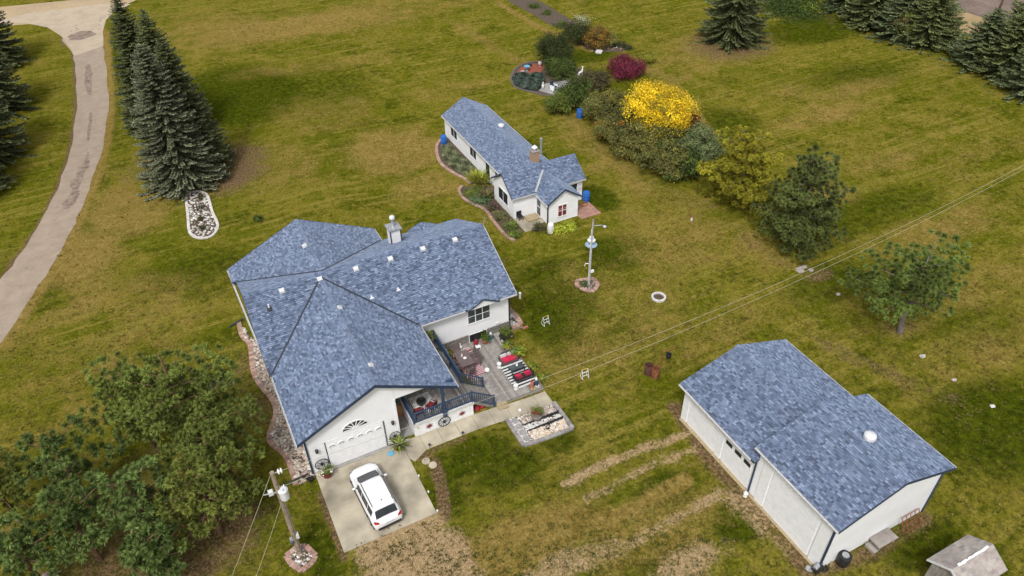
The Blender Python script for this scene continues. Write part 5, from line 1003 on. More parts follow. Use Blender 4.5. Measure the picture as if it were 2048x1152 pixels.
# ------------------------------------------------------------------ garage-front planters, mat, trellis wheels, path lights
plant('tub_planter', 'dark red tub of mixed white flowers left of the garage door', 'planter', (2.25, 31.05, .035), 'bush', .55, .42, [(G2, 3), (WH, 1), (G1, 2)], 26, 26, .05, (.32, .33), 'dark_red')
plant('tub_planter', 'spiky green and white planter right of the garage door', 'planter', (6.95, 31.0, .035), 'blade', .7, .55, [(G2, 3), (YG, 1), (WH, .8), (G1, 1)], 16, 8, .035, (.3, .32), 'black_plastic')
wheel_orn('trellis_wheel', 'black wire wheel trellis against the wall left of the garage door', (2.15, 31.5, .75), .42, 'trellis', n=8); wheel_orn('trellis_wheel', 'black wire wheel trellis against the wall right of the garage door', (6.95, 31.5, .75), .36, 'trellis', n=8)
b = MB(); b.lathe([(.2, 0), (.22, .02), (.2, .05), (.05, .055)], 16, (6.35, 30.85, .036)); tag(b.build('blue_dish', 'sky_blue'), 'bright blue round dish on the concrete by the garage door', 'dish')
def path_light(q, lab, grp='path lights', dz=0):
    t = thing('path_light', lab, 'path light', P(*q), group=grp); MB().tube([(0, 0, -.02), (0, 0, .34)], .014, 6).build('stake', 'black_plastic', t); MB().lathe([(.05, .30), (.05, .40), (.09, .41), (.07, .45), (.01, .48)], 10).build('lamp_head', 'black_plastic', t)
for q, l_ in (((860, 897), 'nearer the driveway'), ((926, 873), 'nearer the deck')): path_light(q, 'small black path light on the edge of the concrete walk, ' + l_)
for q, l_ in (((838, 953), 'nearest the garage'), ((857, 985), 'in the middle of its row'), ((875, 1023), 'at the outer corner')): t = thing('marker_light', 'small white marker light beside the driveway pad, ' + l_, 'path light', P(*q), group='lights beside the pad'); MB().lathe([(.05, -.02), (.06, .1), (.05, .14), (.01, .15)], 8).build('lamp_head', 'ceramic_white', t); MB().tube([(0, 0, -.05), (0, 0, .02)], .03, 6).build('stake', 'black_plastic', t)
t = thing('garden_hose_reel', 'black hose and pipe at the corner of the rock bed', 'pipe', P(602, 968), world=True); b = MB(); a_, c_ = P(563, 974), P(618, 952); b.tube([a_ + (0, 0, .06), c_ + (0, 0, .25)], .06, 8); b.build('pipe', 'black_plastic', t)
t = thing('black_pot', 'black pot standing by the pipe at the garage corner', 'pot', P(622, 962)); MB().lathe([(.14, 0), (.2, .3), (.22, .32), (.17, .32), (.15, .2)], 12).build('pot', 'black_plastic', t)
t = thing('downspout_pipe', 'long dark drain pipe sticking out from the left wall onto the lawn', 'pipe', P(466, 652), world=True); b = MB(); b.tube([P(459, 655) + (0, 0, .06), P(487, 641) + (0, 0, .2)], .07, 8); b.build('pipe', 'dark_trim', t)
# ------------------------------------------------------------------ power pole, lamp pole, wires
pz = P(600, 1106); pp_ = thing('power_pole', 'wooden power pole with grey transformer beside the driveway', 'utility pole', pz)
TOPH = 7.35
MB().tube([(0, 0, -.1), (0, 0, 3), (0, 0, TOPH)], [.16, .145, .12], 10).build('post', 'pole_wood', pp_, True)
tr = MB().lathe([(.2, 0), (.24, .04), (.24, .62), (.27, .64), (.27, .72), (.2, .80), (.02, .82)], 16, (.22, -.12, 5.2)).build('transformer', 'steel_white', pp_, True)
for i, (dx, dy) in enumerate(((.10, 0), (.34, -.05), (.2, -.28))): MB().lathe([(.03, 0), (.05, .04), (.03, .08), (.05, .12), (.02, .2)], 8, (dx, dy, 6.0)).build('bushing', 'ceramic_white', tr)
b = MB(); b.tube([(-.1, 0, 5.75), (-.75, .15, 5.75)], .04, 6); b.build('bracket', 'galvanised', pp_); MB().box((-.5, .0, 5.62), (-.25, .22, 5.9)).build('cutout', 'steel_white', pp_)
b = MB(); b.lathe([(.03, -.14), (.14, -.1), (.15, -.04), (.05, -.02), (.05, .02), (.15, .04), (.14, .1), (.03, .14)], 12); b.v = [(p[2] + .38, p[0], p[1] + TOPH - .12) for p in b.v]; b.build('insulator', 'ceramic_white', pp_, True); MB().tube([(0, 0, TOPH - .12), (.45, 0, TOPH - .12)], .03, 6).build('insulator_bracket', 'galvanised', pp_)
MB().box((-.28, -.1, 1.15), (-.1, .12, 1.55)).build('meter_box', 'galvanised', pp_); MB().box((.08, -.14, 1.5), (.25, .1, 1.85)).build('junction_box', 'steel_white', pp_); MB().lathe([(.1, 0), (.1, .12), (.02, .14)], 10, (-.2, -.15, 1.35)).build('meter', 'glass_lit', pp_)
MB().tube([(.13, -.06, .0), (.13, -.06, 5.1)], .02, 6).build('conduit', 'galvanised', pp_)
def wire(name, lab, a, b, sag, r=.011, n=24):
    a = np.asarray(a, float); b = np.asarray(b, float); pts = [a + (b - a) * t - np.array([0, 0, sag * 4 * t * (1 - t)]) for t in np.linspace(0, 1, n + 1)]
    return tag(MB().tube(pts, r, 5).build(name, 'wire'), lab, 'power line')
WIRES_HERE = True
lp = P(1178, 570); lt = thing('lamp_pole', 'slender white yard lamp pole in a brick ring on the lawn', 'lamp post', lp)
LH = 6.35
MB().tube([(0, 0, -.05), (0, 0, LH)], [.085, .06], 10).build('post', 'pole_grey', lt, True); MB().tube([(-.13, -.02, 0), (-.10, -.02, LH - .7)], .028, 6).build('conduit', 'steel_white', lt); MB().lathe([(.09, LH), (.09, LH + .12), (.02, LH + .2)], 10).build('top_cap', 'pole_wood', lt)
b = MB(); b.tube([(0, 0, LH - .45), (.6, -.28, LH - .4), (.85, -.4, LH - .5)], .03, 6); ar_ = b.build('lamp_arm', 'galvanised', lt); MB().lathe([(.04, .1), (.16, 0), (.15, -.08), (.05, -.12)], 12, (.85, -.4, LH - .52)).build('lamp_head', 'galvanised', lt)
b = MB(); b.tube([(0, 0, 2.2), (-.35, .18, 2.25), (-.42, .2, 2.0)], .03, 6); b.build('hook', 'white_paint', lt); MB().box((.05, -.12, 1.3), (.32, -.02, 1.55)).build('sign_plate', 'white_paint', lt)
for dx, dy, hh in ((-.35, .1, .5), (.3, .2, .4), (.15, -.35, .3)): pass
plant('bed_plant', 'dark green plants at the foot of the white lamp pole', 'plant', lp + np.array([-.45, .1, 0]), 'bush', .6, .3, [(G3, 2), (G1, 1)], 12, 20, .05)
b = thing('fountain', 'white tiered garden fountain with a blue basin behind the lamp pole', 'fountain', P(1182, 494)); MB().lathe([(.3, 0), (.34, .08), (.5, .2), (.54, .26), (.48, .26), (.4, .2)], 16).build('basin', 'basin_blue', b); MB().lathe([(.12, .2), (.1, .6), (.34, .7), (.36, .76), (.1, .74), (.08, 1.0), (.2, 1.08), (.05, 1.1), (.04, 1.35)], 14).build('tiers', 'ceramic_white', b, True)
pt = np.array([pz[0], pz[1], 0])
wire('power_line', 'upper pale power line running from the wooden pole past the deck over the lawn', pt + (.4, 0, TOPH - .12), (75, 30.85, 6.98), 2.43)
wire('power_line', 'lower pale power line running from the wooden pole past the deck over the lawn', pt + (.13, 0, TOPH - 1.3), (75, 31.0, 6.2), 2.2)
e1 = np.array([-4.2, 22.0, 0.0])
wire('guy_wire', 'thin guy wire slanting from the top of the wooden power pole to the ground', pt + (-.1, 0, TOPH - .15), P(455, 1175), .05, .012)
wire('guy_wire', 'thin guy wire slanting from the transformer of the wooden power pole', pt + (-.05, -.1, 4.9), P(508, 1165), .05, .012)
fp = thing('power_pole', 'distant wooden power pole carrying the far end of the two power lines', 'utility pole', (75, 30.9, -.5)); MB().tube([(0, 0, -.1), (0, 0, 8.0)], [.16, .12], 10).build('post', 'pole_wood', fp, True); MB().box((-.05, -.4, 7.3), (.05, .4, 7.45)).build('crossarm', 'pole_wood', fp)
# ------------------------------------------------------------------ lawn objects
t = thing('fire_pit', 'round white ring fire pit with ashes on the lawn', 'fire pit', P(1317, 596)); b = MB(); n_ = 14
for i in range(n_):
    a0, a1 = 2 * math.pi * i / n_, 2 * math.pi * (i + .94) / n_; q = MB(); q.prism([(r * math.cos(a), r * math.sin(a), -.02) for r, a in ((.44, a0), (.60, a0), (.60, a1), (.44, a1))], (0, 0, .2), jit((.55, .53, .50), .1)); q.build('ring_block', 'stone', t)
MB().lathe([(.44, .0), (.44, .05), (.2, .09), (.01, .11)], 14).build('ashes', 'soil', t)
t2 = MB(); 
def barrel(loc, lab, mt='rust', h=.86, r=.29, cat='barrel', tilt=None, name='burn_barrel', openb=True):
    t = thing(name, lab, cat, loc); MB().lathe([(r, 0), (r * 1.0, h * .3), (r * 1.04, h * .33), (r, h * .36), (r, h * .63), (r * 1.04, h * .66), (r, h * .69), (r, h), (r * 1.03, h), (r * 1.03, h + .02), (r * .93, h + .02), (r * .92, h * .12)] if openb else [(r * .9, 0), (r, .04), (r, h * .32), (r * 1.05, h * .35), (r, h * .38), (r, h * .64), (r * 1.05, h * .67), (r, h * .7), (r, h * .94), (r * .9, h), (r * .8, h - .02)], 16).build('drum', mt, t, True)
    if openb: MB().lathe([(r * .9, h * .10), (r * .9, h * .2), (.01, h * .3)], 10).build('ash_heap', 'soil', t)
    else: MB().lathe([(.05, h - .03), (.05, h + .02), (.01, h + .025)], 8, (r * .45, 0, 0)).build('bung', mt, t)
    return t
barrel(P(1296, 747), 'rusty brown steel drum nearer the deck on the lawn', 'dark_rust'); barrel(P(1310, 753), 'rusty orange steel drum under the hanging hook arm')
t = thing('hanger_post', 'rusty post with a horizontal arm holding a dark pot beside the drums', 'post', P(1319, 744)); b = MB(); b.tube([(0, 0, -.05), (0, 0, 1.9), (.05, 0, 1.95), (1.0, 0, 1.98)], .04, 6); b.build('frame', 'rust', t); b = MB(); b.tube([(.62, 0, 1.95), (.62, 0, 1.5)], .012, 5); b.build('chain', 'black_plastic', t); MB().lathe([(.12, 0), (.2, .15), (.2, .38), (.22, .4), (.16, .4), (.14, .2)], 12, (.62, 0, 1.1)).build('pot', 'black_plastic', t)
def ladder(q, lab, rz):
    t = thing('ladder_toss_frame', lab, 'lawn game', P(*q), rz); 
    for sx in (-1, 1): MB().tube([(sx * .32, -.3, 0), (sx * .3, .0, .95)], .022, 6).build('leg', 'white_paint', t); MB().tube([(sx * .32, .3, 0), (sx * .3, .0, .95)], .022, 6).build('leg', 'white_paint', t); MB().tube([(sx * .32, -.3, .02), (sx * .32, .3, .02)], .022, 6).build('foot_bar', 'white_paint', t)
    for i, z in enumerate((.35, .65, .95)): MB().tube([(-.31, -.3 * (1 - z / .95), z), (.31, -.3 * (1 - z / .95), z)], .022, 6).build('rung', ('white_paint', 'white_paint', 'yellow')[i], t)
    t.scale = (.75, .75, .85); return t
ladder((1091, 648), 'white pipe ladder toss frame near the house corner', .1); ladder((1169, 754), 'white pipe ladder toss frame near the corner of the deck', -.1)
t = thing('white_post', 'short white post on the lawn by the right corner of the main house', 'post', P(1040, 597)); MB().tube([(0, 0, 0), (0, 0, .55)], .09, 10).build('pipe', 'white_paint', t); MB().lathe([(.11, .53), (.11, .6), (.02, .64)], 10).build('cap', 'white_paint', t)
t = thing('garden_marker', 'small white and dark bird feeder stub alone on the dry lawn', 'marker', P(1383, 441)); MB().tube([(0, 0, 0), (0, 0, .45)], .1, 8).build('stub', 'ceramic_white', t); MB().lathe([(.16, .42), (.16, .5), (.02, .58)], 8).build('cap', 'rust', t)
for i, (q, s, l) in enumerate((((1611, 540), .55, 'heap of grey rocks under the power lines'), ((1675, 588), .35, 'dark small rock on the lawn past the rock heap'), ((1845, 712), .4, 'pale rock on the dry grass below the lone pine'), ((1985, 812), .35, 'pale rock on the lawn to the right of the workshop'), ((1908, 760), .25, 'small white rock on the dry grass above the workshop'))):
    m = MB()
    for k_ in range(5 if i == 0 else 1):
        o = (random.uniform(-.5, .5), random.uniform(-.4, .4)) if i == 0 else (0, 0); ss_ = s * random.uniform(.5, .9); c_ = P(*q); m.add([(c_[0] + o[0] + x * ss_ * random.uniform(.8, 1.2), c_[1] + o[1] + y * ss_ * random.uniform(.6, 1), c_[2] + max(z, -.1) * ss_ * .6) for x, y, z in _o], _of, jit((.30, .26, .25) if i < 2 else (.5, .46, .42), .2))
    tag(m.build('rock', 'stone'), l, 'rock')
# around the workshop
t = thing('water_barrel', 'glossy black rain barrel against the workshop gable wall', 'barrel', P(1683, 1128)); MB().lathe([(.26, 0), (.31, .08), (.36, .4), (.36, .75), (.33, .82), (.36, .84), (.36, .87), (.2, .9), (.02, .9)], 16).build('drum', 'black_plastic', t, True); MB().lathe([(.2, .9), (.2, .93), (.02, .94)], 12).build('lid', 'galvanised', t)
t = thing('white_bench', 'low grey-white slab bench against the workshop gable wall', 'bench', (29.35, 12.05, gs)); MB().box((-.75, -.35, .40), (.75, .38, .46)).build('top', 'old_shed', t); [MB().box((sx * .6 - .05, -.3, 0), (sx * .6 + .05, .33, .40)).build('leg', 'old_shed', t) for sx in (-1, 1)]; MB().box((-1.05, -.35, .14), (-.76, .33, .2)).build('shelf', 'old_shed', t)
MB().box((-1.05, -.3, 0), (-1.0, .3, .14)).build('leg', 'old_shed', t)
t = thing('metal_rack', 'dark rusty metal rack standing against the workshop gable wall', 'rack', (31.6, 12.1, gs))
for i in range(5): MB().tube([(-.7 + i * .35, -.25, 0), (-.7 + i * .35, .25, .95)], .025, 5).build('upright', 'rust', t)
for y_, z_ in ((-.25, .03), (.0, .48), (.25, .95)): MB().tube([(-.72, y_, z_), (.72, y_, z_)], .025, 5).build('crossbar', 'rust', t)
t = thing('pump_set', 'black and chrome pump and hoses at the front corner of the workshop', 'pump', P(1634, 1140)); MB().box((-.3, -.2, .05), (.3, .2, .35)).build('frame', 'black_plastic', t); MB().tube([(-.3, 0, .4), (.25, .1, .5)], .14, 10).build('motor', 'galvanised', t); MB().torus((.35, -.1, .12), .22, .045, 14, 6).build('hose', 'black_plastic', t); MB().lathe([(.2, 0), (.2, .06), (.05, .07)], 12, (-.35, .25, 0)).build('cap', 'galvanised', t); MB().tube([(-.25, -.15, 0), (-.25, -.15, .06)], .05, 6).build('foot', 'black_plastic', t); MB().tube([(.25, .15, 0), (.25, .15, .06)], .05, 6).build('foot', 'black_plastic', t)
t = thing('boards', 'pale wooden sticks leaning by the workshop corner', 'boards', P(1660, 1135), world=True); p = P(1660, 1135); [MB().tube([p + (i * .12, 0, .03), p + (.35 + i * .1, .45, .5 - i * .2)], .02, 5).build('stick', 'new_wood', t) for i in range(3)]
t = thing('white_standpipe', 'small white and grey standpipe beside the workshop doors', 'standpipe', P(1490, 992)); MB().lathe([(.14, 0), (.12, .2), (.15, .3), (.08, .4)], 10).build('body', 'ceramic_white', t); MB().tube([(0, 0, .2), (.2, -.15, .15)], .04, 6).build('spout', 'galvanised', t)
# spruces' blue bin, bench, lamp
t = thing('blue_bin', 'small blue bin at the foot of the tall spruce', 'bin', P(342, 379)); MB().lathe([(.22, 0), (.28, .6), (.3, .62), (.24, .62), (.22, .4)], 4).build('body', 'blue_plastic', t); MB().lathe([(.3, .62), (.3, .66), (.02, .7)], 4).build('lid', 'navy', t)
t = thing('garden_pump', 'small white and grey hand pump at the head of the narrow rock garden', 'pump', P(371, 388)); MB().tube([(0, 0, 0), (0, 0, .6), (.15, 0, .65), (.25, 0, .5)], .05, 8).build('spout', 'steel_white', t); MB().tube([(0, 0, .55), (-.3, .1, .75)], .025, 6).build('handle', 'steel_white', t)
for q, l in (((432, 372), 'small terracotta pot under the edge of the tall spruce'), ((435, 325), 'tiny white lantern on brown soil right of the tall spruces')): lathe_thing('yard_pot', l, 'pot', P(*q), [(.1, 0), (.14, .2), (.16, .24), (.1, .25)], 'terracotta' if q[0] < 434 else 'ceramic_white')
# ------------------------------------------------------------------ bungalow garden
bl = smooth_line([P(*q) for q in ((893, 275), (882, 280), (873, 295), (880, 325), (905, 345), (930, 358), (940, 368))], 4); inn = [(26.85, 58.5), (26.85, 69.5)]
t = bed('bungalow_bed', 'curved brick-edged bed of pale green groundcover along the bungalow wall', [tuple(q) for q in bl] + inn, 'soil', eline=[tuple(q) for q in bl], closed=False, ew=.32, nst=60, smin=.03, smax=.07)
bl2 = smooth_line([P(*q) for q in ((925, 372), (918, 380), (925, 395), (945, 408), (970, 420), (985, 440), (1010, 470), (1030, 482))], 4); inn2 = [tuple(P(1046, 462)[:2]), (25.85, 51.9), (25.85, 55.8), (26.8, 56.4), (26.8, 58.2)]
t = bed('bungalow_bed', 'brick-edged mixed planting bed at the gable end of the bungalow', [tuple(q) for q in bl2] + inn2, 'soil', eline=[tuple(q) for q in bl2], closed=False, ew=.3)
def gcover(name, lab, pts, n, pal, size=.06, h=.22, cat='groundcover'):
    poly = toworld(pts); xs = [p[0] for p in poly]; ys = [p[1] for p in poly]; pos = []
    while len(pos) < n:
        x, y = random.uniform(min(xs), max(xs)), random.uniform(min(ys), max(ys))
        if inside((x, y), poly): pos.append((x, y, float(gz(x, y)) + h * random.random() ** .7 * (.6 + .4 * math.sin(x * 3.1) * math.sin(y * 2.7)) + .03))
    pos = np.array(pos); wt = np.array([q[1] for q in pal], float); ci = RNG.choice(len(pal), n, p=wt / wt.sum()); col = np.array([pal[i][0] for i in ci]) * RNG.uniform(.7, 1.3, (n, 1)) * (.8 + .4 * (np.sin(pos[:, :1] * 4) * np.sin(pos[:, 1:2] * 3.3)))
    V, C = leaves(pos, np.tile([0, 0, 1.0], (n, 1)), size * RNG.uniform(.6, 1.4, n), np.maximum(col, .004), .5); c = pos.mean(0) * (1, 1, 0) + (0, 0, float(gz(*pos.mean(0)[:2]))); o = bpy.data.objects.new(name, np_mesh(name, V - c, None, C, M('leaf'), 4)); COL.objects.link(o); o.location = tuple(c); o['kind'] = 'stuff'; o['label'] = lab; o['category'] = cat; return o
gcover('groundcover', 'pale grey-green groundcover filling the curved bungalow bed', ((886, 292), (896, 290), (955, 342), (938, 356), (905, 338), (884, 315)), 6500, [((.21, .23, .12), 3), ((.15, .18, .08), 2), ((.28, .28, .18), 1)], .085, .3)
for q, k_, h, r, pal, lab in (((962, 368), 'blade', 1.5, .7, [(YG, 2), (G2, 2), ((.25, .2, .05), 2)], 'tall yellowing corn-like plants by the bungalow side door'), ((950, 362), 'blade', 1.2, .6, [(YG, 2), (G2, 2), ((.25, .2, .05), 1)], 'tall yellow-green grasses left of the corn-like plants'), ((940, 388), 'bush', .55, .7, [(G2, 2), (G1, 2), ((.16, .14, .03), 1)], 'rounded olive shrub in the bungalow bed'), ((958, 385), 'bush', .4, .6, [(G1, 2), (G3, 1)], 'low dark green mound in the bungalow bed'), ((960, 402), 'bush', .55, .85, [((.09, .16, .07), 3), ((.07, .13, .05), 2)], 'large pale bluish-green hosta mound in the bungalow bed'),
                            ((985, 418), 'bush', .8, .6, [((.11, .085, .06), 2), (G3, 1), (PU, .6)], 'brownish purple perennials below the bungalow gable window'), ((1003, 440), 'bush', .8, .7, [((.10, .09, .045), 2), (G2, 1), (PU, .5)], 'mixed brown-green perennials near the bungalow corner'), ((1022, 460), 'bush', .8, .65, [(G2, 2), (G1, 2)], 'leafy green shrub at the corner of the bungalow patio'), ((1030, 473), 'bush', .5, .5, [(G1, 2), (G2, 1)], 'small green shrub at the tip of the bungalow bed'), ((1078, 458), 'bush', .5, .5, [((.08, .055, .04), 2), (G3, 1)], 'dark brown dried plant beside the bungalow porch door'), ((1120, 462), 'bush', .45, .7, [(YG, 3), ((.14, .2, .03), 2)], 'bright lime green hosta under the bungalow porch window, nearer the barrel'), ((1140, 455), 'bush', .4, .55, [(YG, 3), ((.14, .2, .03), 1)], 'bright lime green hosta under the bungalow porch window, nearer the patio'),
                            ((974, 398), 'blade', 1.1, .45, [((.14, .1, .05), 2), (G1, 1)], 'tall brownish stalks against the bungalow corner')):
    plant('garden_plant', lab, 'plant', P(*q), k_, h * 1.15, r * 1.2, [(tuple(v_ * 1.35 for v_ in c0_), w0_) for c0_, w0_ in pal], 30 if k_ == 'bush' else 14, 24 if k_ == 'bush' else 8, .065 if k_ == 'bush' else .045)
t = thing('patio', 'paved stone patio outside the bungalow porch door', 'patio', (27.0, 50.6, gs), world=True)
for i in range(4):
    for j in range(4):
        if (i, j) != (3, 0): MB().box((25.9 + i * .58, 49.5 + j * .58, gs - .03), (25.9 + i * .58 + .56, 49.5 + j * .58 + .56, gs + .05 + random.uniform(-.01, .01))).build('paving_slab', 'concrete', t)
MB().box((26.9, 50.7, gs + .05), (28.15, 51.7, gs + .2)).build('door_step', 'new_wood', t)
t = thing('brick_patio', 'small red brick patio at the right side of the bungalow', 'patio', (32.4, 49.9, gs), world=True)
for i in range(6):
    for j in range(6): MB().box((31.5 + i * .36, 48.9 + j * .36, gs - .03), (31.5 + i * .36 + .34, 48.9 + j * .36 + .34, gs + .06 + random.uniform(-.008, .008)), jit((.34, .19, .145), .12)).build('paver', 'brick_pink', t)
t = thing('hose_coil', 'coiled tan garden hose on the red brick patio', 'hose', P(1168, 410) + (0, 0, .07)); [MB().torus((0, 0, .03 + i * .04), .38 - i * .03, .025, 18, 5).build('coil', 'terracotta', t) for i in range(3)]
barrel(P(888, 287), 'blue plastic rain barrel at the far corner of the bungalow', 'blue_plastic', .95, .33, openb=False, name='rain_barrel'); barrel(P(1172, 402), 'blue plastic rain barrel beside the red brick patio', 'blue_plastic', 1.0, .34, openb=False, name='rain_barrel'); barrel(P(1160, 235), 'blue plastic barrel standing among the hedge shrubs', 'blue_plastic', 1.0, .4, openb=False, name='rain_barrel')
t = thing('rain_barrel', 'white plastic rain barrel at the bungalow porch downspout', 'barrel', P(1101, 465)); MB().lathe([(.27, 0), (.3, .05), (.3, .8), (.24, .9), (.02, .92)], 14).build('drum', 'steel_white', t, True); MB().lathe([(.24, .9), (.25, .93), (.02, .95)], 14).build('lid', 'white_paint', t)
t = thing('bistro_set', 'dark metal chair and round table on the bungalow patio', 'chair', P(1040, 440)); MB().box((-.25, -.25, .4), (.25, .25, .45)).build('seat', 'black_plastic', t); MB().box((-.25, .22, .45), (.25, .26, .85)).build('backrest', 'black_plastic', t); [MB().box((sx * .22 - .02, sy * .22 - .02, 0), (sx * .22 + .02, sy * .22 + .02, .4)).build('leg', 'black_plastic', t) for sx in (-1, 1) for sy in (-1, 1)]
wheel_orn('wall_wreath', 'pale wire wreath on the bungalow wall above the blue barrel', (32.95, 51.8, 1.0), .3, 'wreath', 'gutter', 6)
# ------------------------------------------------------------------ island beds
ib = smooth_line([P(*q) for q in ((1022, 160), (1026, 145), (1040, 132), (1070, 124), (1130, 128), (1170, 145), (1185, 160), (1150, 190), (1100, 192), (1060, 184), (1030, 174), (1022, 160))], 3)[:-1]
bed('island_bed', 'dark-edged island bed with red mulch and blue-green juniper', [tuple(q) for q in ib], 'soil', ew=.25, emt='block_grey', epal=[((.12, .10, .09), 1)])
ml = sheet('red_mulch', [tuple(q) for q in toworld(((1034, 146), (1042, 135), (1068, 127), (1100, 128), (1080, 146), (1050, 149)))], .045, M('mulch_red'), 1); tag(ml, 'red mulch patch at the tip of the island bed', 'mulch'); ml['kind'] = 'stuff'
gcover('juniper', 'spreading blue-green juniper mat in the island bed', ((1024, 160), (1032, 150), (1085, 148), (1090, 165), (1075, 182), (1050, 180), (1030, 172)), 9000, [((.085, .12, .095), 3), ((.13, .17, .135), 2), ((.06, .085, .065), 2)], .12, .5)
gv = sheet('pebble_patch', [tuple(q) for q in toworld(((1078, 182), (1090, 168), (1140, 160), (1160, 170), (1150, 188), (1105, 190)))], .05, M('concrete_grey'), 1); tag(gv, 'pale pebble patch beside the juniper', 'pebbles'); gv['kind'] = 'stuff'; 
lathe_thing('bird_bath', 'pale blue bird bath on the red mulch', 'bird bath', P(1054, 142), [(.2, 0), (.1, .1), (.08, .5), (.4, .6), (.42, .66), (.3, .62), (.05, .6)], 'sky_blue'); lathe_thing('mulch_pot', 'dark purple pot on the red mulch', 'pot', P(1059, 133), [(.2, 0), (.3, .35), (.33, .4), (.24, .4)], 'dark_trim'); lathe_thing('white_globe', 'white gazing globe by the mulch edge', 'globe', P(1080, 133), [(.1, 0), (.06, .2), (.22, .32), (.27, .5), (.2, .68), (.03, .74)], 'ceramic_white'); lathe_thing('white_urn', 'small white urn in front of the red mulch', 'urn', P(1045, 148), [(.12, 0), (.1, .1), (.22, .3), (.24, .36), (.15, .36)], 'ceramic_white')
gnome('garden_statue', 'white and black garden statue on the pebble patch', P(1086, 176) + (0, 0, .05), 'ceramic_white', 'ceramic_white', 'black_plastic'); 
t = thing('folding_chair', 'folding chair with dark fabric and white frame on the pebble patch', 'chair', P(1108, 180) + (0, 0, .05), .4); MB().box((-.3, -.28, .38), (.3, .28, .42)).build('seat', 'navy', t); MB().prism([(-.3, .26, .42), (.3, .26, .42), (.3, .42, .95), (-.3, .42, .95)], (0, .04, 0)).build('backrest', 'navy', t); [MB().box((sx * .33 - .025, -.3, 0), (sx * .33 + .025, .35, .6)).build('side_frame', 'white_paint', t) for sx in (-1, 1)]
# white deer statue
t = thing('deer_statue', 'white deer statue standing among the shrubs of the island bed', 'statue', P(1160, 157), .5); b = MB(); b.tube([(-.45, 0, .75), (-.2, 0, .78), (.15, 0, .76), (.4, 0, .82)], [.12, .17, .16, .15], 10); b.tube([(.38, 0, .85), (.55, 0, 1.1), (.6, 0, 1.3)], [.12, .08, .07], 8); b.tube([(.56, 0, 1.32), (.72, 0, 1.3), (.85, 0, 1.24)], [.08, .07, .04], 8); b.build('body', 'ceramic_white', t, True)
for x_, s_ in ((-.38, 1), (-.38, -1), (.33, 1), (.33, -1)): q = MB(); q.tube([(x_, s_ * .09, .72), (x_ - .03 + .04 * (x_ > 0), s_ * .09, .38), (x_, s_ * .09, 0)], [.07, .04, .035], 6); q.build('leg', 'ceramic_white', t)
for s_ in (-1, 1): q = MB(); q.tube([(.57, s_ * .05, 1.36), (.52, s_ * .16, 1.46)], [.04, .01], 6); q.build('ear', 'ceramic_white', t)
# vegetable bed strip at the top
vb = toworld([(1005, -8), (1060, -8), (1090, 8), (1130, 32), (1160, 48), (1125, 58), (1100, 50), (1060, 26), (1020, 5)]); bed('vegetable_bed', 'long dark vegetable bed running to the top of the lawn', vb, 'soil', edge=False)
vb2 = toworld([(1150, 85), (1180, 72), (1225, 80), (1262, 96), (1240, 104), (1190, 104)]); bed('shrub_bed', 'dark soil bed around the orange shrub', vb2, 'soil', edge=False, nst=60, smin=.06, smax=.16)
for q, h, r, pal, lab in (((1070, 14), .35, .9, [(G3, 1), (G1, 1)], 'dark green row of vegetables in the long bed'), ((1094, 28), .4, .7, [(G3, 1), (G1, 2)], 'dark leafy clump in the middle of the long vegetable bed'), ((1122, 52), .5, 1.0, [(G3, 2), (G1, 1)], 'low dark plants at the near end of the vegetable bed'), ((1240, 92), .5, .9, [((.06, .06, .03), 2), (G3, 1)], 'low dark mounds beside the shrub bed stones'), ((1255, 97), .4, .6, [((.06, .06, .03), 2), (G3, 1)], 'small dark mound at the end of the shrub bed'), ((1160, 48), 1.0, 1.3, [((.5, .5, .36), 3), (G2, 1)], 'pale cream hydrangea behind the round shrubs')): plant('garden_plant', lab, 'plant', P(*q), 'bush', h, r, pal, 26, 26, .09)
lathe_thing('white_trough', 'white stone trough in front of the shrub bed', 'trough', P(1198, 106), [(.5, 0), (.6, .1), (.6, .3), (.5, .32), (.4, .2)], 'ceramic_white', 4)
plant('bed_shrub', 'yellow-green shrub in a dark planter on the paving left of the main house', 'shrub', P(442, 752), 'bush', .6, .45, [(YG, 2), (G2, 1)], 18, 24, .06, (.3, .35), 'black_plastic')
t = thing('planter_base', 'stone-edged square base under the yellow-green potted shrub left of the house', 'garden bed', P(440, 762), world=True); c_ = P(440, 762); MB().box((c_[0] - .9, c_[1] - .6, -.05), (c_[0] + .8, c_[1] + .5, .05)).build('slab', 'old_wood', t); MB().box((c_[0] - 1.1, c_[1] - .8, -.03), (c_[0] + .9, c_[1] - .65, .12)).build('edge_stone', 'concrete', t)
plant('lawn_shrub', 'tiny dark green shrub alone on the lawn behind the main house', 'shrub', P(516, 442), 'bush', .55, .5, [(G3, 2), (G1, 1)], 20, 30, .06)
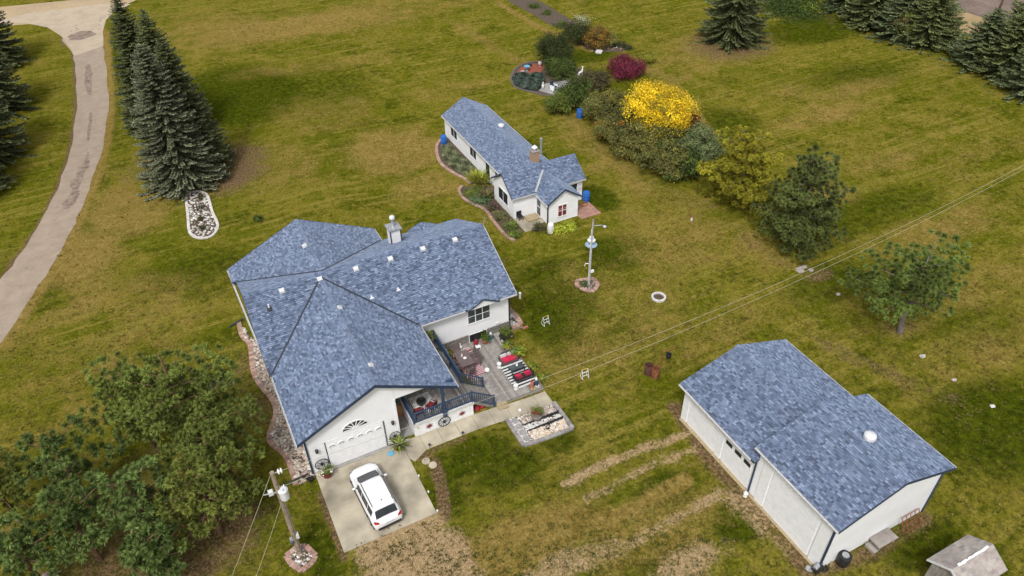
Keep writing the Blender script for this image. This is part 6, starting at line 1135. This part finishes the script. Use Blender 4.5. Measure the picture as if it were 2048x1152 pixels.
# deck planters
plant('terracotta_planter', 'green plant in a square terracotta planter by the house wall on the deck', 'planter', (16.2, 37.55, DZ), 'bush', .7, .42, [(G3, 2), (G1, 2)], 24, 24, .055, (.3, .26)); plant('bronze_planter', 'yellow-green plant in a bronze pot on the deck edge', 'planter', (17.35, 36.1, DZ), 'bush', .45, .42, [(YG, 2), (G2, 2), (G1, 1)], 22, 24, .055, (.36, .28), 'terracotta'); plant('vine_pot', 'lime green vine in a dark red pot spilling over the deck edge', 'planter', (17.62, 35.0, DZ), 'bush', .8, .5, [(YG, 2), ((.12, .2, .03), 3)], 26, 24, .06, (.3, .22), 'dark_red')
plant('yucca_pot', 'tall palm-like plant in a dark pot on the raised porch by the wall', 'planter', (11.75, 37.75, PFZ), 'blade', .75, .5, [(G2, 2), (G1, 2)], 14, 8, .03, (.85, .2), 'dark_red'); plant('porch_plant', 'dark leafy potted plant on the raised porch beside the grill', 'planter', (11.95, 36.55, PFZ), 'bush', .5, .35, [(G3, 2), (G1, 1)], 16, 20, .05, (.3, .22), 'black_plastic'); plant('porch_plant', 'dark leafy potted plant by the blue porch post', 'planter', (10.05, 34.2, PFZ), 'bush', .6, .35, [(G3, 2), (G1, 1)], 16, 20, .05, (.35, .22), 'black_plastic')
for i, (q, h, l) in enumerate((((18.15, 33.8, -.5), .7, 'thin green climbing plants along the deck edge near the loveseat'), ((18.2, 32.6, -.5), .7, 'thin green climbing plants along the deck edge near the front corner'))): plant('edge_plant', l, 'plant', q, 'bush', h, .5, [(G2, 2), (G1, 2), (YG, 1)], 22, 22, .05)
t = thing('garden_cart', 'black two-wheeled garden cart with plants at the deck corner', 'cart', (17.75, 37.2, DZ), .3); MB().prism([(-.4, -.25, .3), (.4, -.25, .3), (.45, -.3, .62), (-.45, -.3, .62)], (0, .55, 0)).build('tub', 'black_plastic', t)
for sx in (-1, 1): w_ = MB().tube([(sx * .46 - .04, -.15, .22), (sx * .46 + .04, -.15, .22)], .22, 16).build('wheel', 'rubber', t); MB().tube([(sx * .46 - .05, -.15, .22), (sx * .46 + .05, -.15, .22)], .15, 12).build('rim', 'steel_white', w_)
for sx in (-1, 1): MB().tube([(sx * .35, .2, .32), (sx * .35, .25, 0)], .025, 6).build('leg', 'black_plastic', t)
MB().tube([(.3, .1, .5), (1.5, -.3, .52)], .035, 6).build('handle', 'old_wood', t)
plant('cart_plant', 'green plants growing out of the black garden cart', 'plant', (17.75, 37.25, DZ + .5), 'bush', .6, .45, [(G2, 2), (G1, 2)], 22, 24, .055)
rb = [(18.68, 38.6), (19.5, 38.5), (19.75, 39.5), (19.5, 41.5), (19.2, 44.5), (18.68, 45)]
bed('side_bed', 'brick-edged white stone bed along the right end wall of the main house', rb, nst=360, smin=.05, smax=.11, pal=WST, eline=[(18.9, 38.45), (19.75, 38.5), (19.85, 39.5), (19.65, 41.5), (19.3, 44.5), (18.9, 45.2)], closed=False, ew=.36)
t = thing('splash_board', 'dark edging board ending in a brick at the right corner of the main house', 'edging', P(1040, 660), world=True); b = MB(); b.tube([P(1012, 664) + (0, 0, .06), P(1046, 656) + (0, 0, .06)], .05, 6); b.build('board', 'rust', t); c_ = P(1050, 656); MB().box(c_ - (.25, .1, .02), c_ + (.25, .1, .1)).build('brick', 'terracotta', t)
# ------------------------------------------------------------------ conifers
SPc, SPt = (.080, .092, .046), (.36, .365, .24); SPd, SPdt = (.066, .080, .030), (.22, .235, .105)
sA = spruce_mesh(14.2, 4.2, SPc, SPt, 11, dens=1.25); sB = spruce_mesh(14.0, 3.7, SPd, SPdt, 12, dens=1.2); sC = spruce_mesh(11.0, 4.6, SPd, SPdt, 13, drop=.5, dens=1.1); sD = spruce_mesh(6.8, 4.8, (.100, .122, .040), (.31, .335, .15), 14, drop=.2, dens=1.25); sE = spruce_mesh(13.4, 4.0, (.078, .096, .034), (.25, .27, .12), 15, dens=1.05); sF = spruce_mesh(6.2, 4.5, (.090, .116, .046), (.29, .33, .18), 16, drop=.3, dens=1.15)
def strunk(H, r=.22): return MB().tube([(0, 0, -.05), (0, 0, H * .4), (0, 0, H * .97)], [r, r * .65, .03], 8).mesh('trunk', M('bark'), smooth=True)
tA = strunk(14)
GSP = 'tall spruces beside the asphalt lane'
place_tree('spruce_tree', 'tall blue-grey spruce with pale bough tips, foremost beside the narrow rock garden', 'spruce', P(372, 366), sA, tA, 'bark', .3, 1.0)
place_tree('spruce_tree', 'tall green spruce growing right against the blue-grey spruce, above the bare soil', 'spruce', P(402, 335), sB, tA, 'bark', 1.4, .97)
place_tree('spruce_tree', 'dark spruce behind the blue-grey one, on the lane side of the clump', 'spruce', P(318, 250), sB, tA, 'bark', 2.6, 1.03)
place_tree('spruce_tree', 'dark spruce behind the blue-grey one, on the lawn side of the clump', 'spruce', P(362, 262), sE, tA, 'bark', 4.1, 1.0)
for q, sc_, l in (((-12, 130), 1.15, 'dark spruce across the asphalt lane, nearest the gravel road'), ((-18, 225), 1.2, 'dark spruce across the asphalt lane, in the middle of its row'), ((-30, 315), 1.2, 'dark spruce across the asphalt lane, third from the gravel road'), ((-62, 385), 1.0, 'smaller dark spruce across the asphalt lane at the end of its row')): place_tree('spruce_tree', l, 'spruce', P(*q), sC, tA, 'bark', q[1] * .1, sc_)
place_tree('spruce_tree', 'lone spruce with drooping boughs on brown soil at the top of the lawn', 'spruce', P(1462, 82), sC, tA, 'bark', 3.3, (1.15, 1.15, 1.35))
for i, (q, s, z, l) in enumerate((((1690, 22), 1.0, 1.0, 'short spruce at the lawn end of the windbreak'), ((1742, 48), 1.1, 1.1, 'bushy spruce in the windbreak beside the lawn-end one'), ((1800, 72), 1.15, 1.15, 'broad spruce in the middle of the nearer windbreak'), ((1850, 85), 1.1, 1.25, 'broad spruce at the stubble end of the nearer windbreak'), ((1845, 30), 1.2, 1.3, 'spruce in the second row behind the broad windbreak spruces'), ((1770, 5), 1.2, 1.3, 'spruce in the second row behind the bushy windbreak spruce'), ((1955, 130), 1.05, 1.15, 'bright green bushy spruce at the gap in the windbreak'), ((2010, 150), 1.1, 1.2, 'bluish bushy spruce past the gap in the windbreak'), ((2062, 185), 1.1, 1.1, 'low spruce at the right end of the windbreak'), ((2050, 95), 1.2, 1.3, 'spruce behind the bluish windbreak spruce'))):
    place_tree('spruce_tree', l, 'spruce', P(*q), sD if i % 2 else sF, tA, 'bark', i * 1.1, (s, s, z), 'windbreak spruces')
plant('low_juniper', 'low dark green juniper mat near the top of the lawn', 'shrub', P(1585, 18), 'bush', .9, 5.0, [(G3, 3), ((.04, .07, .015), 2)], 120, 60, .14)
plant('low_shrub', 'small bright green shrub beside the juniper mat', 'shrub', P(1612, 22), 'bush', 1.0, 1.6, [(G2, 2), (YG, .5)], 40, 40, .12)
plant('larch_shrub', 'brownish shrub between the windbreak spruces', 'shrub', P(1802, 82), 'bush', 4.0, 1.4, [((.15, .13, .05), 3), (G2, 1)], 60, 40, .12)
# lower-left pines
PC = (.150, .185, .040); PC2 = (.125, .175, .048); PC3 = (.175, .200, .042)
pines = [((418, 915), 8.6, 3.9, PC, 31, 760, 'tallest pine with bare orange trunk top nearest the left wall of the main house'), ((330, 905), 7.2, 3.4, PC, 32, 560, 'pine spreading over the lawn on the left of the tallest pine'), ((490, 985), 6.6, 2.9, PC, 33, 520, 'pine closest to the wooden power pole'), ((195, 1010), 6.4, 2.9, PC2, 34, 460, 'pine with dark trunk at the lawn edge of the pine group'), ((330, 1085), 6.0, 2.9, PC2, 35, 520, 'pine in the middle of the pine group'), ((455, 1065), 5.4, 2.9, PC3, 36, 560, 'low spreading yellow-green pine in front of the tallest pine'), ((215, 1120), 5.6, 3.0, PC2, 37, 560, 'dark pine with bluish tufts in the pine group'), ((55, 1045), 5.6, 2.8, PC3, 38, 420, 'small bright pine at the far left of the pine group'), ((355, 1165), 4.4, 2.0, PC2, 39, 320, 'small pine over brown needles in front of the pine group'), ((110, 1180), 5.2, 2.8, PC2, 40, 420, 'pine at the front left of the pine group')]
for i, (q, H, R_, c, sd_, nt_, l) in enumerate(pines):
    random.seed(sd_); me, limbs = pine_mesh(H, R_ * (1.12 if i == 0 else .97), c, sd_, zlo=.32, nlimb=(26 if i == 0 else 18 + i % 3 * 3), top=.9 if i == 0 else 1.0)
    tm = MB(); tm.tube([(0, 0, -.05), (0, 0, H * .5), (.08, .05, H * (1.06 if i == 0 else .97))], [.17, .12, .05 if i == 0 else .03], 8)
    for b0, e0 in limbs: tm.tube([b0, (b0 + e0) / 2 + (0, 0, -.06), e0 - (0, 0, .08)], [.045, .03, .012], 5)
    place_tree('pine_tree', l, 'pine', P(q[0] - 14, q[1]), me, tm, 'pine_bark', group=None)
for q, s_, l in (((305, 1062), .35, 'grey rock among brown needles under the pines'), ((100, 1150), .5, 'dark stump at the foot of the front left pine')):
    c_ = P(*q); m = MB(); m.add([(c_[0] + x * s_, c_[1] + y * s_ * .8, c_[2] + max(z, -.1) * s_ * .7) for x, y, z in _o], _of, (.2, .17, .15)); tag(m.build('rock', 'stone'), l, 'rock')
# right-hand pines and larch
def pine2(H, R_, c, sd_, lab, q, tp_, name='pine_tree', cat='pine', **kw):
    me, limbs = pine_mesh(H, R_, c, sd_, **kw); tm = MB(); tm.tube(tp_, [.24, .18, .12, .03], 8); [tm.tube([b0, e0 - (0, 0, .08)], [.05, .012], 5) for b0, e0 in limbs]; place_tree(name, lab, cat, P(*q), me, tm, 'grey_bark')
pine2(8.2, 4.0, (.115, .140, .038), 51, 'dense dark pine at the end of the shrub row', (1592, 480), [(0, 0, -.05), (0, 0, 2), (0, 0, 4.5), (0, 0, 7.9)], zlo=.03, nlimb=58, tilt=.16, droop=.04)
pine2(6.4, 4.6, (.125, .165, .038), 52, 'sparse lone pine with bent grey trunk on the right lawn', (1800, 664), [(0, 0, -.05), (-.15, .1, 1.2), (.3, .3, 2.8), (.35, .35, 6.1)], zlo=.38, nlimb=26, lean=(.4, .4), step=.52)
pine2(7.0, 4.2, (.30, .275, .028), 53, 'yellowing feathery larch between the shrub row and the dark pine', (1474, 404), [(0, 0, -.05), (0, 0, 2), (0, 0, 4.5), (0, 0, 6.8)], zlo=.06, nlimb=46, tilt=.10, droop=.02, name='larch_tree', cat='larch', step=.46, size=.30)
# deciduous shrubs and trees
def shrub(name, lab, cat, q, blobs, ncl, nl, size, pal, H=2, sig=.3, low=-.55, mt='bark', fill=.62, group=None):
    random.seed(int(q[0])); place_tree(name, lab, cat, P(*q), crown_mesh('crown', blobs, ncl, nl, size, pal, sig, low, fill), trunk_mesh(H * .85, .06 + H * .014, 7, mt, H * .42), mt, group=group)
def bl3(r, h, n=5, sp=.5, seed=1):
    random.seed(seed); o = [((0, 0, h * .5), (r * .8, r * .8, h * .5))]
    for i in range(n): a = 6.28 * i / n + random.uniform(-.3, .3); o.append(((r * sp * math.cos(a), r * sp * math.sin(a), h * random.uniform(.34, .62)), (r * random.uniform(.4, .55), r * random.uniform(.4, .55), h * random.uniform(.3, .4))))
    return o
OLV = [((.165, .155, .042), 3), ((.12, .125, .038), 3), ((.25, .22, .05), 1.7), ((.085, .085, .03), 1.5)]; DKG = [((.07, .10, .022), 3), ((.10, .14, .028), 2), ((.045, .062, .015), 2)]; GGR = [((.14, .17, .07), 3), ((.10, .13, .048), 2), ((.18, .21, .085), 1)]
YEL = [((.74, .52, .018), 5), ((.88, .66, .03), 3), ((.58, .38, .02), 2), ((.34, .28, .03), 1.8), ((.20, .19, .03), .8)]
# yellow tree
yb = [((0, 0, 3.9), (2.0, 2.0, 1.6)), ((-1.7, .9, 3.7), (1.5, 1.4, 1.2)), ((1.6, .3, 3.6), (1.6, 1.5, 1.3)), ((.3, -1.5, 3.2), (1.5, 1.3, 1.1)), ((1.9, -1.2, 2.9), (1.3, 1.2, 1.1)), ((-.3, 1.7, 4.4), (1.3, 1.3, 1.0)), ((-1.6, -.8, 3.1), (1.2, 1.2, .9))]
random.seed(5); place_tree('yellow_tree', 'bright yellow autumn tree rising above the shrub row', 'tree', P(1312, 282), crown_mesh('crown', yb + [((.2, -1.6, 2.0), (1.8, 1.2, 1.0)), ((-1.6, -.6, 2.1), (1.3, 1.2, 1.0))], 560, 62, .072, YEL, .28, -.5, .6), trunk_mesh(4.6, .15, 16, 'bark', 2.2), 'bark', 0, 1.15)
SR_ = 'shrubs of the long hedge row'
for i, (q, r, h, pal, lab, ncl) in enumerate((((1117, 226), 1.4, 2.0, [((.13, .16, .03), 3), ((.09, .12, .025), 2)], 'light green shrub at the juniper end of the hedge row', 70), ((1150, 215), 1.8, 2.9, DKG, 'dark green shrub behind the light green one at the end of the hedge row', 110), ((1205, 245), 2.2, 2.9, OLV, 'olive brown shrub beside the blue barrel', 130), ((1190, 178), 1.7, 2.0, [((.09, .075, .035), 3), ((.12, .09, .05), 1)], 'brown thin shrub beside the white deer statue', 70), ((1225, 282), 1.9, 2.4, OLV + [(OR, .5)], 'olive shrub with some orange leaves in front of the yellow tree', 120), ((1272, 310), 2.4, 3.0, OLV, 'large olive shrub in front of the yellow tree', 160), ((1262, 250), 2.2, 3.2, OLV[:3], 'olive shrub between the barrel and the yellow tree', 120), ((1330, 345), 2.4, 2.7, OLV + DKG[:1], 'wide dark shrub at the front of the hedge row', 160), ((1310, 300), 2.2, 2.8, [((.10, .105, .028), 2), ((.075, .085, .024), 2)], 'yellow-green shrub directly under the yellow crown', 130), ((1398, 332), 2.3, 3.3, GGR, 'grey-green tall shrub right of the yellow tree', 160), ((1372, 352), 1.9, 2.3, DKG, 'dark green shrub below the grey-green tall shrub', 120), ((1375, 285), .9, 2.9, [((.12, .025, .02), 3), ((.2, .06, .03), 1)], 'dark red leaved shrub tucked beside the yellow crown', 50))):
    h *= 1.3; r *= 1.1; shrub('hedge_shrub', lab, 'shrub', q, bl3(r, h, 6, .6, i), int(ncl * 1.5), 56, .095, pal, h, .26, -.6, 'bark', .5, SR_)
shrub('orange_branch_shrub', 'small bright orange shrub at the front of the hedge row', 'shrub', (1233, 288), bl3(.6, 2.2, 3, .4, 3), 26, 50, .07, [((.5, .24, .02), 3), ((.55, .33, .03), 1)], 1.6, .22)
shrub('round_tree', 'round dark green tree over the red mulch', 'tree', (1108, 132), bl3(2.6, 4.4, 6, .5, 4), 230, 70, .09, [((.045, .06, .018), 3), ((.065, .08, .022), 2), ((.035, .045, .014), 2)], 4, .34)
shrub('round_shrub', 'dark green shrub in front of the round tree', 'shrub', (1122, 155), bl3(2.0, 2.5, 5, .55, 6), 140, 62, .085, DKG, 2.4, .3)
shrub('round_shrub', 'dark rounded shrub beside the cream hydrangea', 'shrub', (1155, 86), bl3(2.1, 3.2, 5, .5, 7), 150, 62, .09, [((.055, .065, .02), 3), ((.04, .05, .016), 2)], 3, .3)
shrub('orange_shrub', 'tall rusty orange shrub in the dark soil bed', 'shrub', (1192, 96), bl3(1.9, 2.9, 4, .5, 8), 120, 62, .085, [((.26, .14, .025), 3), ((.17, .12, .03), 2), ((.12, .10, .03), 1)], 2.6, .28)
shrub('olive_shrub', 'thin olive shrub to the right of the orange shrub', 'shrub', (1220, 92), bl3(1.1, 2.0, 3, .4, 9), 50, 50, .085, OLV, 1.8, .28)
shrub('burgundy_bush', 'dense burgundy red bush on the lawn', 'bush', (1250, 152), bl3(2.2, 2.3, 7, .7, 10), 190, 60, .08, [((.15, .022, .045), 4), ((.20, .035, .06), 2), ((.09, .015, .03), 2)], 2, .28)
shrub('lime_bush', 'small yellow-green bush beside the burgundy bush', 'bush', (1294, 124), bl3(1.1, 1.2, 4, .5, 11), 50, 50, .08, [((.24, .24, .03), 3), ((.17, .19, .03), 1)], 1, .24)

# ------------------------------------------------------------------ tufts, weeds and fallen leaves on the lawn
def scatter(name, lab, cat, pts, nb, hmin, hmax, rad, pal, wid):
    n = len(pts); V, C = [], []; base = np.repeat(pts, nb, 0); m = len(base); az = RNG.uniform(0, 6.28, m); out = np.stack([np.cos(az), np.sin(az), 0 * az], 1); r = RNG.uniform(0, rad, (m, 1)); b = base + out * r; h = RNG.uniform(hmin, hmax, (m, 1))
    tp = b + out * h * .6 + np.array([0, 0, 1.0]) * h; wv = np.stack([-np.sin(az), np.cos(az), 0 * az], 1) * wid; md = (b + tp) / 2 + np.array([0, 0, .2]) * h; wt = np.array([q[1] for q in pal], float); ci = np.repeat(RNG.choice(len(pal), n, p=wt / wt.sum()), nb); col = np.array([q[0] for q in pal])[ci] * RNG.uniform(.7, 1.3, (m, 1))
    o = bpy.data.objects.new(name, np_mesh(name, np.stack([b, md - wv, tp, md + wv], 1).reshape(-1, 3), None, np.repeat(col, 4, 0), M('leaf'), 4)); COL.objects.link(o); o['kind'] = 'stuff'; o['label'] = lab; o['category'] = cat; return o
random.seed(77); pts = []; EXC = [(-.2, 31.0, 20, 51.5), (1.3, 25.1, 7.6, 32), (7, 29.4, 18.3, 32), (12, 31, 18.5, 39), (13.9, 27.3, 18.3, 30.6), (24.2, 11.9, 34, 25.8), (24, 48.5, 34, 71.5), (28.5, 6.8, 32.6, 10)]
lanep = lane_poly
while len(pts) < 7500:
    q = P(random.uniform(-30, 2078), random.uniform(10, 1175) if random.random() < .6 else random.uniform(560, 1175))
    if any(a <= q[0] <= c and b <= q[1] <= d for a, b, c, d in EXC) or inside((q[0], q[1]), lanep) or q[1] > 130: continue
    pts.append(q)
pts = np.array(pts); scatter('grass_tufts', 'scattered longer grass tufts over the mown lawn', 'grass', pts, 9, .05, .15, .16, [((.085, .095, .012), 4), ((.055, .070, .010), 3), ((.22, .17, .05), 3), ((.16, .13, .03), 2)], .022)
lp_ = np.array([P(1312 + random.gauss(0, 75), 285 + random.gauss(0, 42)) for _ in range(500)]); scatter('fallen_leaves', 'fallen yellow leaves on the grass around the yellow tree', 'leaves', lp_, 2, .02, .04, .3, [((.62, .44, .03), 3), ((.45, .30, .03), 2)], .05)
gp = np.array([P(random.gauss(0, 1) * 70 + c[0], random.gauss(0, 1) * 30 + c[1]) for c in ((830, 1110), (1130, 1120), (1380, 1110), (940, 1130), (1290, 1080)) for _ in range(90)]); scatter('weed_tufts', 'dark green weeds dotted over the bare gravel', 'weeds', gp, 9, .04, .12, .14, [((.06, .075, .015), 3), ((.10, .08, .03), 1)], .03)
